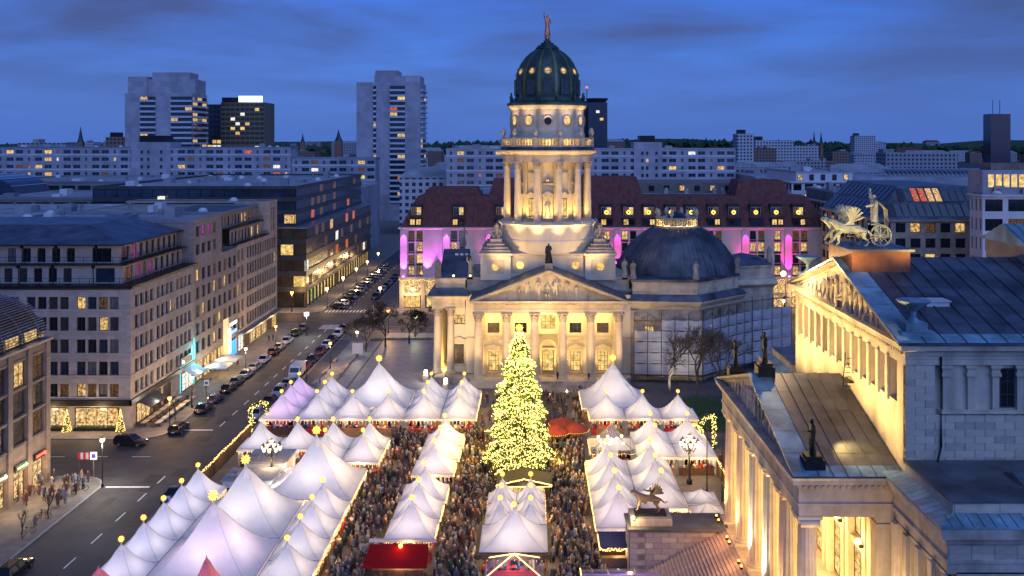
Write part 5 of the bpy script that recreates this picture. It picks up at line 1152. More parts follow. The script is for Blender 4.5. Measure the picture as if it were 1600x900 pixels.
b.add([(-104,y0,e),(x1,y0,e),(x1,169,e),(-104,169,e),(-104,153,30.4),(x1-9,153,30.4),(x1-9,169,30.4),(-104,169,30.4)],[(0,1,5,4),(1,2,6,5),(4,5,6,7),(3,2,1,0)]); b.build('roof', lead, A)
sm = MB()
for i in range(46): x = -103+i*.85; t = min(1,max(0,(x1-x)/9)); sm.add([(x,y0+.05,e+.02),(x+.05,y0+.05,e+.02),(x+.05,y0+8.6*t,e+2.33*t+.05),(x,y0+8.6*t,e+2.33*t+.05)],[(0,1,2,3)])
for i in range(28): y = y0+.5+i*.85; t = min(1,(y-y0)/8.6); sm.add([(x1-.05,y,e+.03),(x1-.05,y+.05,e+.03),(x1-9*t,y+.05,e+2.33*t+.05),(x1-9*t,y,e+2.33*t+.05)],[(0,1,2,3)])
sm.build('roof_seams', rooftar, A)['kind'] = 'stuff'
# ---- grey block
B = thing('grey_office_block', 'grey stone office block with lit passage between corner block and sand block', 'building', (-72,181,0))
fB = Fr(XF,168.6,0,PI/2); rowsB = [(5.2+3.3*k,7.4+3.3*k) for k in range(5)]; colsB = [(1.0+k*3.02,2.9+k*3.02) for k in range(8)]
face(B, fB, 24.4, 22.4, rowsB, colsB, grey_fac, .22, [g_warm,g_gold,g_dim,g_dim], None, None, 2, 1, .35)
fB2 = Fr(XF,168.6,22.4,PI/2); face(B, fB2, 15.4, 7.2, [(.9,2.8),(4.2,6.1)], [(1.0+k*3.02,2.9+k*3.02) for k in range(4)], grey_fac, .2, [g_pink,g_white], None, None, 2, 1, .35)
fB3 = Fr(XF-3,184,22.4,PI/2); face(B, fB3, 9.0, 6.4, [(.3,2.4),(3.6,5.6)], [(.6+k*2.1,2.1+k*2.1) for k in range(4)], grey_fac, .3, [g_warm,g_dim], None, None, 2, 1, .3)
MB().box(-95,XF-.02,168.62,168.9,0,29.6).box(-95,-75,168.9,193,21,29.2).box(XF-15,XF-3,184,193,22,28.6).box(XF-3,XF-.0,183.7,184.0,22.4,29.6).box(XF-3.0,XF,184,193,22.2,22.42).build('rear_wall', grey_fac, B)
flat_roof(B, -95, XF, 168.6, 184, 29.6, roof_grey, .5, 6, 4); flat_roof(B, -95, XF-2.6, 184, 193, 28.9, roof_grey, .3, 2, 5); railing(B, [(XF-.3,184.2),(XF-.3,192.8)], 22.42)
for k in range(6): y = 169.6+k*3.9; window(B, Fr(XF+.04,y,0,PI/2), 0, .2, 3.2, 3.6, (g_shop,g_shop,g_warm,g_gold,g_white,g_blue)[k], metal_dark, 2, 1, -.02, 'shop_window')
MB().box(XF+.02,XF+.12,184.4,187.4,0.1,8.6).build('lit_passage', E('lit_passage_wall',(1,.68,.32),.6), B)
for k,z in enumerate((6.6,4.9)): MB().box(XF+.1,XF+.25,188.3+k*.0,192.4,z,z+.6).build('shop_sign', (e_white,e_blue)[k], B)
for k in range(3): MB().box(XF+.1,XF+.2,188.4+k*1.4,189.4+k*1.4,.3,3.4).build('blue_shop_pane', E('blue_shop_light_%d' % k,(.05,.35,.9),1.4), B)
MB().box(XF+.3,XF+.7,186.9,187.2,1.5,6.5).build('vertical_sign', e_white, B)
for k,y in enumerate((172.6,178.4)):
    t = thing('cafe_parasol', ('broad pale cafe parasol outside the lit shops, nearer one','broad pale cafe parasol outside the lit shops, farther one')[k], 'parasol', (XF+3.0,y,0)); MB().tube([(XF+3,y,0),(XF+3,y,3.0)],.05,6).build('pole', metal_grey, t)
    b = MB(); b.add([(XF+3+sx*2.1,y+sy*2.1,2.5) for sx,sy in ((-1,-1),(1,-1),(1,1),(-1,1))]+[(XF+3,y,3.2)]+[(XF+3+sx*2.1,y+sy*2.1,2.25) for sx,sy in ((-1,-1),(1,-1),(1,1),(-1,1))],[(0,1,4),(1,2,4),(2,3,4),(3,0,4),(0,5,6,1),(1,6,7,2),(2,7,8,3),(3,8,5,0)]); b.build('canopy', awn_grey, t)
    lamp('POINT', (XF+3,y,2.0), 10, WARM, .25, t, name='cafe_light')
# ---- sand block
C = thing('sand_stone_block', 'sand coloured office block with long dark window bands at the street corner', 'building', (-72,208,0))
fC = Fr(XF,193,0,PI/2); rC = [(4.7+3.55*k,7.2+3.55*k) for k in range(5)]
face(C, fC, 30.5, 22.6, rC, [(.6,2.2),(3.2,4.8)]+[(7.0+k*1.9,8.8+k*1.9) for k in range(12)], sand_fac, .03, [g_warm,g_dim], g_dark, None, 1, 1, .45, pick=lambda i,j: g_gold if (j == 2 and i == 0) else None)
fC2 = Fr(XF-1.5,193,22.6,PI/2); face(C, fC2, 24, 3.1, [(.2,2.5)], [(1+k*2.3,2.5+k*2.3) for k in range(9)], sand_fac, .35, [g_warm,g_dim,g_gold], None, None, 1, 1, .3)
fC3 = Fr(XF-3,193,25.9,PI/2); face(C, fC3, 24, 3.1, [(.3,2.4)], [(1+k*2.3,2.5+k*2.3) for k in range(9)], sand_fac, .35, [g_warm,g_dim], None, None, 1, 1, .3)
MB().box(XF-3,XF,193,216.8,22.45,22.62).box(XF-3.2,XF-1.2,193,216.8,25.7,25.9).build('terrace_slab', metal_dark, C); railing(C, [(XF-.2,193.2),(XF-.2,216.6)], 22.62); railing(C, [(XF-1.5,193.2),(XF-1.5,216.6)], 25.9)
fC4 = Fr(XF-.0,217,22.6,PI/2); face(C, fC4, 6.5, 7.4, [(.6,5.9)], [(1.2,2.3),(3.2,4.3)], sand_fac, 0, None, None, None, 1, 2, .35)
MB().box(-95,XF-.5,223.2,223.48,0,29.9).box(-95,-78,193.2,223,22,29.4).box(XF-8,XF,216.8,217,22.6,30).box(-95,XF-3,192.9,193.1,22,29.5).build('rear_wall', sand_fac, C)
flat_roof(C, -95, XF-2.6, 193, 217, 29.2, rooftar, .3, 4, 8); flat_roof(C, -95, XF, 217, 223.5, 30.0, rooftar, .2, 1, 9, sand_fac)
for k in range(7): window(C, Fr(XF+.04,193.8+k*4.2,0,PI/2), 0, .2, 3.4, 3.4, (g_white,g_dim,g_shop,g_warm,g_shop,g_dim,g_warm)[k], metal_dark, 2, 1, -.02, 'shop_window')
MB().box(XF,XF+1.6,193.4,223,3.85,4.15).build('canopy', metal_grey, C)
# ---- dark glass block across the side street
D = thing('dark_glass_block', 'dark glass and metal office block with bands of reflections along the far street', 'building', (-80,290,0))
for (zb,zt,x1,y0,rows_,gl) in ((4.2,21,-60,246,4,g_brown),(21,31.5,-63.5,249,3,g_blue)):
    h = (zt-zb)/rows_
    for r in range(rows_):
        z0 = zb+r*h
        MB().box(-118,x1,y0,345,z0,z0+h*.34).build('spandrel_band', dark_fac, D)
        for k in range(17):
            xa = -118+k*(x1+118)/17; gg = random.choice((g_gold,g_warm)) if random.random() < .06 else gl
            MB().box(xa+.06,xa+(x1+118)/17-.06,y0+.25,y0+.4,z0+h*.34,z0+h).build('pane', gg, D)
        nn = 26
        for k in range(nn):
            ya = y0+k*(345-y0)/nn; q = random.random(); gg = g_red if q < .03 else random.choice((g_gold,g_warm,g_white)) if q < .055 else g_dim if q < .2 else gl
            MB().box(x1-.4,x1-.25,ya+.06,ya+(345-y0)/nn-.06,z0+h*.34,z0+h).build('pane', gg, D)
        for k in range(18): xa = -118+k*(x1+118)/17; MB().box(xa-.06,xa+.06,y0+.1,y0+.4,z0+h*.34,z0+h).build('mullion', metal_dark, D)
    MB().box(-117.5,x1-.5,y0+.5,344.5,zb,zt-.05).build('core', metal_dark, D)
MB().box(-116,-61,247,344,0,4.2).build('ground_floor_core', metal_dark, D)
for k in range(24):
    y = 246.6+k*4.05; MB().box(-60.5,-60,y,y+.5,0,4.2).build('pillar', dark_fac, D)
    if k % 1 == 0: MB().box(-60.9,-60.75,y+.6,y+3.9,.2,4.0).build('shop_pane', random.choice((g_gold,g_warm,g_dim,g_green if k < 6 else g_gold,g_shop)), D)
for k in range(9): MB().box(-117+k*6,-116.5+k*6,246,246.5,0,4.2).build('pillar', dark_fac, D); MB().box(-116.4+k*6,-111.2+k*6,246.7,246.85,.2,4.0).build('shop_pane', random.choice((g_dim,g_green,g_brown,g_dim)), D)
flat_roof(D, -118, -63.5, 249, 345, 31.6, roof_grey, .6, 26, 12, dark_fac); MB().box(-118,-59.9,245.9,345,21,21.3).build('ledge', metal_grey, D)
MB().box(-100,-98.6,247.5,248.9,24.8,29.5).build('lit_stair_window', g_white, D)
# ---- near left block with louvred glass roof
Eb = thing('near_brown_block', 'brown stone block with barrel shaped louvred glass roof at left edge', 'building', (-70,105,0))
XE = -63.0; y0E = 84.0; fE = Fr(XE,y0E,0,PI/2); WE = 121-y0E
colsE = [(WE-1.2-3.2-k*4.35,WE-1.2-k*4.35) for k in range(8)][::-1]; rE = [(6.9,9.9),(10.35,13.4),(13.85,16.9)]
face(Eb, fE, WE, 18.3, [(.3,3.5)]+rE, colsE, brown_fac, .12, [g_dim,g_warm], g_brown, None, 3, 2, .45, pick=lambda i,j: (g_shop if i > 4 else g_white) if j == 0 else None)
for v in (6.6,10.1,13.6,17.1): MB().box(XE-.02,XE+.14,y0E,121,v,v+.18).build('string_course', brown_fac, Eb)
for k in range(9): y = 121-.6-k*4.35; MB().box(XE,XE+.22,y-.5,y+.5,0,18.2).build('pilaster', brown_fac, Eb)
fEs = Fr(-90,121,0,0)
MB().box(-90,XE-.3,120.7,121,0,18.3).box(-90,-88,84,120.8,0,18.3).build('rear_wall', brown_fac, Eb)
MB().box(-90,XE+.4,y0E,121.3,18.3,18.6).build('cornice', metal_grey, Eb)
n = 12; arc = [(XE-.6-7.6*(1-math.cos(R(i*90/n)))-.0, 18.7+5.6*math.sin(R(i*90/n))) for i in range(n+1)]
b = MB(); vs = [(x,y,z) for y in (y0E,120.8) for x,z in arc]; k = n+1
b.add(vs, [(i,k+i,k+i+1,i+1) for i in range(n)]); b.add([(arc[i][0],120.8,arc[i][1]) for i in range(k)]+[(arc[-1][0],120.8,18.7)],[tuple(range(k+1))]); b.build('glass_vault', g_blue, Eb)
for i in range(26):
    a = R(4+i*3.3); x, z = XE-.45-7.75*(1-math.cos(a))+.0, 18.75+5.75*math.sin(a)
    b = MB(); b.box(x-.02,x+.26,y0E,121.0,z,z+.05); b.build('louvre', metal_grey, Eb)
for k in range(6): y = 119.5-k*4; b = MB(); b.tube([(x+.12,y,z+.12) for x,z in arc],.06,5); b.build('vault_rib', metal_grey, Eb)
MB().box(-90,XE-8.0,y0E,120.9,18.6,24.2).build('attic', rooftar, Eb)
for k in range(3): MB().box(XE-.75,XE-.6,108+k*4.2,110.6+k*4.2,18.9,20.0).build('lit_attic_window', g_warm, Eb)
for (y,sg,c) in ((118.2,e_red,(1,.3,.3)),(113.9,E('green_sign',(.3,1,.4),1.5),(.4,1,.4)),(109.4,e_white,(1,1,1))):
    MB().box(XE+.16,XE+.3,y-1.3,y+1.3,3.75,4.6).build('shop_fascia', metal_dark, Eb); o = MB().box(XE+.3,XE+.36,y-.9,y+.6,4.05,4.3).build('shop_lettering', sg, Eb); MB().ball((XE+.33,y+.95,4.18),.24,10,6).build('shop_emblem', sg, Eb)
    lamp('POINT', (XE+1.8,y,2.8), 60, WARM, .4, Eb, name='shop_light')
lamp('POINT', (-66.6,139.8,2.8), 80, WARM, .4, A, name='shop_light'); lamp('POINT', (-74,139.8,2.8), 60, WARM, .4, A, name='shop_light')
for y in (147,165,171,176,186,190,200,208,216): lamp('POINT', (XF+2.2,y,3.2), 36 if y < 192 else 26, (WARM,WHT)[int(y) % 2], .4, B if y > 168 else A, name='shop_light')

# ---- hotel with red mansard roof
Hh = thing('mansard_hotel', 'long pale hotel with red mansard roof and pink uplights behind the cathedral', 'hotel', (20,255,0))
HX0, HX1, HYf = -35.2, 78.5, 247.0
bays = int((HX1-HX0)/5.65); bw = (HX1-HX0)/bays
fH = Fr(HX0,HYf,8.2,0); colsH = []; 
for k in range(bays):
    if k % 2 == 0: colsH += [(k*bw+2.15,k*bw+3.75),(k*bw+4.35,k*bw+5.95)] if k*bw+6 < HX1-HX0 else []
    else: colsH += [(k*bw+3.0,k*bw+4.6)] if k % 4 == 1 and k > 4 else []
colsH = sorted(colsH); rowsH = [(.4+3.15*j,2.7+3.15*j) for j in range(4)]
face(Hh, fH, HX1-HX0, 12.8, rowsH, colsH, hotel_fac, .42, [g_warm,g_gold,g_warm,g_dim], None, frame_dark, 2, 2, .35)
for (u0,u1) in colsH:
    for v0,v1 in rowsH: MB().box(HX0+u0-.1,HX0+u1+.1,HYf-.12,HYf+.02,8.2+v0-.55,8.2+v0-.1).build('window_spandrel', frame_dark, Hh)
for k in range(bays+1):
    x = HX0+k*bw+(1.0 if k % 2 == 0 else 1.5)
    if k % 2 == 0: MB().box(x-.95,x+.85,HYf-.3,HYf,0,20.8).build('pier', hotel_fac, Hh)
for x in (HX0+18.4,):
    b = MB()
    for z in range(20): b.box(x-.7,x+.7,HYf-.42,HYf-.3,9+z*.55,9.3+z*.55)
MB().sweep([(HX0,HYf),(HX1,HYf),(HX1,262),(HX0,262)],[(0,20.7),(.2,20.8),(.55,21.0),(.55,21.3),(0,21.35)]).build('cornice', hotel_fac, Hh)
b = MB(); b.add([(HX0,HYf,21.3),(HX1,HYf,21.3),(HX1-4,HYf+4.6,29.3),(HX0+4,HYf+4.6,29.3),(HX1,262,21.3),(HX0,262,21.3),(HX1-4,262,29.3),(HX0+4,262,29.3)],[(0,1,2,3),(1,4,6,2),(5,0,3,7),(3,2,6,7)]); b.build('mansard_roof', redtile, Hh)
# tile courses on the slope
tc_ = MB()
for i in range(1,22):
    t = i/22; z = 21.3+8*t; y = HYf+4.6*t; tc_.add([(HX0+4*t,y-.03,z),(HX1-4*t,y-.03,z),(HX1-4*t,y+.0,z+.07),(HX0+4*t,y+.0,z+.07)],[(0,1,2,3)])
tc_.build('tile_courses', redtile, Hh)['kind'] = 'stuff'
dorm = MB(); dorm.box(-1.5,1.5,-.15,3.0,0,2.9).box(-1.65,1.65,-.25,3.0,2.9,3.15); dorm_me = dorm.mesh('dormer', frame_dark)
dorm2 = MB(); dorm2.box(-1.7,1.7,-.1,3.0,0,2.0).box(-1.85,1.85,-.2,3.0,2.0,2.15); dorm2_me = dorm2.mesh('dormer', frame_dark)
for k in range(0,bays):
    xx = [HX0+k*bw+4.05] if k % 2 == 0 else ([HX0+k*bw+3.8] if k > 4 else [])
    for x in xx:
        if x > HX1-4: continue
        o = place('dormer', dorm2_me, Hh, (x,HYf+.25,21.7)); f4 = Fr(x-1.5,HYf+.15,21.9,0)
        for i in range(2): swin(Hh, f4, i*1.6, 0, 1.4, 1.6, random.choice((g_gold,g_dark,g_warm,g_blue)), frame_dark, 2, 1, -.14)
        o = place('dormer', dorm_me, Hh, (x,HYf+1.9,24.2)); f4 = Fr(x-1.35,HYf+1.75,24.4,0)
        for i in range(2): swin(Hh, f4, i*1.42, 0, 1.28, 2.2, random.choice((g_gold,g_dark,g_blue,g_dim)), frame_lt, 2, 1, -.14)
        railing(Hh, [(x-1.7,HYf+1.5),(x+1.7,HYf+1.5)], 24.1, .95, metal_dark, .5)
        if k > 7:
            wr = MB(); wr.tube([(x+.42*math.cos(2*PI*i/14),HYf+1.4,25.2+.42*math.sin(2*PI*i/14)) for i in range(15)],.16,6); wr.build('lit_wreath', e_star, Hh)
for (x0,x1,y0,y1,z1) in ((-12,-2,252,262,34),(8,30,252,264,34.5),(55,70,252,264,33.6),(-30,-14,253,266,31.5)):
    b = MB(); b.add([(x0,y0,29.3),(x1,y0,29.3),(x1,y1,29.3),(x0,y1,29.3),(x0+1.5,y0+2,z1),(x1-1.5,y0+2,z1),(x1-1.5,y1,z1),(x0+1.5,y1,z1)],[(0,1,5,4),(1,2,6,5),(3,0,4,7),(4,5,6,7)]); b.build('roof_block', redtile, Hh)
MB().box(HX0+4,HX1-4,HYf+4.6,290,28.9,29.25).build('flat_roof', roof_grey, Hh); MB().box(-8,66,268,290,29.2,32.3).build('rear_attic', brown_fac, Hh)
for k in range(16): swin(Hh, Fr(-6+k*4.4,267.9,29.9,0), 0, 0, 1.5, 1.6, g_warm if k % 5 in (1,3) else g_dark, frame_dark, 2, 1, -.14)
for k in range(18):
    x, y = random.uniform(HX0+6,HX1-8), random.uniform(263,266); MB().box(x,x+1.2,y,y+1.2,29.2,30.4).lathe([(.7,30.4),(.5,30.9),(.05,31.2)],8,x+.6,y+.6).build('roof_vent', metal_grey, Hh)
# ground floor arcade
for k in range(bays):
    x0 = HX0+k*bw
    MB().box(x0,x0+1.0,HYf-1.6,HYf,0,8.2).build('arcade_pier', stone_plain, Hh)
    window(Hh, Fr(x0+1.0,HYf-.6,0,0), 0, 3.9, bw-1.0, 3.4, g_shop, stone_plain, 3, 2, 0, 'arcade_window'); window(Hh, Fr(x0+1.0,HYf-.4,0,0), .3, .1, bw-1.6, 3.2, g_gold if k < 3 else g_shop, metal_dark, 3, 1, 0, 'entrance_door')
    MB().box(x0+1.0,x0+bw,HYf-1.5,HYf-.3,3.4,3.9).build('arcade_beam', stone_plain, Hh)
MB().box(HX0-.2,HX1,HYf-1.9,HYf,7.4,8.25).build('arcade_cornice', stone_plain, Hh); ls = MB()
for i in range(420): ls.octa((HX0+i*.27,HYf-2.0+random.uniform(-.1,.1),7.5+random.uniform(-.3,.3)),.07)
ls.build('string_lights', e_fairy, Hh)['kind'] = 'stuff'
for k in range(0,bays,2):
    x = HX0+k*bw+.95
    if 30 < k*bw < 52: continue
    o = MB().box(x-.25,x+.25,HYf-1.2,HYf-.8,8.25,8.5).build('pink_floodlight', e_pinkbulb, Hh)
    pc = PINK if k > 3 else (.8,.10,1)
    lamp('SPOT', (x,HYf-1.5,8.7), 900, pc, .15, Hh, (x,HYf-.3,16), 62, .7, 'pink_uplight'); lamp('SPOT', (x,HYf-1.1,20.6), 420, pc, .15, Hh, (x,HYf-.3,13), 55, .7, 'pink_downlight')
for k in (1,): lamp('SPOT', (HX0+k*bw+1.5,HYf-1.5,8.6), 1300, (.9,.14,1), .2, Hh, (HX0+k*bw+1.5,HYf+.4,19), 60, .8, 'pink_uplight')
for k in range(0,bays,2): lamp('POINT', (HX0+k*bw+3,HYf-3.2,4.5), 200 if k < 4 else 120, WARM, .4, Hh, name='arcade_light')

# ---- far slab blocks and towers
def slab(name, label, x0, x1, y, z1, floors, fh, mt, z_from=18, ncol=None, lit=.1, cw=4.2, seed=1, depth=14, cat='building', raised=()):
    random.seed(seed); t = thing(name, label, cat, ((x0+x1)/2,y+depth/2,0))
    MB().box(x0+.3,x1-.3,y+.5,y+depth,0,z1-.1).build('core', mt, t)
    n = ncol or int((x1-x0)/cw); pw = (x1-x0)/n; f = Fr(x0,y,z_from,0)
    rows = []; v = z1-z_from-.9-fh*.55
    while v > .3 and len(rows) < floors: rows.append((v,v+fh*.5)); v -= fh
    cols = [(k*pw+(pw*.12 if k % 3 else pw*.38),k*pw+(pw*.88 if k % 3 else pw*.62)) for k in range(n)]
    face(t, f, x1-x0, z1-z_from, rows[::-1], cols, mt, lit, [g_warm,g_gold,g_warm,g_red,g_white], g_blue, white_fac2, 2, 1, .35, True)
    for j in range(0,len(rows),2): MB().box(x0-.05,x1+.05,y-.06,y+.02,z_from+rows[j][0]-.75,z_from+rows[j][0]-.15).build('spandrel_band', white_fac, t)
    flat_roof(t, x0, x1, y, y+depth, z1, roof_grey, .4, int((x1-x0)/14), seed)
    for (a,b_,h) in raised:
        MB().box(a,b_,y-.4,y+depth,z_from,z1+h).build('stair_tower', mt, t)
        for j in range(len(rows)):
            for q in (.25,.42,.75): swin(t, Fr(a,y-.4,z_from,0), (b_-a)*q, rows[j][0], 1.3, fh*.5, g_blue if random.random() > .1 else g_warm, white_fac2, 1, 1, -.14)
        MB().box(a+3,b_-3,y+2,y+depth-2,z1+h,z1+h+3).build('plant_room', metal_dark, t)
    random.seed(7+seed); return t
slab('slab_apartment_block','long mauve apartment slab with lit windows across the left background', -262,-112,430,41.4,6,3.42,mauve_fac,20,34,.13,4.4,21,raised=((-186,-168,2.6),))
slab('slab_apartment_block','lower pale apartment slab left of the white tower block', -112,-73,431,36.5,7,3.42,white_fac2,14,9,.1,4.3,22)
slab('slab_apartment_block','pale apartment slab with stair tower right of the cathedral tower', -40,94,430,40.8,6,3.42,mauve_fac,24,30,.09,4.4,23,raised=((47,60,3.2),))
def tower(name, label, x0, x1, y, z1, floors, depth, mt, bands, side, seed, top=(), lit=.12, zb=14):
    "bands: (u0,u1,kind) strips on the front, w = window/balcony strip"
    random.seed(seed); t = thing(name, label, 'tower', ((x0+x1)/2,y+depth/2,0)); fh = (z1-zb-2)/floors
    MB().box(x0,x1,y,y+depth,0,z1).build('core', mt, t)
    for (u0,u1,nw) in bands:
        for j in range(floors):
            z = zb+j*fh
            MB().box(x0+u0,x0+u1,y-.9,y,z,z+fh*.36).build('balcony', white_fac, t)
            for q in range(nw): w = (u1-u0)/nw; swin(t, Fr(x0+u0+q*w,y,z+fh*.36,0), .05, 0, w-.1, fh*.64, random.choice((g_warm,g_gold,g_warm,g_red)) if random.random() < lit else g_blue, frame_dark, 2, 1, -.14)
    if side:                  # balconies on the right-hand face
        for j in range(floors):
            z = zb+j*fh; MB().box(x1,x1+1.1,y+1,y+depth-1,z,z+fh*.36).build('balcony', white_fac, t)
            for q in range(3): w = (depth-2)/3; swin(t, Fr(x1,y+1+q*w,z+fh*.36,PI/2), .05, 0, w-.1, fh*.6, g_warm if random.random() < lit else g_blue, frame_dark, 2, 1, -.14)
    for (a,b_,ya,yb,h) in top: MB().box(x0+a,x0+b_,y+ya,y+yb,z1,z1+h).build('roof_storey', (mt,dark_fac)[h < 4], t)
    for k in range(9): x = random.uniform(x0+2,x1-2); MB().box(x-.06,x+.06,y+depth*.5,y+depth*.5+.12,z1,z1+random.uniform(3,6.5)).build('antenna', metal_dark, t)
    random.seed(7+seed); return t
tower('tower_block','tall white tower block left of the cathedral with lit red top windows', xat(557,520),xat(657,520),520,77.5,22,26,mauve_fac,((0.0+26*520/1450,31*520/1450,1),(52*520/1450,76*520/1450,2)),True,31,((26*520/1450,98*520/1450,4,24,4),(27*520/1450,62*520/1450,5,22,7)),zb=10)
tower('tower_block','wide pale tower block with rows of balconies at far left', xat(195,520),xat(300,520),520,71.5,18,24,mauve_fac,((24*520/1450,48*520/1450,2),(72*520/1450,105*520/1450,3)),True,32,((0,30*520/1450,4,22,9.5),(30*520/1450,105*520/1450,5,22,8),(36*520/1450,95*520/1450,6,20,12)),zb=16)
# dark towers
def plain_tower(label, x0, x1, y, z1, depth, mt, floors, ncol, lit, seed, gl, zb=20, extra=None, lits=None):
    random.seed(seed); t = thing('office_tower', label, 'tower', ((x0+x1)/2,y+depth/2,0)); MB().box(x0,x1,y,y+depth,0,z1).build('core', mt, t); fh = (z1-zb)/floors; w = (x1-x0)/ncol
    for j in range(floors):
        for i in range(ncol): swin(t, Fr(x0+i*w,y,zb+j*fh,0), .1, .5, w-.2, fh-.9, random.choice(lits or [g_warm,g_gold,g_white]) if random.random() < (lit(j) if callable(lit) else lit) else gl, mt, 1, 1, -.14)
    if extra: extra(t)
    random.seed(9); return t
x0,x1 = xat(345,560),xat(413,560)
plain_tower('dark bronze office tower with bright white rooftop sign', x0,x1,560,zat(160,560),22,M('bronze_cladding',(.20,.17,.11),.6,.1,.1),16,9,.17,41,g_brown,22,lambda t: (MB().box(x0+11,x1-1,559.2,559.8,zat(160,560)+.2,zat(150,560)).build('rooftop_sign', e_white, t), MB().box(x0,x0+11,562,575,zat(160,560),zat(152,560)).build('plant_room', metal_dark, t)))
xa,xb = xat(317,600),xat(346,600)
plain_tower('slim blue glass office tower beside the bronze tower', xa,xb,600,zat(163,600),20,dark_fac,15,4,lambda j: .9 if j < 8 else .03,42,g_blue,20)
xc,xd_ = xat(919,900),xat(949,900)
plain_tower('far glass tower with flared crown right of the cathedral dome', xc,xd_,900,zat(160,900),22,g_blue,20,5,.05,43,g_blue,10,lambda t: (MB().lathe([(8,zat(160,900)),(11,zat(154,900)),(11,zat(153,900))],24,(xc+xd_)/2,911).build('crown', dark_fac, t), MB().box(xc-8,xc+1,905,925,0,zat(157,900)).build('dark_slab', metal_dark, t), MB().tube([(xc-1,905,zat(157,900)),(xc-1,905,zat(137,900))],.4,5).build('mast', metal_dark, t), MB().ball((xc-1,905,zat(136,900)),.9,8,5).build('red_beacon', e_red, t)))
xe,xf = xat(1548,1500),xat(1579,1500)
plain_tower('lone dark high-rise with two masts on the right horizon', xe,xf,1500,zat(178,1500),25,g_blue,16,5,.0,44,g_blue,0,lambda t: [MB().tube([(x,1510,zat(178,1500)),(x,1510,zat(156,1500))],.5,5).build('mast', metal_dark, t) for x in (xat(1556,1500),xat(1567,1500))])
# ---- mid-distance blocks on the left, behind the corner block
mids = [(-150,-97,205,240,27.5,'white_panel','low white office block with big dark windows behind the corner block'),(-230,-120,262,300,28,'','broad flat-roofed office block behind the corner block'),(-190,-119,320,380,30,'','grey flat-roofed block left of the dark glass block'),(-118,-66,352,400,26,'white_panel','white low block at the end of the left street'),(-250,-196,300,370,29.5,'','flat-roofed block at the left edge under the apartment slab')]
for i,(xa,xb,ya,yb,z,mn,lb) in enumerate(mids):
    random.seed(50+i); t = thing('office_block', lb, 'building', ((xa+xb)/2,(ya+yb)/2,0)); mt = white_fac2 if mn else (dark_fac,brown_fac,far_fac)[i % 3]
    MB().box(xa+.3,xb-.3,ya+.5,yb,0,z-.2).build('core', mt, t); n = int((xb-xa)/5.2); pw = (xb-xa)/n
    face(t, Fr(xa,ya,z-11,0), xb-xa, 11, [(.8,2.8),(4.3,6.4),(7.6,10)], [(k*pw+.5,(k+1)*pw-.5) for k in range(n)], mt, .08, [g_warm,g_gold], g_blue, frame_dark, 3, 1, .35, True)
    MB().box(xb-.0,xb+.01,ya+.5,yb,0,z-.2).build('side_wall', mt, t)
    flat_roof(t, xa, xb, ya, yb, z, roof_grey, .5, 14, 60+i, white_fac2 if mn else None)
random.seed(8)
t = thing('glass_vault_hall', 'low hall with arched glass vault roof at the left edge', 'building', (-150,290,0)); b = MB(); n = 14
b.add([(-168+12*math.cos(R(180-i*180/n)),y,28+6*math.sin(R(i*180/n))) for y in (280,300) for i in range(n+1)],[(i,i+1,n+2+i,n+1+i) for i in range(n)]+[tuple(range(n,-1,-1))]); b.build('vault', g_blue, t)
for i in range(0,n+1,2): MB().tube([(-168+12.1*math.cos(R(180-i*180/n)),y,28+6.1*math.sin(R(i*180/n))) for y in (280,300)],.12,5).build('rib', white_fac, t)
MB().box(-180,-156,280.2,300,0,28).build('wall', far_fac, t)
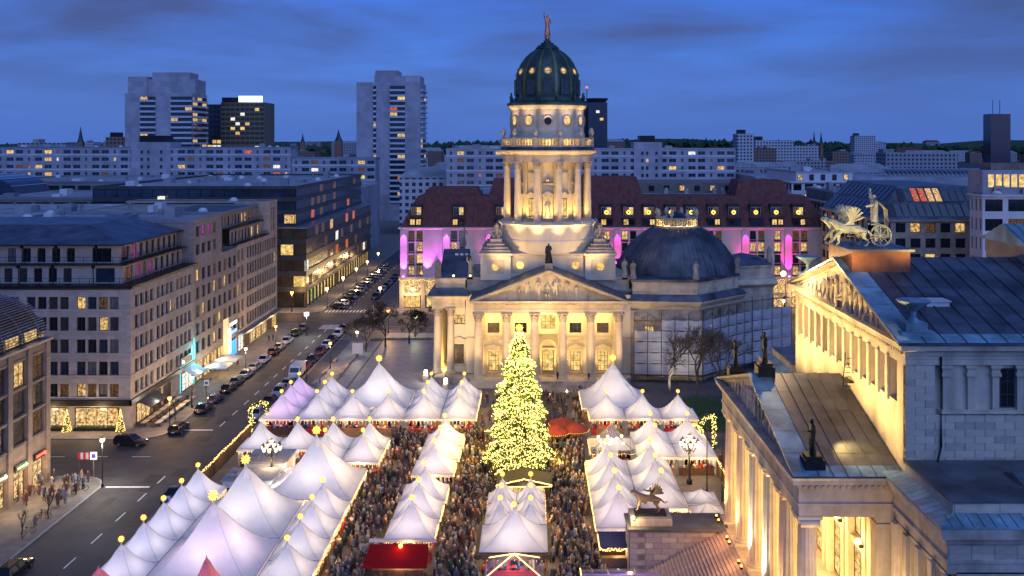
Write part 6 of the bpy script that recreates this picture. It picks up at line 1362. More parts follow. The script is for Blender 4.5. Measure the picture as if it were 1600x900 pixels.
# ---- right background buildings
rt = [('glass mansard office building with lit roof windows right of the theatre chariot', xat(1372,205),xat(1536,205),205,245,zat(345,205),0),
      ('white modern block with floodlit piers at the right edge', xat(1535,190),xat(1680,190),190,195.5,zat(306,190),1),
      ('white stepped apartment house behind the hotel end', xat(1237,300),xat(1345,300),300,340,zat(285,300),2),
      ('cream corner house with dormers beyond the hotel', xat(1294,262),xat(1374,262),262,290,zat(318,262),3)]
for i,(lb,xa,xb,ya,yb,z,kd) in enumerate(rt):
    random.seed(70+i); t = thing('city_house', lb, 'building', ((xa+xb)/2,(ya+yb)/2,0)); mt = (sand_fac,white_fac,white_fac,beige)[kd]
    n = max(4,int((xb-xa)/(3.3 if kd != 1 else 4))); pw = (xb-xa)/n; nf = 5; hh = 17 if kd != 1 else 20
    MB().box(xa+.3,xb-.3,ya+.5,yb,0,z-.2).build('core', mt, t)
    face(t, Fr(xa,ya,z-hh,0), xb-xa, hh, [(.8+j*hh/nf,.8+j*hh/nf+hh/nf*.62) for j in range(nf)], [(k*pw+.55,(k+1)*pw-.55) for k in range(n)], mt, .1, [g_warm,g_gold,g_white], g_dark, frame_dark, 2, 1, .35, True)
    fW = Fr(xa,yb,z-hh,-PI/2); nW = max(3,int((yb-ya)/3.4)); pW = (yb-ya)/nW
    face(t, fW, yb-ya, hh, [(.8+j*hh/nf,.8+j*hh/nf+hh/nf*.62) for j in range(nf)], [(k*pW+.55,(k+1)*pW-.55) for k in range(nW)], mt, .08, [g_warm,g_gold], g_dark, frame_dark, 2, 1, .35, True)
    MB().sweep([(xa,ya),(xb,ya),(xb,yb),(xa,yb)],[(0,z-.4),(.5,z-.1),(.5,z+.15),(0,z+.2)]).build('cornice', mt, t)
    if kd == 0:
        zt = zat(290,215); b = MB(); b.add([(xa,ya,z+.2),(xb,ya,z+.2),(xb,ya+7,zt),(xa+7,ya+7,zt),(xa,yb,z+.2),(xa+7,yb,zt),(xb,yb,zt)],[(0,1,2,3),(4,0,3,5),(3,2,6,5)]); b.build('glass_mansard', lead, t)
        for k in range(13):
            u = (k+.5)/13; x = xa+.8+(xb-xa-1.2)*u
            for (s0,s1) in ((.08,.45),(.53,.92)):
                xs0 = max(x, xa+7*s1+.4); g = random.choice((g_gold,g_warm,g_red)) if (s0 > .5 and 4 < k < 9) else g_blue
                b = MB(); w = (xb-xa)/13*.36; y0_, y1_ = ya+7*s0, ya+7*s1; z0_, z1_ = z+.2+(zt-z-.2)*s0, z+.2+(zt-z-.2)*s1
                b.add([(xs0-w,y0_-.1,z0_+.12),(xs0+w,y0_-.1,z0_+.12),(xs0+w,y1_-.1,z1_+.12),(xs0-w,y1_-.1,z1_+.12)],[(0,1,2,3)]); b.build('roof_window', g, t)
        for k in range(11):
            for (s0,s1) in ((.08,.45),(.53,.92)):
                y = ya+8+k*(yb-ya-9)/11; b = MB(); w = 1.0; x0_, x1_ = xa+7*s0, xa+7*s1; z0_, z1_ = z+.2+(zt-z-.2)*s0, z+.2+(zt-z-.2)*s1
                b.add([(x0_-.1,y+w,z0_+.12),(x0_-.1,y-w,z0_+.12),(x1_-.1,y-w,z1_+.12),(x1_-.1,y+w,z1_+.12)],[(0,1,2,3)]); b.build('roof_window', g_blue, t)
    elif kd == 1:
        flat_roof(t, xa, xb, ya, yb, z, roof_grey, .4, 4, 3); MB().box(xa+1,xb,ya+2,yb+3,z,z+5.2).build('upper_storey', white_fac2, t)
        for k in range(6): swin(t, Fr(xa+2+k*1.6,ya+2,z+1.6,0), 0, 0, 1.4, 2.8, g_gold, white_fac, 1, 1, -.14)
        MB().box(xa+3,xb,ya+2.5,yb+2,z+5.2,z+6.6).build('plant_room', brown_fac, t)
        for k in range(6): x = xa+1.5+k*4.0; MB().ball((x,ya-.5,z-hh+8),.2,8,5).build('floodlight_lens', e_bulb, t); lamp('SPOT', (x,ya-.8,z-hh+7.6), 70, YEL, .15, t, (x,ya+.3,z-hh+14), 40, .8, 'pier_light')
    else:
        flat_roof(t, xa+2, xb-2, ya+2, yb, z+3.2, roof_grey, .3, 6, 10+i); MB().box(xa+2,xb-2,ya+2,yb-.1,z,z+3.0).build('attic', (mt,lead)[kd == 3], t)
        for k in range(n-1): swin(t, Fr(xa+2.6+k*pw,ya+2,z+.6,0), 0, 0, 1.4, 1.9, g_dark if k % 4 else g_warm, frame_dark, 2, 1, -.14)
lb = thing('white_hall', 'long white hall with arched glass roof behind the mansard building', 'building', (130,400,0)); MB().box(xat(1180,400),xat(1560,400),400,440,0,zat(276,400)).build('wall', white_fac2, lb)
b = MB(); xa, xb = xat(1385,402),xat(1545,402); b.add([(x,402+10*(1-math.cos(R(i*90/8))),zat(276,400)+3.2*math.sin(R(i*90/8))) for i in range(9) for x in (xa,xb)],[(2*i,2*i+1,2*i+3,2*i+2) for i in range(8)]); b.build('glass_vault', g_blue, lb)
for k in range(24): x = xa+(xb-xa)*k/23; MB().tube([(x,401.9+10*(1-math.cos(R(i*90/5))),zat(276,400)+.05+3.2*math.sin(R(i*90/5))) for i in range(6)],.12,4).build('rib', white_fac, lb)
# ---- distant city
def farmat(name, col):
    m, n, l = newmat(name); p = n['Principled BSDF']; p.inputs['Roughness'].default_value = .8; tc = n.new('ShaderNodeTexCoord')
    s = n.new('ShaderNodeSeparateXYZ'); l.new(tc.outputs['Object'], s.inputs[0]); a = n.new('ShaderNodeMath'); a.operation = 'ADD'; l.new(s.outputs[0], a.inputs[0]); l.new(s.outputs[1], a.inputs[1])
    c = n.new('ShaderNodeCombineXYZ'); l.new(a.outputs[0], c.inputs[0]); l.new(s.outputs[2], c.inputs[1])
    b = n.new('ShaderNodeTexBrick'); b.offset = 0; b.inputs['Scale'].default_value = 1; b.inputs['Brick Width'].default_value = 3.2; b.inputs['Row Height'].default_value = 3.2; b.inputs['Mortar Size'].default_value = .75; b.inputs['Mortar Smooth'].default_value = .0; b.inputs['Bias'].default_value = -.2
    b.inputs['Color1'].default_value = (0,0,0,1); b.inputs['Color2'].default_value = (1,1,1,1); l.new(c.outputs[0], b.inputs['Vector'])
    mx = n.new('ShaderNodeMix'); mx.data_type = 'RGBA'; l.new(b.outputs['Fac'], mx.inputs[0]); mx.inputs[6].default_value = (.03,.035,.045,1); mx.inputs[7].default_value = (*col,1); l.new(mx.outputs[2], p.inputs['Base Color'])
    g = n.new('ShaderNodeMath'); g.operation = 'GREATER_THAN'; sp = n.new('ShaderNodeSeparateColor'); l.new(b.outputs['Color'], sp.inputs[0]); l.new(sp.outputs[0], g.inputs[0]); g.inputs[1].default_value = .86
    iv = n.new('ShaderNodeMath'); iv.operation = 'SUBTRACT'; iv.inputs[0].default_value = 1; l.new(b.outputs['Fac'], iv.inputs[1]); ml = n.new('ShaderNodeMath'); ml.operation = 'MULTIPLY'; l.new(g.outputs[0], ml.inputs[0]); l.new(iv.outputs[0], ml.inputs[1])
    nm_ = n.new('ShaderNodeSeparateXYZ'); ge = n.new('ShaderNodeNewGeometry'); l.new(ge.outputs['True Normal'], nm_.inputs[0]); ab = n.new('ShaderNodeMath'); ab.operation = 'LESS_THAN'; l.new(nm_.outputs[2], ab.inputs[0]); ab.inputs[1].default_value = .5
    m2 = n.new('ShaderNodeMath'); m2.operation = 'MULTIPLY'; l.new(ml.outputs[0], m2.inputs[0]); l.new(ab.outputs[0], m2.inputs[1]); p.inputs['Emission Color'].default_value = (1,.6,.22,1); m3 = n.new('ShaderNodeMath'); m3.operation = 'MULTIPLY'; l.new(m2.outputs[0], m3.inputs[0]); m3.inputs[1].default_value = 1.1; l.new(m3.outputs[0], p.inputs['Emission Strength'])
    try: m.cycles.emission_sampling = 'NONE'
    except Exception: pass
    return m
fars = [farmat('far_grey_windows',(.30,.30,.33)), farmat('far_white_windows',(.46,.46,.5)), farmat('far_brick_windows',(.24,.14,.11))]
random.seed(123); nfar = 0
for ring in range(290):
    y = 455*math.exp(random.random()*2.1); x = random.uniform(-.62,.58)*y*1.0
    px = CX+x*F/y
    if px < -40 or px > 1640: continue
    if y < 620 and (180 < px < 690): continue
    if y < 460 and px < 600: continue
    w, d = random.uniform(18,60), random.uniform(14,30); h = random.uniform(18,32) if random.random() < .88 else random.uniform(32,46)
    if y < 600: h = min(h, 27)
    if px > 1460: h = min(h, 20)
    if px > 1490 and y < 1500: continue
    b = MB(); b.box(-w/2,w/2,-d/2,d/2,0,h); q = random.random(); hb = h
    if q < .35: b.add([(-w/2-.4,-d/2-.4,h),(w/2+.4,-d/2-.4,h),(w/2+.4,d/2+.4,h),(-w/2-.4,d/2+.4,h),(-w/2+4,0,h+5),(w/2-4,0,h+5)],[(0,1,5,4),(1,2,5),(2,3,4,5),(3,0,4)])
    else:
        b.mi = 1
        for k in range(random.randint(1,4)): a = random.uniform(-w/2,w/2-4); b.box(a,a+random.uniform(2,5),-d/4,d/4,h,h+random.uniform(1,3))
    if q < .35: b.m = [0]*6+[1]*4
    fi = random.randrange(3); me = b.mesh('distant_building', [fars[fi], redtile if q < .12 else roof_grey]); o = place('distant_building', me, None, (x,y,0), random.choice((0,0,.08,-.06,.3)))
    zone = 'left of the wide tower' if px < 193 else 'behind the left towers' if px < 420 else 'between bronze tower and white tower' if px < 557 else 'beyond the white tower' if px < 780 else 'right of the cathedral dome' if px < 1000 else 'above the hotel roof' if px < 1290 else 'beyond the chariot' if px < 1450 else 'at the right horizon'
    tag(o, 'distant %s %s %s-roofed building %s, %s' % ('wide' if w > 42 else 'narrow' if w < 28 else 'low' if h < 22 else 'tall' if h > 29 else 'plain',('grey','white','brick')[fi],'pitched' if q < .35 else 'flat',zone,'under the skyline' if y > 2400 else 'near the skyline' if y > 1600 else 'well beyond the slabs' if y > 1200 else 'in the middle distance' if y > 900 else 'among the nearer roofs'), 'building', 'distant city buildings')
def spire(label, px, y, pyt, w, base_py, nm='church_spire'):
    x = xat(px,y); zt = zat(pyt,y); zb = zat(base_py,y); t = thing(nm, label, 'spire', (x,y,0)); MB().box(x-w,x+w,y-w,y+w,0,zb).build('belfry', far_red, t); MB().lathe([(w*1.15,zb),(w*.6,zb+(zt-zb)*.35),(.1,zt)],8,x,y).build('spire_roof', copper_dark, t)
spire('slender church spire on the left horizon near the wide tower', 126,1100,197,3.4,222); spire('thin church spire left of the white tower block', 473,1700,208,3.6,222); spire('church spire with broad belfry beside the white tower block', 529,1300,202,5,220)
spire('left spire of the twin church on the right horizon', 1272,1900,205,3.5,224); spire('right spire of the twin church on the right horizon', 1283,1900,205,3.5,224)
for (px0,px1,pyt,y,lb) in ((1152,1178,209,900,'far white tower block on the right horizon'),(1180,1240,219,1000,'far row of pale high flats on the right horizon'),(165,193,214,800,'far reddish brick block left of the wide tower'),(1335,1368,212,1500,'far pale block among trees on the right horizon')):
    b = MB().box(xat(px0,y),xat(px1,y),y,y+20,0,zat(pyt,y)); b.mi = 1; b.box(xat(px0,y)+2,xat(px0,y)+9,y+4,y+14,zat(pyt,y),zat(pyt,y)+4); tag(b.build('distant_high_rise', [fars[2 if px0 == 165 else 1], metal_dark]), lb, 'building')
fw = MB(); random.seed(5)
for i in range(5200):
    y = random.uniform(2300,3600); x = random.uniform(-.62,.58)*y; z = random.uniform(4,30)+14*math.sin(x*.002+1); s = random.uniform(12,28); a = random.random()*3
    fw.add([(x-s*math.cos(a),y-s*math.sin(a),z-s*.4),(x+s*math.cos(a),y+s*math.sin(a),z-s*.3),(x,y+s*.2,z+s*.55),(x,y-s*.8,z)],[(0,1,2),(0,3,2),(3,1,2)])
o = fw.build('distant_wood', hedge_m); tag(o, 'dark band of distant woodland along the horizon', 'woodland', None, 'stuff')
hl = MB(); n = 90
for (y,zb,amp,sd) in ((4200,34,10,1),(5600,44,14,2)):
    rr = random.Random(sd); hs_ = [zb+amp*math.sin(i*.23+sd)+amp*.5*math.sin(i*.61)+rr.uniform(-2,2) for i in range(n+1)]
    vs = []
    for i in range(n+1): x = -4200+8400*i/n; vs += [(x,y-300,-1),(x,y,hs_[i]),(x,y+400,-1)]
    hl.add(vs,[(3*i,3*i+3,3*i+4,3*i+1) for i in range(n)]+[(3*i+1,3*i+4,3*i+5,3*i+2) for i in range(n)])
struct('hills', hl, hedge_m)
random.seed(11)

# ================================================================== the Christmas market
_tm = {}
def tent_mesh(w, he, hp, mt):
    k = (w,he,hp,mt.name)
    if k not in _tm:
        n = 14; h = w/2; vs = []; 
        for j in range(n+1):
            for i in range(n+1):
                u, v = -1+2*i/n, -1+2*j/n; s = max(abs(u),abs(v)); c = min(abs(u),abs(v))
                t = max(0,(s-.035)/.965); p = (1-t)**1.75*.9+(1-t)*.1
                sag = -.05*w*.12*(1-(c/max(s,1e-3))**2)*math.sin(PI*min(1,t))       # fabric dips between the ridges
                vs.append((u*h,v*h,he+(hp-he)*p+sag))
        b = MB(); b.add(vs,[(j*(n+1)+i,j*(n+1)+i+1,(j+1)*(n+1)+i+1,(j+1)*(n+1)+i) for j in range(n) for i in range(n)])
        b.lathe([(.10*w/5,hp-.12),(.06*w/5,hp+.12),(.02,hp+.14)],8)
        # scalloped-straight valance round the eaves
        va = MB(); d = .32
        for (ax,ay,bx,by) in ((-h,-h,h,-h),(h,-h,h,h),(h,h,-h,h),(-h,h,-h,-h)):
            m = 8; q = []
            for i in range(m+1): t = i/m; q += [(ax+(bx-ax)*t,ay+(by-ay)*t,he),(ax+(bx-ax)*t,ay+(by-ay)*t,he-d-.05*(i % 2))]
            va.add(q,[(2*i,2*i+1,2*i+3,2*i+2) for i in range(m)])
        er = MB()
        for (ax,ay,bx,by) in ((-h,-h,h,-h),(h,-h,h,h),(h,h,-h,h),(-h,h,-h,-h)): er.tube([(ax,ay,he+.01),(bx,by,he+.01)],.028,4)
        for (sx,sy) in ((-1,-1),(1,-1),(1,1),(-1,1)):
            rp_ = []
            for q in range(9): tt = 1-q/9; p_ = (1-max(0,(tt-.035)/.965)); rp_.append((sx*h*tt,sy*h*tt,he+(hp-he)*(p_**1.75*.9+p_*.1)+.012))
            er.tube(rp_,.014,3)
        _tm[k] = (b.mesh('canopy', mt, True), va.mesh('valance', mt), er.mesh('seam_cord', metal_grey))
    return _tm[k]
pole_me = MB().tube([(0,0,0),(0,0,2.6)],.05,6).mesh('pole', metal_grey)
def star_mesh(r):
    b = MB(); dirs = []
    for i in range(8): a = i*PI/4; dirs.append((math.cos(a),0,math.sin(a)))
    for i in range(8): a = i*PI/4+PI/8; dirs.append((math.cos(a)*.8,.6,math.sin(a)*.8)); dirs.append((math.cos(a)*.8,-.6,math.sin(a)*.8))
    dirs += [(0,1,0),(0,-1,0)]
    for d in dirs:
        d = Vector(d).normalized(); u = d.orthogonal().normalized(); v = d.cross(u); base = d*r*.42; c = [base+u*r*.2, base+v*r*.2, base-u*r*.2, base-v*r*.2]
        b.add(c+[d*r],[(0,1,4),(1,2,4),(2,3,4),(3,0,4)])
    b.ball((0,0,0),r*.45,8,6); return b.mesh('star', e_star)
star_s = star_mesh(.34); star_b = star_mesh(.6)
def string_mesh(L_, droop=.12):
    k = ('str',round(L_,2))
    if k not in _tm:
        b = MB(); n = int(L_/.24); rr = random.Random(3)
        for i in range(n+1): t = i/n; b.octa((-L_/2+L_*t,0,-droop*math.sin(PI*((t*4) % 1))+rr.uniform(-.04,.04)),rr.choice((.03,.045,.06)))
        for i in range(int(L_/.55)):                     # short icicle drops
            x = -L_/2+.3+i*.55
            for q in range(1,rr.randint(2,5)): b.octa((x,0,-.13*q),.04)
        _tm[k] = b.mesh('string_lights', e_fairy)
    return _tm[k]
wallm = {}
def side_mesh(w):
    if w not in wallm:
        b = MB(); n = 12; q = []
        for i in range(n+1): x = -w/2+w*i/n; q += [(x,.05*math.sin(i*2.1),0.05),(x,.03*math.sin(i*2.1+1),2.5)]
        b.add(q,[(2*i,2*i+2,2*i+3,2*i+1) for i in range(n)]); wallm[w] = b.mesh('side_wall', tent_white)
    return wallm[w]
ALL = []       # x, y, size, eave, peak, star?, label, mat, light power, light colour
def T(x, y, w, hp, lb, star=1, mt=None, pw=None, col=None, he=2.6): ALL.append((x,y,w,he,hp,star,lb,mt or tent_white,pw,col))
for k,y in enumerate((88.9,94.0,99.1,104.2,109.3)): T(-39.4,y,5.1,5.5,'white pagoda tent in the street-side row, %s from the front' % ORD[k], col=(1,.86,.95))
T(-39.2,83.8,5.1,5.6,'pink glowing tent peak at the front of the street-side row',0,tent_pink,60,(1,.25,.25)); T(-30.2,86.0,3.2,5.6,'pink glowing tent peak in front of the biggest marquee',0,tent_pink,60,(1,.25,.25))
T(-31.6,91.8,10.4,8.3,'largest white marquee with big star at the lower left',1,None,170,(1,.72,.82)); T(-31.6,102.2,10.4,8.3,'large white marquee behind the front marquee',1,None,150); T(-26.2,112.6,10.4,8.3,'large white marquee beside the cabins and twin lamps',1,None,150)
for k,y in enumerate((89.2,94.3,99.4,104.5)): T(-23.6,y,5.1,5.5,'white pagoda tent along the left aisle, %s from the front' % ORD[k])
for k,x in enumerate((-37.4,-32.3,-27.4,-22.4)): T(x,127.6,4.9,5.5,'white pagoda tent behind the cabins in the middle left row, %s from the street' % ORD[k], 1 if k else 0)
for k,x in enumerate((-27.4,-22.4)): T(x,122.6,4.9,5.5,'white pagoda tent just behind the third marquee, %s' % ('street side','aisle side')[k])
for k,x in enumerate((-38.3,-32.9,-27.5,-22.1,-16.6,-11.2)): T(x,141.7,5.35,5.5,'white pagoda tent in the front of the long far row, %s from the street' % ORD[k], col=(1,.55,1) if k == 0 else None)
for r,y in enumerate((147.05,152.4)):
    for k,x in enumerate((-38.3,-32.9,-16.6,-11.2)): T(x,y,5.35,5.5,'white pagoda tent in the %s line of the far block, %s from the street' % (('middle','rear')[r],ORD[k]), col=(1,.5,1) if k == 0 else None)
T(-24.8,150,10.5,8.3,'large white marquee with big star in the far block',1,None,150)
for k,(x,y) in enumerate(((-12.9,99.4),(-12.8,104.6),(-12.7,109.8),(-12.5,118.3),(-12.3,123.7),(-12.2,129.1))): T(x,y,5.2,5.5,'white pagoda tent in the middle row left of the fir tree, %s from the front' % ORD[k], pw=60)
for k,y in enumerate((99.3,102.9,106.5)):
    for q,x in enumerate((-3.5,-.2)): T(x,y+1.5,3.3,4.9,'small white tent of the centre stall, %s pair from the front, %s one' % (ORD[k],('left','right')[q]), pw=26)
T(-1.9,96.2,7.0,6.0,'white tent with brown edged roof at the front of the centre stall',1,None,90,None,2.9)
for k,x in enumerate((11.3,16.8,22.2)): T(x,141.7,5.35,5.5,'white pagoda tent in the far right row, %s from the aisle' % ORD[k])
T(13,150,10.4,8.4,'large white marquee right of the cathedral steps',1,None,110)
for r,y in enumerate((130,124.7)):
    for k,x in enumerate((16.5,21.7)): T(x,y,5.2,5.5,'white pagoda tent behind the clear tent, %s line, %s' % (('rear','front')[r],('aisle side','lamp side')[k]))
T(10.8,127.2,6.0,5.4,'clear see-through tent full of warm lamps on the right side',0,clear_film,80)
for k,y in enumerate((102.2,107.5,112.8,118.1)): T(9.5,y,5.3,5.5,'white pagoda tent along the right aisle, %s from the front' % ORD[k], col=(1,.8,.9) if k == 0 else None)
for k,y in enumerate((107.5,112.8,118.1)): T(14.9,y,5.3,5.5,'white pagoda tent behind the right aisle row, %s from the front' % ORD[k])
for k,y in enumerate((103.9,108)): T(19.6,y,3.7,3.6,'small white awning tent near the staircase, %s' % ('nearer one','farther one')[k],0,None,20)
for (x,y,w,he,hp,star,lb,mt,pw,col) in ALL:
    t = thing('pagoda_tent' if w < 8 else 'marquee_tent', lb, 'tent', (x,y,0), 0, 'market tents', world=False)
    cm, vm, em_ = tent_mesh(w,he,hp,mt); place('canopy', cm, t); place('valance', vm, t); place('seam_cord', em_, t)
    if w == 7.0:
        va = MB(); h = w/2+.35
        for (ax,ay,bx,by) in ((-h,-h,h,-h),(h,-h,h,h),(-h,h,-h,-h)):
            q = []
            for i in range(25): u = i/24; q += [(ax+(bx-ax)*u,ay+(by-ay)*u,he+.02),(ax+(bx-ax)*u,ay+(by-ay)*u,he-.4-.14*(i % 2))]
            va.add(q,[(2*i,2*i+1,2*i+3,2*i+2) for i in range(24)])
        va.add([(-h,-h,he+.03),(h,-h,he+.03),(h,-h+.4,he+.1),(-h,-h+.4,he+.1)],[(0,1,2,3)]); va.add([(-h,-h,he+.03),(-h,h,he+.03),(-h+.4,h,he+.1),(-h+.4,-h,he+.1)],[(3,2,1,0)]); va.add([(h,-h,he+.03),(h,h,he+.03),(h-.4,h,he+.1),(h-.4,-h,he+.1)],[(0,1,2,3)]); va.build('brown_roof_edge', wood, t)
    for sx in (-1,1):
        for sy in (-1,1): place('pole', pole_me, t, (sx*(w/2-.08),sy*(w/2-.08),0))
    if star: place('star', star_b if w > 8 else star_s, t, (0,0,hp+(.75 if w > 8 else .48)), random.uniform(-.5,.5)).rotation_euler = (random.uniform(-.2,.2),random.uniform(0,.78),random.uniform(-.5,.5))
    # open sides get strings of lights; sides away from the aisles get fabric walls
    for (dx_,dy_,rz) in ((0,-1,0),(1,0,PI/2),(0,1,PI),(-1,0,-PI/2)):
        nb = any(abs((x+dx_*(w/2+o[2]/2))-o[0]) < (1.2 if dx_ else (w+o[2])/2-1) and abs((y+dy_*(w/2+o[2]/2))-o[1]) < (1.2 if dy_ else (w+o[2])/2-1) for o in ALL if o is not None and (o[0],o[1]) != (x,y))
        if nb: continue
        street = (x < -36 and dx_ < 0) or (dy_ > 0) or (x > 18 and dx_ > 0)
        if dy_ <= 0 and mt is not tent_pink and w != 3.7: place('string_lights', string_mesh(w), t, (dx_*(w/2+.04),dy_*(w/2+.04),he-.28), rz)['kind'] = 'stuff'
        if street: place('side_wall', side_mesh(w), t, (dx_*(w/2-.1),dy_*(w/2-.1),0), rz)
        else:                                            # counter with goods under the open side
            ct = MB(); ct.box(-w/2+.3,w/2-.3,.25,.85,0,.95).box(-w/2+.2,w/2-.2,.15,.95,.95,1.02); place('counter', ct.mesh('counter', random.choice((wood,woodlt,redcloth,woodlt))), t, (dx_*(w/2-.1),dy_*(w/2-.1),0), rz)
            gd = MB(); rr = random.Random(int(x*7+y*13+rz*5)); 
            for i in range(int(w*4)):
                gx = rr.uniform(-w/2+.4,w/2-.4); s = rr.uniform(.08,.2); gd.mi = rr.randint(0,3); gd.box(gx-s,gx+s,.3,.8,1.02,1.02+rr.uniform(.1,.4))
            for i in range(int(w*2)): gd.mi = rr.randint(0,3); gx = rr.uniform(-w/2+.4,w/2-.4); gd.box(gx-.2,gx+.2,1.3,1.5,1.0,2.2)
            o = place('goods', gd.mesh('goods', [redcloth,woodlt,stone_white,bluecloth]), t, (dx_*(w/2-.1),dy_*(w/2-.1),0), rz); o['kind'] = 'stuff'
    if mt is tent_white and x > -30 and w > 3:
        for (dx_,dy_) in ((1,0),(-1,0),(0,-1)):
            ex, ey = x+dx_*(w/2+.6), y+dy_*(w/2+.6)
            if any(abs(ex-o[0]) < o[2]/2 and abs(ey-o[1]) < o[2]/2 for o in ALL): continue
            lamp('POINT', (dx_*(w/2+.45),dy_*(w/2+.45),2.0), 22, (1,.56,.20), .3, t, name='string_light_glow')
    lamp('POINT', (0,0,2.15 if w < 8 else 2.6), (pw or 52)*(.85 if w > 8 else .66), col or (1,.84,.74), .5, t, name='tent_light')
    if mt is clear_film:
        for i in range(9):
            gx, gy, gz = random.uniform(-2,2), random.uniform(-2,2), random.uniform(2.2,3.4); MB().ball((gx,gy,gz),.2,8,6).build('hanging_lamp', e_bulb, t)
        b = MB(); 
        for sx,sy in ((-1,-1),(1,-1),(1,1),(-1,1)): b.tube([(sx*w/2,sy*w/2,he),(sx*w/4,sy*w/4,he+.75),(0,0,hp)],.05,5)
        b.build('frame', metal_grey, t)
# red awning, clear front tent, navy stall end, purple vault
t = thing('red_awning_stall', 'red awning stall glowing at the front of the middle row', 'stall', (-13.4,93.6,0)); b = MB(); b.add([(-16.6,94.9,2.9),(-10.6,94.9,2.9),(-10.4,91.6,2.2),(-16.8,91.6,2.2),(-10.4,91.6,1.9),(-16.8,91.6,1.9)],[(3,2,1,0),(3,5,4,2)]); b.build('awning', tent_red, t)
MB().tube([(-16.6,91.7,0),(-16.6,91.7,2.2)],.05,6).build('post', metal_grey, t); MB().tube([(-10.6,91.7,0),(-10.6,91.7,2.2)],.05,6).build('post', metal_grey, t); MB().box(-16.2,-11,93.2,93.9,0,1).build('counter', woodlt, t); MB().ball((-13.4,94.2,3.0),.22,8,6).build('lamp_bulb', E('red_orange_bulb',(1,.25,.05),12), t)
lamp('POINT', (-13.4,93.6,3.6), 5, (1,.25,.08), .2, t, name='stall_light'); lamp('POINT', (-13.4,93.0,1.6), 9, WARM, .3, t, name='stall_light')
MB().box(-17.0,-10.0,96.55,96.8,2.35,2.65).build('roof_edge', white_fac, t)
t = thing('clear_front_tent', 'clear plastic tent with lit frame bars at the bottom centre', 'tent', (-1.9,90.4,0)); P4 = [(-4.6,88.2),(1.0,88.2),(1.0,92.6),(-4.6,92.6)]
b = MB(); b.add([(*p,2.5) for p in P4]+[(-1.8,90.4,3.9)],[(0,1,4),(1,2,4),(2,3,4),(3,0,4)]); b.add([(*p,0.1) for p in P4]+[(*p,2.5) for p in P4],[(0,1,5,4),(1,2,6,5),(3,0,4,7)]); b.build('film', clear_film, t)
b = MB(); [b.tube([(*p,2.5),(-1.8,90.4,3.92)],.05,5) for p in P4]; b.build('lit_bars', e_fairy, t); b = MB(); [b.tube([(*p,0),(*p,2.5)],.05,5) for p in P4]; b.build('frame', metal_grey, t); lamp('POINT', (-1.8,90.4,2.6), 45, WHT, .3, t, name='tent_light')
t = thing('navy_stall', 'stall with navy blue roof and garland at the front of the right row', 'stall', (9.2,97.6,0)); MB().box(7.0,11.8,95.6,99.3,2.15,2.35).build('roof', bluecloth, t); MB().box(7.2,11.6,98.9,99.2,0,2.2).box(11.3,11.6,95.8,99,0,2.2).build('wall', wood, t)
MB().box(7.2,11.2,95.9,96.5,0,1.0).build('counter', woodlt, t); b = MB()
for i in range(150): q = i/150; x, y = (7+4.8*q*1.6,95.5) if q < .62 else (6.95,95.5+3.8*(q-.62)/.38); b.octa((x,y,2.05+random.uniform(-.15,.15)),.06)
b.build('string_lights', e_fairy, t)['kind'] = 'stuff'; lamp('POINT', (9,97,1.7), 26, WARM, .3, t, name='stall_light')
t = thing('clear_vault_tent', 'low clear vault tent with violet light at the bottom edge', 'tent', (9.5,88.5,0)); b = MB(); n = 8
b.add([(x,88.6+1.5*math.cos(R(i*180/n)),2.2+.8*math.sin(R(i*180/n))) for i in range(n+1) for x in (4.6,12.4)],[(2*i,2*i+1,2*i+3,2*i+2) for i in range(n)]); b.build('film', clear_film, t); MB().box(4.6,12.4,87.2,90,1.9,2.15).build('tabletop', M('violet_cloth',(.3,.2,.5),.7,.2,1,dirt=0), t)
for x in (4.6,7.2,9.8,12.4): MB().tube([(x,88.6+1.5*math.cos(R(i*180/n)),2.2+.8*math.sin(R(i*180/n))) for i in range(n+1)],.05,5).build('hoop', metal_grey, t)
b = MB(); [b.octa((4.6,88.6+1.5*math.cos(R(i*6)),2.25+.8*math.sin(R(i*6))),.06) for i in range(30)]; b.build('string_lights', e_fairy, t)['kind'] = 'stuff'; lamp('POINT', (8.5,88.6,2.7), 20, (.6,.4,1), .2, t, name='tent_light')
# cabins among the left tents
for k,(x0,x1,y0,y1,h) in enumerate(((-37.5,-31.6,112.2,116.4,3.0),(-36.6,-31.4,117.8,122.8,3.2))):
    t = thing('white_cabin', 'flat-roofed white cabin between the marquees, %s' % ('nearer one','farther one')[k], 'cabin', ((x0+x1)/2,(y0+y1)/2,0)); MB().box(x0,x1,y0,y1,0,h).build('wall', white_fac, t); MB().box(x0-.15,x1+.15,y0-.15,y1+.15,h,h+.14).build('roof', roof_grey, t)
    for q in range(3): MB().box(x0+.5+q*1.7,x0+1.6+q*1.7,y0-.05,y0+.02,1.2,2.2).build('window', g_warm if q == 1 else g_dark, t)
    MB().box(x0+.6,x0+1.6,y0+.6,y0+1.5,h+.14,h+.7).build('air_conditioner', metal_grey, t); lamp('POINT', (x1+.8,y0-.6,2.9), 30, WHT, .25, t, name='cabin_light')
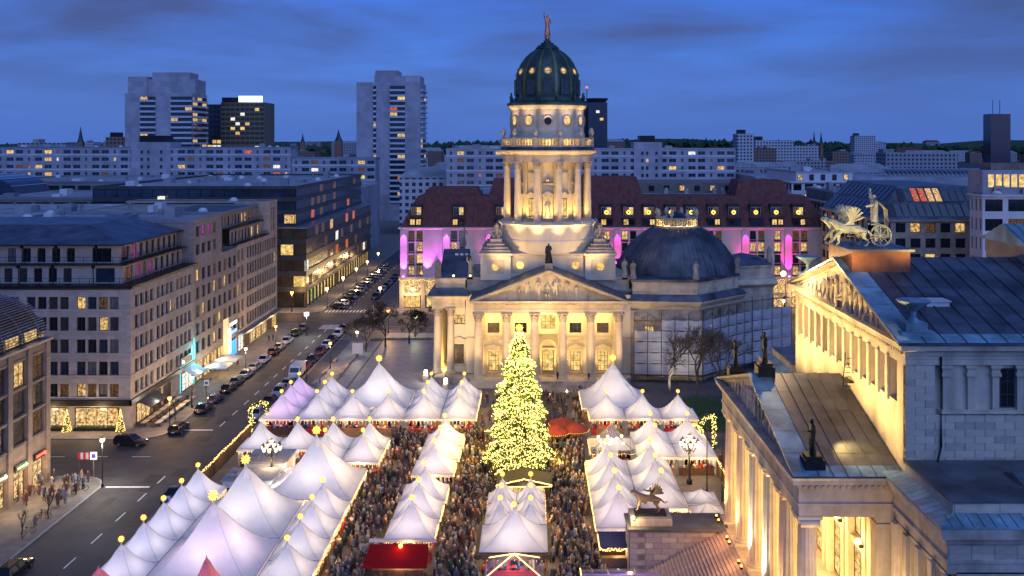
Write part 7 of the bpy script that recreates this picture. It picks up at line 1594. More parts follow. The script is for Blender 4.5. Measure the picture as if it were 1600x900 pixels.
# fences with garlands
for (lb,x0,y0,x1,y1) in (('dark market fence with glowing garland along the left street',-42.0,111.5,-42.0,138.5),('dark market fence with glowing garland beside the theatre stairs',24.4,103,24.4,138)):
    t = thing('market_fence', lb, 'fence', (x0,y0,0)); n = int((y1-y0)/2.5)
    for i in range(n): yy = y0+i*(y1-y0)/n; MB().box(x0-.04,x0+.04,yy+.08,yy+(y1-y0)/n-.02,.15,1.9).build('panel', wood, t); MB().box(x0-.06,x0+.06,yy-.06,yy+.06,0,2.1).build('post', metal_dark, t)
    b = MB(); m = int((y1-y0)/.12)
    for i in range(m): b.octa((x0+random.uniform(-.12,.12),y0+(y1-y0)*i/m,2.05+random.uniform(-.12,.12)),.06)
    b.build('garland_lights', e_fairy, t)['kind'] = 'stuff'
    for i in range(5): lamp('POINT', (x0+(1 if x0 < 0 else -1)*.8,y0+(y1-y0)*(i+.5)/5,2.2), 9, YEL, .3, t, name='garland_light')
for (lb,x,y) in (('garlanded entrance gate glowing beside the left street',-41.2,138.6),('garlanded entrance gate glowing beside the bare trees',24.8,131.5)):
    t = thing('lit_gate', lb, 'gate', (x,y,0)); gp = [(x-.9,y,0),(x-.9,y,4.2),(x-.3,y+.4,4.7),(x+.6,y+.9,4.9),(x+1.2,y+1.4,4.5),(x+1.2,y+1.4,0)]
    MB().tube(gp,.14,6).build('frame', hedge_m, t); b = MB(); g2 = MB()
    for (a,c) in zip(gp,gp[1:]):
        Ls = (Vector(c)-Vector(a)).length
        for i in range(int(Ls*26)): p = Vector(a).lerp(Vector(c),random.random())+Vector([random.gauss(0,.17) for _ in range(3)]); b.octa(p,.065)
        for i in range(int(Ls*60)): p = Vector(a).lerp(Vector(c),random.random())+Vector([random.gauss(0,.14) for _ in range(3)]); s = .12; g2.add([p,p+Vector((s,.02,s)),p+Vector((-s,.05,s))],[(0,1,2)])
    g2.build('fir_garland', needles, t)['kind'] = 'stuff'; b.build('garland_lights', e_fairy_tree, t)['kind'] = 'stuff'; lamp('POINT', (x,y-.8,3), 14, YEL, .3, t, name='gate_light')
# ---- the great fir tree
XT, YTR, HT, RT = -1.75, 123.5, 18.8, 5.1
t = thing('christmas_tree', 'tall fir tree covered in warm lights in the middle of the market', 'tree', (XT,YTR,0)); random.seed(31)
MB().tube([(XT,YTR,0),(XT,YTR,6),(XT,YTR,12),(XT,YTR,HT)],[.36,.28,.16,.03],8).build('trunk', bark, t)
b = MB(); lt = MB(); z = 1.5; big = []
while z < HT-.3:
    f_ = 1-(z-1.0)/(HT-1.0); r = RT*(f_**.62)*(.84+.16*math.sin(z*2.3)); n = max(6,int(9+16*f_)); off = random.random()*6
    for k in range(n):
        a = off+2*PI*k/n+random.uniform(-.15,.15); Lb = r*random.uniform(.66,1.14); droop = -.22*Lb; ca, sa = math.cos(a), math.sin(a); ns = max(5,int(Lb*4.6))
        for s in range(ns):
            q = (s+.6)/ns; d = Lb*q; zz_ = z+droop*q*q+.22*Lb*q*(1-q)+random.uniform(-.1,.1); w = .62*(1-.55*q)*min(1,.4+Lb/4); x, y = XT+ca*d, YTR+sa*d
            for sd in (-1,1):
                tx, ty = x+ca*w*.55-sd*sa*w, y+sa*w*.55+sd*ca*w; dz = random.uniform(-.22,.05)
                b.add([(x-ca*.1,y-sa*.1,zz_+.05),(x+ca*.16,y+sa*.16,zz_+.02),(tx+ca*.1,ty+sa*.1,zz_+dz),(tx-ca*.12,ty-sa*.12,zz_+dz-.12)],[(0,1,2,3)])
                b.add([(x,y,zz_+.06),(tx*.6+x*.4,ty*.6+y*.4,zz_+dz-.25),(tx,ty,zz_+dz+.1)],[(0,1,2)])
            if q > .45 and random.random() < .50+.35*(q > .8):
                
                for _r in range(6): p = (x+random.uniform(-.35,.35),y+random.uniform(-.35,.35),zz_+random.uniform(-.05,.28)); lt.octa(p,random.choice((.04,.055,.075)))
    z += .30+.16*f_
b.build('crown', needles, t)['kind'] = 'stuff'; lt.build('string_lights', e_fairy_tree, t)['kind'] = 'stuff'
place('star', star_b, t, (XT,YTR,HT+.5))
for i in range(26):
    zz_ = 1.6+15.5*(i/26); r = RT*((1-(zz_-1)/(HT-1))**.62)*1.0+.3; a = i*2.4; lamp('POINT', (XT+r*math.cos(a),YTR+r*math.sin(a),zz_), (60 if i < 8 else 150), (1,.66,.15), .4, t, name='tree_glow')
random.seed(32)
t = thing('market_hut', 'small wooden hut with lit gable in front of the fir tree', 'hut', (-1.0,114.5,0)); MB().box(-4.0,2.0,113.2,116.6,0,2.4).build('wall', wood, t); b = MB(); b.ex_y([(-4.4,2.2),(2.4,2.2),(2.4,2.35),(-1,3.1),(-4.4,2.35)],112.6,116.8); b.build('roof', rubber, t)
b = MB()
for i in range(130): q = i/130; x = -4.4+6.8*q; b.octa((x,112.55,2.38+.72*(1-abs(x+1)/3.4)+random.uniform(-.05,.05)),.07)
for i in range(90): b.octa((-4.4+6.8*i/90,112.55,2.2),.06)
b.build('string_lights', e_fairy, t)['kind'] = 'stuff'; window(t, Fr(-3.6,113.15,1.0,0), 0, 0, 5.2, 1.3, g_shop, wood, 4, 1, -.05, 'serving_hatch'); lamp('POINT', (-1,112.2,1.9), 34, WARM, .3, t, name='hut_light')
for k,(x,y) in enumerate(((4.4,137.4),(3.4,133.6),(6.2,134.6))):
    t = thing('red_parasol', 'dark red parasol right of the fir tree, %s' % ('rearmost','nearest','rightmost')[k], 'parasol', (x,y,0)); MB().tube([(x,y,0),(x,y,3.2)],.06,6).build('pole', wood, t); MB().lathe([(2.0,2.25),(2.0,2.5),(1.3,2.85),(.05,3.3)],10,x,y).build('canopy', darkred, t); b = MB(); [b.octa((x+2.02*math.cos(i*.15),y+2.02*math.sin(i*.15),2.3),.05) for i in range(42)]; b.build('string_lights', e_star, t)['kind'] = 'stuff'; lamp('POINT', (x,y,2.0), 12, ORA, .2, t, name='parasol_light')
# market candelabra lamps
def candelabra(label, x, y, h):
    t = thing('candelabra_lamp', label, 'lamp', (x,y,0)); MB().lathe([(.38,0),(.4,.5),(.22,.7),(.16,1.2),(.12,h-1.4),(.2,h-1.3),(.1,h-1.1),(.08,h+.2)],12,x,y).build('post', metal_dark, t, True)
    for k in range(9):
        a = 2*PI*k/8; r = 1.05 if k < 8 else 0; zt = h if k < 8 else h+.75; lx, ly = x+r*math.cos(a), y+r*math.sin(a)
        o = MB().tube([(x,y,h-.9),(x+r*.6*math.cos(a),y+r*.6*math.sin(a),h-1.0),(lx,ly,zt-.2)],.05,5).build('arm', metal_dark, t)
        MB().lathe([(.14,zt-.2),(.24,zt+.25),(.2,zt+.34)],8,lx,ly).build('lantern', e_bulb, o); MB().lathe([(.26,zt+.34),(.05,zt+.58),(.01,zt+.7)],8,lx,ly).build('lantern_cap', metal_dark, o)
    lamp('POINT', (x,y,h+1.4), 60, WARM, .5, t, name='candelabra_light'); lamp('POINT', (x,y-.5,h-1.5), 40, WARM, .4, t, name='candelabra_light')
candelabra('many-armed candelabra street lamp among the left marquees', -32.9,117.0,5.4); candelabra('many-armed candelabra street lamp near the theatre stairs', 20.2,119.5,5.2)
for k,(x,y) in enumerate(((22.0,117),(23.2,113.5),(22.9,109.5))):
    t = thing('flag_pole', 'thin dark pole beside the theatre stairs, %s from the lamp' % ORD[k], 'pole', (x,y,0)); MB().tube([(x,y,0),(x,y,8.0)],[.09,.05],6).build('pole', metal_dark, t); MB().ball((x,y,8.05),.1,6,4).build('knob', metal_dark, t)

# ================================================================== vehicles
def car_proto(kind, paintm):
    L_, Wd = {'sedan':(4.6,.90),'hatch':(4.1,.88),'wagon':(4.75,.93)}[kind]; hl = L_/2
    t = bpy.data.objects.new('parked_car', None); COL.objects.link(t)
    st = [(-1,.34,.60,.78),(-.97,.24,.72,.92),(-.72,.22,.86,1.0),(-.34,.2,.93,1.0),(.1,.2,.95,1.0),(.5,.2,.93,1.0),(.82,.22,.90 if kind == 'sedan' else .98,.98),(.97,.28,.84 if kind == 'sedan' else .95,.92),(1,.36,.74,.84)]
    b = MB(); vs = []
    for (x,zl,zb,ww) in st:
        w = Wd*ww
        for (yy,zz_) in ((-.8,zl),(-1,zl+.16),(-1.0,.62 if zb > .66 else zb-.05),(-.93,zb-.04),(-.78,zb),(.78,zb),(.93,zb-.04),(1.0,.62 if zb > .66 else zb-.05),(1,zl+.16),(.8,zl)): vs.append((x*hl,yy*w,zz_))
    k = 10; b.add(vs,[(j*k+i,(j+1)*k+i,(j+1)*k+(i+1)%k,j*k+(i+1)%k) for j in range(len(st)-1) for i in range(k)]+[tuple(range(k)),tuple((len(st)-1)*k+i for i in range(k-1,-1,-1))])
    o = b.build('body', paintm, t, True)
    x0, x1, r0, r1 = (-.42,.78,-.08,.42) if kind == 'sedan' else (-.45,.97,-.1,.80) if kind == 'hatch' else (-.42,.97,-.08,.84)
    zt = 1.46 if kind != 'wagon' else 1.56; g = MB(); w0, w1 = Wd*.93, Wd*.72
    g.add([(x0*hl,-w0,.92),(x1*hl,-w0,.92),(x1*hl,w0,.92),(x0*hl,w0,.92),(r0*hl,-w1,zt-.04),(r1*hl,-w1,zt-.04),(r1*hl,w1,zt-.04),(r0*hl,w1,zt-.04)],[(0,1,5,4),(1,2,6,5),(2,3,7,6),(3,0,4,7),(4,5,6,7)]); g.build('windows', g_dark, t)
    rf = MB(); rf.add([((r0-.02)*hl,-w1*1.02,zt-.05),((r1+.02)*hl,-w1*1.02,zt-.05),((r1+.02)*hl,w1*1.02,zt-.05),((r0-.02)*hl,w1*1.02,zt-.05),(r0*hl+.12,-w1*.8,zt+.03),(r1*hl-.1,-w1*.8,zt+.03),(r1*hl-.1,w1*.8,zt+.03),(r0*hl+.12,w1*.8,zt+.03)],[(0,1,5,4),(1,2,6,5),(2,3,7,6),(3,0,4,7),(4,5,6,7)])
    for s in (-1,1):
        for (xa,xb) in ((x0,r0),(x1,r1),((x0+x1)*.5,(r0+r1)*.5)): rf.tube([(xa*hl,s*w0*1.0,.92),(xb*hl,s*w1*1.02,zt-.04)],.045,4)
    rf.build('roof', paintm, t)
    ty = MB().lathe([(.2,-.1),(.31,-.11),(.325,-.06),(.325,.06),(.31,.11),(.2,.1)],16); ty.v = [(x,z,y) for x,y,z in ty.v]; ty.f = [tuple(reversed(f)) for f in ty.f]; tme = ty.mesh('wheel', rubber, True)
    ri = MB().lathe([(.02,.115),(.1,.12),(.21,.1),(.21,-.1),(.1,-.12),(.02,-.115)],10); ri.v = [(x,z,y) for x,y,z in ri.v]; ri.f = [tuple(reversed(f)) for f in ri.f]; rme = ri.mesh('rim', rimm, True)
    for sx in (-.62,.60):
        for sy in (-1,1): w = place('wheel', tme, t, (sx*hl,sy*(Wd-.09),.325)); q = bpy.data.objects.new('rim', rme); COL.objects.link(q); q.parent = w
    for s in (-1,1):
        MB().box(-hl*1.0-.0,-hl+.14,s*Wd*.62-.18,s*Wd*.62+.18,.56,.70).build('headlight', rimm, t); MB().box(hl*.97,hl+.015,s*Wd*.64-.16,s*Wd*.64+.16,.66,.82).build('tail_light', e_tail, t)
        MB().box(-.30*hl-.06,-.30*hl+.08,s*(Wd+.02)-.09,s*(Wd+.02)+.09,.93,1.06).build('mirror', paintm, t)
    MB().box(-hl-.02,-hl+.02,-.26,.26,.40,.51).build('number_plate', white_fac, t); MB().box(hl-.02,hl+.025,-.26,.26,.52,.63).build('number_plate', white_fac, t)
    return t
def cpaint(n, c): return M('car_paint_'+n, c, .25, .05, 1, spec=.5, coat=.6, dirt=0)
paints = {n:cpaint(n,c) for n,c in dict(black=(.012,.012,.014),white=(.62,.62,.62),silver=(.36,.37,.39),blue=(.02,.035,.09),red=(.13,.015,.015),grey=(.09,.09,.1)).items()}
protos = {}
def car(x, y, rz, colour, kind, label, z=-.13):
    k = (colour,kind)
    if k not in protos: protos[k] = t = car_proto(kind, paints[colour])
    else: t = copy_tree(protos[k])
    t.location = (x,y,z); t.rotation_euler = (0,0,rz); t.name = 'parked_car'; tag(t, label, 'car', 'cars parked along the street'); return t
random.seed(41); UP = -PI/2            # nose away from the camera
lefts = [(290,668,'black','wagon'),(334,637,'black','sedan'),(356,622,'blue','hatch'),(376,606,'black','sedan'),(388,594,'grey','hatch'),(405,583,'silver','sedan'),(419,572,'silver','hatch'),(436,560,'white','sedan'),(448,548,'red','hatch'),(461,541,'silver','sedan'),(472,531,'white','sedan'),(482,519,'black','wagon'),(494,511,'grey','sedan')]
for i,(px,py,c,k) in enumerate(lefts): x,y = at(px,py,.5); car(-53.9,y,UP,c,k,'%s car at the left kerb, %s from the restaurant corner' % (c,ORD[i]))
rights = [(270,772,'blue','sedan'),(408,646,'silver','hatch'),(418,637,'black','sedan'),(431,627,'black','hatch'),(447,611,'silver','wagon'),(459,599,'silver','sedan'),(488,571,'red','sedan'),(500,561,'black','hatch'),(517,548,'red','hatch'),(524,538,'white','sedan'),(532,530,'black','sedan'),(540,521,'white','wagon'),(548,513,'black','sedan')]
for i,(px,py,c,k) in enumerate(rights): x,y = at(px,py,.5); car(-44.3,y,-UP,c,k,'%s car at the market side kerb, %s from the front' % (c,ORD[i]))
x,y = at(205,689,.5); car(x,y,PI-.12,'black','wagon','black estate car side-on at the corner before the restaurant')
x,y = at(262,690,.5)
cols_ = ['black','white','black','silver','black','white','silver','grey','white','black','silver','white','black','silver','grey','black']
for i in range(16): car(-51.6,246+i*5.4,R(-35) if True else 0,cols_[i],('sedan','hatch','wagon')[i % 3],'%s car parked aslant in the far left row, %s from the crossing' % (cols_[i],ORD[i]))
for i in range(7): car(-44.3,262+i*6.3,-UP,('black','grey','white','black','silver','black','red')[i],('wagon','sedan','hatch')[i % 3],'%s car at the kerb before the hotel, %s from the crossing' % (('black','grey','white','black','silver','black','red')[i],ORD[i]))
car(-52.8,94.6,UP,'black','wagon','black car cut off at the lower left corner')
# delivery van
x,y = at(473,579,.9); t = thing('delivery_van', 'white delivery van at the market side kerb', 'van', (-44.4,y,-.13), -PI/2*-1, None, False)
b = MB(); pr = [(-2.7,.35),(-2.75,.95),(-2.35,1.15),(-1.75,2.05),(-1.4,2.3),(2.6,2.35),(2.7,2.2),(2.7,.35)]; b.ex_y(pr,-.98,.98); b.build('body', paints['white'], t)
b = MB(); b.add([(-2.32,-.85,1.22),(-2.32,.85,1.22),(-1.82,.78,1.98),(-1.82,-.78,1.98)],[(3,2,1,0)]); b.v = [(v[0]-.03,v[1],v[2]+.02) for v in b.v]; b.build('windscreen', g_dark, t)
for s in (-1,1): MB().box(-1.75,-.8,s*.985-.01,s*.985+.01,1.25,1.95).build('side_window', g_dark, t)
MB().box(2.7,2.72,-.8,.8,1.35,2.05).build('rear_window', g_dark, t)
for k in range(4): MB().box(2.7,2.73,-.55+k*.3,-.36+k*.3,.95,1.2).build('red_lettering', M('red_letter_%d' % k,(.4,.03,.03),.5,.1,1,dirt=0), t)
wm = MB().lathe([(.02,-.12),(.33,-.12),(.34,0),(.33,.12),(.02,.12)],16); wm.v = [(x_,z_,y_) for x_,y_,z_ in wm.v]; wm.f = [tuple(reversed(f)) for f in wm.f]; wme = wm.mesh('wheel', rubber, True)
for sx in (-1.85,1.75):
    for sy in (-1,1): place('wheel', wme, t, (sx,sy*.92,.34))
for s in (-1,1): MB().box(-2.78,-2.7,s*.7-.18,s*.7+.18,.75,.95).build('headlight', rimm, t); MB().box(2.68,2.73,s*.86-.08,s*.86+.08,.9,1.5).build('tail_light', e_tail, t)
# ================================================================== street lamps
lampers = [(456,457,5,'o'),(511,451,5,'w'),(536,434,5,'w'),(557,420,5,'w'),(574,409,5,'w'),(591,396,5,'w'),(431,510,5,'o'),(516,536,5,'o'),(607,486,5,'o'),(594,450,5.5,'w'),(558,519,4.5,'g'),(649,495,4.5,'g'),(479,491,5,'c'),(160,687,6,'b'),(265,622,5,'o'),(300,590,5,'w'),(384,545,5,'w'),(660,395,6,'w'),(1224,470,5,'w')]
LL = ['by the side street crossing','before the dark glass block','beside the far slanted cars, nearest','beside the far slanted cars, second','beside the far slanted cars, third','beside the far slanted cars, farthest','by the sand block pavement','on the market kerb by the crossing','near the hotel corner','over the far roadway','greenish, left of the bare trees','greenish, under the trees by the cathedral','with square white lantern at the crossing','very bright at the near left corner','by the restaurant tables','under the cyan strip','before the lit passage','beyond the hotel corner','behind the scaffold']
g_mat = E('greenish_globe',(.75,1,.45),9)
for i,(px,py,h,kd) in enumerate(lampers):
    x,y = at(px,py,h); t = thing('street_lamp', 'lit street lamp '+LL[i], 'street lamp', (x,y,0), 0, 'street lamps', False); r = .3 if y < 200 else .42
    MB().lathe([(.16,0),(.16,.3),(.07,.5),(.055,h-.35)],8).build('post', metal_dark, t)
    em = {'o':e_bulb_o,'w':e_bulb,'g':g_mat,'c':e_white,'b':e_bulb}[kd]; c = {'o':ORA,'w':WARM,'g':(1,.95,.65),'c':(1,.95,.85),'b':WHT}[kd]
    if kd == 'c': MB().box(-.45,.45,-.45,.45,h-.35,h+.55).build('lantern', em, t); MB().box(-.5,.5,-.5,.5,h+.55,h+.65).build('lantern_cap', metal_dark, t)
    else: MB().ball((0,0,h),r,12,8).build('lamp_globe', em, t, True); MB().lathe([(r*.8,h+r*.75),(.1,h+r*1.2),(.01,h+r*1.3)],8).build('lantern_cap', metal_dark, t)
    lamp('POINT', (0,-.1,h-.75), {'g':40,'b':300}.get(kd,170), c, .3, t, name='street_light'); lamp('POINT', (0,-.8,h+.3), 14, c, .2, t, name='street_light')
# square lanterns on the cathedral podium
for k,(x,y) in enumerate(((-19.6,170.4),(-15.4,164.5))):
    t = thing('podium_lantern', 'small bright lantern by the cathedral podium, %s' % ('upper one','lower one')[k], 'lamp', (x,y,0)); MB().box(x-.5,x+.5,y-.5,y+.5,0,1.2).build('pedestal', stone_old, t); MB().lathe([(.3,1.2),(.36,1.9),(.2,2.3)],8,x,y).build('lantern', e_bulb, t); MB().lathe([(.4,2.3),(.03,2.8)],8,x,y).build('lantern_cap', metal_dark, t); lamp('POINT', (x,y-.8,2.2), 40, WHT, .25, t, name='lantern_light')
# ================================================================== bare trees
def bare_tree(label, x, y, h, spread, seed, dense=5, mt=None, kids=3, rmin=.012):
    rr = random.Random(seed); t = thing('bare_tree', label, 'tree', (x,y,0)); tr = MB(); cr_ = MB(); mt = mt or bark
    def grow(p, d, r, ln, depth):
        q = p+d*ln; mid = p+d*ln*.5+Vector((rr.uniform(-1,1),rr.uniform(-1,1),0))*ln*.06
        (tr if depth < 2 else cr_).tube([p,mid,q],[max(rmin,r),max(rmin,r*.85),max(rmin,r*.68)],5 if depth < 2 else 3)
        if depth >= dense: return
        for k in range(3 if depth < 2 else kids if depth < 5 else 2):
            a = rr.uniform(0,2*PI); tilt = rr.uniform(.35,.85)*spread; u = d.orthogonal().normalized(); v = d.cross(u)
            nd = (d*math.cos(tilt)+(u*math.cos(a)+v*math.sin(a))*math.sin(tilt)+Vector((0,0,.12))).normalized(); grow(q if k else p+d*ln*.75, nd, r*.62, ln*rr.uniform(.62,.8), depth+1)
    grow(Vector((x,y,0)), Vector((0,0,1)), .16*h/8, h*.27, 0)
    tr.build('trunk', mt, t); cr_.build('crown', mt, t)['kind'] = 'stuff'
for i,(x,y,h,l) in enumerate(((-31.5,199,12,'dark dense bare tree on the square corner, largest'),(-27.0,203,10.5,'dark bare tree beside the largest one, towards the cathedral'),(-35.0,195,10,'dark bare tree nearest the street lamps'),(-21.5,211,10,'dark bare tree near the hotel, left of the cathedral'),(-17.8,213,9.5,'dark bare tree close behind the cathedral wing'))): bare_tree(l,x,y,h,1.3,60+i,6,None,4,.03)
for i,(x,y,h,l) in enumerate(((24.2,163.5,13,'leafless young tree before the scaffold, left of three'),(28.6,161,15.5,'leafless young tree before the scaffold, middle of three'),(32.4,160,14.5,'leafless young tree before the scaffold, right of three'))): bare_tree(l,x,y,h,.85,80+i,6,kids=4,rmin=.014,mt=M('light_bark_%d' % i,(.12,.10,.08),.9,.2,3,dirt=0))
for i,(px,py) in enumerate(((205,690+62),(63,790),(247,642),(330,612),(210,642))): x,y = (-56.6,(103,108.5,147,161,154)[i]); bare_tree('slim leafless street tree on the left pavement, %s from the front' % ORD[i],x,y,4.6,.6,90+i,4)
# lit cone trees by the restaurant
for k,x in enumerate((-70.75,-62.6)):
    y = 141.0; t = thing('lit_cone_tree', 'little cone of lights beside the restaurant window, %s' % ('left one','right one at the corner')[k], 'tree', (x,y,0)); MB().lathe([(.62,.1),(.4,1.4),(.03,3.4)],10,x,y).build('cone', needles, t); b = MB()
    for i in range(240): q = random.random()**1.3; a = random.random()*6.28; r = .66*(1-q)+.03; b.octa((x+r*math.cos(a),y+r*math.sin(a),.1+3.3*q),.05)
    b.build('string_lights', e_fairy, t)['kind'] = 'stuff'; lamp('POINT', (x,y-1,1.5), 10, YEL, .2, t, name='cone_light')
# restaurant tables, benches, bicycles, sign boards
tab_l = []
tm1 = MB().box(-.4,.4,-.9,.9,.70,.75).mesh('tabletop', stone_white); tm2 = MB().box(-.04,.04,-.04,.04,0,.7).box(-.3,.3,-.3,.3,0,.03).mesh('pedestal', metal_dark); chm = MB().box(-.2,.2,-.85,.85,.40,.46).box(.16,.2,-.85,.85,.46,.85).box(-.18,-.14,-.8,-.76,0,.4).box(-.18,-.14,.76,.8,0,.4).box(.14,.18,-.8,-.76,0,.4).box(.14,.18,.76,.8,0,.4).mesh('bench_seat', wood)
for r in range(2):
    for k in range(7):
        x, y = -60.0+r*2.2, 143.8+k*2.25; t = thing('cafe_table', 'white pavement table in the %s row, %s from the corner' % (('wall side','kerb side')[r],ORD[k]), 'table', (x,y,0), 0, 'pavement cafe tables', False); place('tabletop', tm1, t); place('pedestal', tm2, t)
        t = thing('cafe_bench', 'dark red bench behind the %s table of the %s row' % (ORD[k],('wall side','kerb side')[r]), 'bench', (x-.7,y,0), PI, 'pavement cafe benches', False); place('seat', chm, t)
def bicycle(label, x, y, rz):
    t = thing('bicycle', label, 'bicycle', (x,y,0), rz, None, False)
    for sx in (-.52,.52): b = MB(); b.tube([(sx+.33*math.cos(2*PI*i/16),0,.34+.33*math.sin(2*PI*i/16)) for i in range(17)],.022,5); [b.tube([(sx,0,.34),(sx+.33*math.cos(i*PI/4),0,.34+.33*math.sin(i*PI/4))],.006,3) for i in range(8)]; b.build('wheel', rubber, t)
    b = MB(); [b.tube(q,.02,5) for q in ([(-.52,0,.34),(-.18,0,.78),(.3,0,.8),(.52,0,.34)],[(-.18,0,.78),(-.05,0,.3),(.3,0,.8)],[(-.52,0,.34),(-.05,0,.3)])]; b.build('frame', metal_dark, t); MB().box(-.32,-.08,-.07,.07,.88,.94).tube([(-.18,0,.78),(-.2,0,.9)],.015,4).build('saddle', rubber, t); MB().tube([(.3,0,.8),(.32,0,1.0),(.25,-.26,1.04)],.015,4).tube([(.32,0,1.0),(.25,.26,1.04)],.015,4).build('handlebar', metal_grey, t)
for i,(x,y,a) in enumerate(((-57.0,108.2,.4),(-57.4,108.9,.7),(-56.5,104.0,1.0),(-56.9,117.0,.3))): bicycle('dark bicycle leaning by the left pavement, %s from the front' % ORD[(1,2,0,3)[i]],x,y,a)
t = thing('barrier_board', 'red and white striped barrier board at the near left corner', 'barrier', (-60,124.5,0)); 
for k in range(6): MB().box(-60.9+k*.36,-60.55+k*.36,124.3,124.36,1.5,2.4).build('stripe', (redcloth,white_fac)[k % 2], t)
for x in (-60.8,-58.9): MB().tube([(x,124.4,0),(x,124.4,2.4)],.04,5).build('post', metal_grey, t)
for k,(x,y,h,l) in enumerate(((-57.2,121.0,3.6,'square white traffic sign beside the bright corner lamp'),(-42.4,107.5,3.0,'small traffic sign beside the street-side tents'),(-36,191,2.6,'white notice board by the bare trees'),(-56.2,160,3.0,'traffic sign on the left pavement by the parked cars'))):
    t = thing('sign_post', l, 'sign', (x,y,0)); MB().tube([(x,y,0),(x,y,h)],.04,5).build('post', metal_grey, t); w = .45 if k != 2 else 1.1; MB().box(x-w,x+w,y-.06,y-.02,h-1.0 if k != 2 else h-2.2,h).build('panel', white_fac, t)
    if k != 2: MB().lathe([(.01,y-.07),(.3,y-.07)],14).build('emblem', M('blue_sign_%d' % k,(.02,.06,.3),.5,.1,1,dirt=0), t) if False else MB().box(x-.25,x+.25,y-.075,y-.06,h-.75,h-.25).build('emblem', bpy.data.materials.get('sign_blue') or M('sign_blue',(.02,.06,.3),.5,.1,1,dirt=0), t)
for k,y in enumerate((168,176,186)):
    t = thing('stone_bench', 'stone bench on the terrace edge left of the cathedral, %s from the tents' % ORD[k], 'bench', (-39.4,y,0)); MB().box(-39.8,-39.2,y-1.4,y+1.4,.35,.5).build('seat', stone_old, t)
    for s in (-1,1): MB().box(-39.75,-39.25,y+s*1.0-.15,y+s*1.0+.15,0,.35).build('support', stone_old, t)
hed = MB(); random.seed(77)
for i in range(5000): x, y, z = random.uniform(25.5,34), random.uniform(140,158), random.random()**1.5*.9; s = .16; hed.add([(x-s,y,z),(x+s,y+.1,z+.1),(x,y+s,z+s)],[(0,1,2)])
tag(hed.build('ground_planting', hedge_m), 'dark low planting between the market and the scaffold', 'plants', None, 'stuff')
# ================================================================== people
skinm = M('skin', (.42,.26,.19), .6, .1, 3, dirt=0); hairs = [M('hair_%s' % n, c, .7, .2, 6, dirt=0) for n,c in (('dark',(.02,.015,.01)),('brown',(.07,.04,.02)),('grey',(.2,.19,.18)))]; trous = [M('trousers_%d' % i, c, .85, .15, 3, dirt=0) for i,c in enumerate(((.02,.022,.03),(.04,.045,.08),(.05,.04,.035)))]
coats = [M('coat_%d' % i, c, .85, .15, 3, dirt=0) for i,c in enumerate(((.03,.03,.035),(.06,.05,.05),(.09,.03,.03),(.05,.07,.12),(.22,.17,.12),(.10,.06,.04),(.28,.27,.26),(.04,.06,.04),(.14,.07,.05),(.12,.11,.12)))]
def person_mb(i, sub):
    ps = [POSE_STAND,POSE_WALK,POSE_CARRY,POSE_LOOK,POSE_WALK,POSE_STAND,POSE_CARRY,POSE_LEAN,POSE_WALK,POSE_LOOK][i % 10]; b = human(ps, sub, 1.12, coat=(.0,.25,.38,.12,.3,.22,.1,.2,.34,.28)[i % 10] or .06)
    mi = []
    for f in b.f:
        z = sum(b.v[k][2] for k in f)/len(f); y = sum(b.v[k][1] for k in f)/len(f); x = sum(abs(b.v[k][0]) for k in f)/len(f)
        mi.append(3 if z > 1.52 and (y > -.02 or z > 1.69 or i % 3 == 0 and z > 1.64) else 2 if z > 1.50 or (z < 1.2 and x > .19 and y < -.26 and i % 2) else 1 if z < .62 else 0)
    b.m = mi; return b
pm = []
for i in range(10): b = person_mb(i,1); pm.append(b.mesh('person', [coats[i],trous[i % 3],skinm,hairs[i % 3]], 'all'))
lowp = [person_mb(i,0) for i in range(10)]
def free(x, y):
    if (x-XT)**2+(y-YTR)**2 < 16: return False
    if -5.4 < x < 1.8 and 94 < y < 109.6: return False
    if -4.4 < x < 2.4 and 112 < y < 117.2: return False
    if -17 < x < -10 and 91.4 < y < 95: return False
    if -4.8 < x < 1.2 and 88 < y < 92.8: return False
    return not any(abs(x-o[0]) < o[2]/2+.25 and abs(y-o[1]) < o[2]/2+.25 for o in ALL)
random.seed(99); spots = []
areas = [(-20.8,-15.6,86,138,300),(-10.0,-5.3,86,139,260),(1.9,6.8,86,139,270),(-20,7,131.8,138.6,150),(-20,7.5,85,94,150),(-9.8,7,109.5,132,150),(2,8,139,160,40),(-8,3,139,160,50)]
for (x0,x1,y0,y1,n) in areas:
    k = 0
    for tr_ in range(n*6):
        if k >= n: break
        x, y = random.uniform(x0,x1), random.uniform(y0,y1)
        if math.sin(x*1.1+1.7*math.sin(y*.35))+math.sin(y*.9+x*.4) < random.uniform(-1.9,.2): continue
        if free(x,y) and all((x-a)**2+(y-b_)**2 > .30 for a,b_ in spots[-220:]): spots.append((x,y)); k += 1
front = sorted(spots, key=lambda s: s[1]); vis = [s for s in front if s[1] > 93.2]; ind = vis[::4][:236]
if len(ind) < 236: ind = vis[:236]
rest = [s for s in spots if s not in set(ind)]
def person(x, y, i, rz, label, group, z=0):
    o = place('person', pm[i % 10], None, (x,y,z), rz); s = random.uniform(.86,1.07); o.scale = (s,s,s); tag(o, label, 'person', group); return o
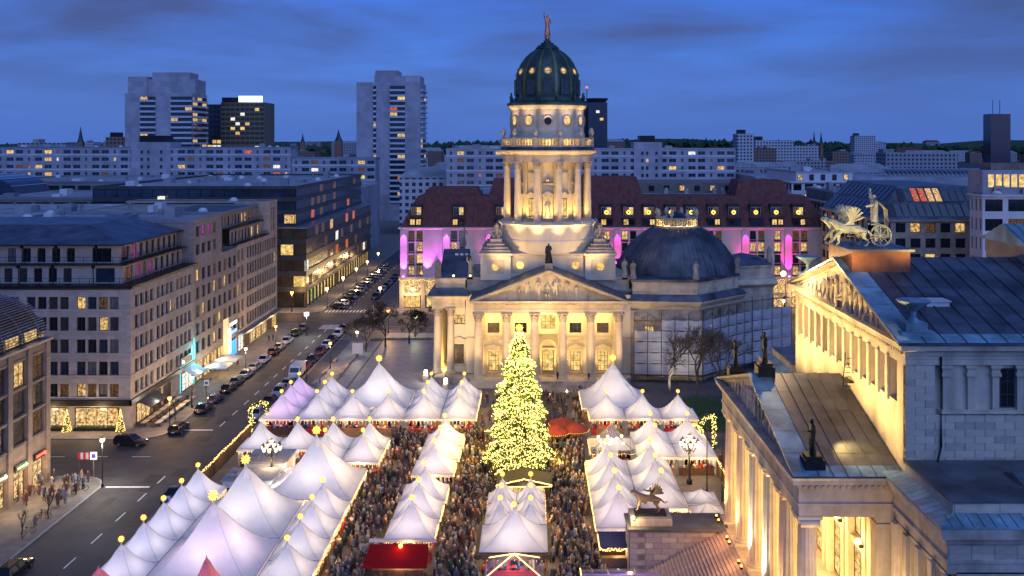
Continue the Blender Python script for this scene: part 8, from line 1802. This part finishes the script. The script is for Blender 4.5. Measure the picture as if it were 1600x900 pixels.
for i,(x,y) in enumerate(ind): 
    ci = random.randrange(10); zone = 'before the cathedral steps' if y > 139 else 'beyond the fir tree' if y > 131.5 else 'in the left aisle' if x < -15 else 'in the right aisle' if x > 1.8 else 'beside the fir tree' if y > 110 else 'in the centre aisle' if y > 94 else 'by the front stalls'
    person(x,y,ci,random.uniform(0,6.28),'visitor in %s coat %s %s, %s' % (('black','dark brown','dark red','navy','tan','brown','pale grey','dark green','rust','grey')[ci],('standing','walking','holding something','looking on','striding','standing','with raised hands','leaning','strolling','pausing')[ci],zone,'towards the front' if y < 104 else 'near the middle rows' if y < 118 else 'left of the tree' if x < -8 else 'straight behind it' if x < 0 and y > 128 else 'right of the tree'),'market visitors')
cv_, cf_, cm_ = [], [], []; off = 0
allm = coats+trous+[skinm]+hairs
for (x,y) in rest:
    i = random.randrange(10); b = lowp[i]; a = random.uniform(0,6.28); c, s = math.cos(a), math.sin(a); q = random.uniform(.92,1.05); co = random.randrange(10); tr_ = 10+random.randrange(3); ha = 14+random.randrange(3)
    cv_ += [(x+q*(c*v[0]-s*v[1]),y+q*(s*v[0]+c*v[1]),q*v[2]) for v in b.v]; cf_ += [tuple(k+off for k in f) for f in b.f]; cm_ += [(co,tr_,13,ha)[m_] for m_ in b.m]; off += len(b.v)
b = MB(); b.v, b.f, b.m = cv_, cf_, cm_; tag(b.build('crowd', allm, None, 'all'), 'dense crowd of visitors filling the aisles between the tents', 'crowd', None, 'stuff')
ped = [(-61.2+random.uniform(-2.2,4.6),112+random.uniform(0,9.6)) for _ in range(34)]
for i,(x,y) in enumerate(ped): ci = random.randrange(10); person(x,y,ci,random.uniform(0,6.28),'pedestrian in %s coat at the corner, %s, %s' % (('black','dark brown','dark red','navy','tan','brown','pale grey','dark green','rust','grey')[ci],'beside the kerb' if x > -58.5 else 'by the shop windows' if x < -61 else 'mid-pavement','nearer' if y < 116.5 else 'at the crossing'),'pedestrians at the corner')
for i,(x,y,l) in enumerate(((-58,156,'pedestrian on the left pavement beside the cafe tables'),(-57.8,182,'pedestrian before the lit passage'),(-58.2,205,'left one of two pedestrians by the sand block'),(-57.5,205.6,'right one of two pedestrians by the sand block'),(-56.8,106,'person standing with the bicycles on the left pavement'),(-41.4,170,'pedestrian walking beside the van'),(-38.8,169.2,'person sitting area visitor on the terrace edge'),(XD-6.6,164,'visitor at the foot of the cathedral steps, left'),(XD-5.6,164.6,'second visitor at the foot of the cathedral steps'),(XD+5.4,162,'visitor climbing the cathedral steps'),(XD+1.6,166.6,'visitor standing at the cathedral door'),(XD+7.2,166.4,'visitor in the portico right of the door'),(25.6,126.5,'lone person walking beside the theatre columns'))): person(x,y,i,random.uniform(0,6.28),l,None,1.26 if y == 166.6 or y == 166.4 else 0)
for o in bpy.data.objects:
    if o.get('_inv') is not None: del o['_inv']
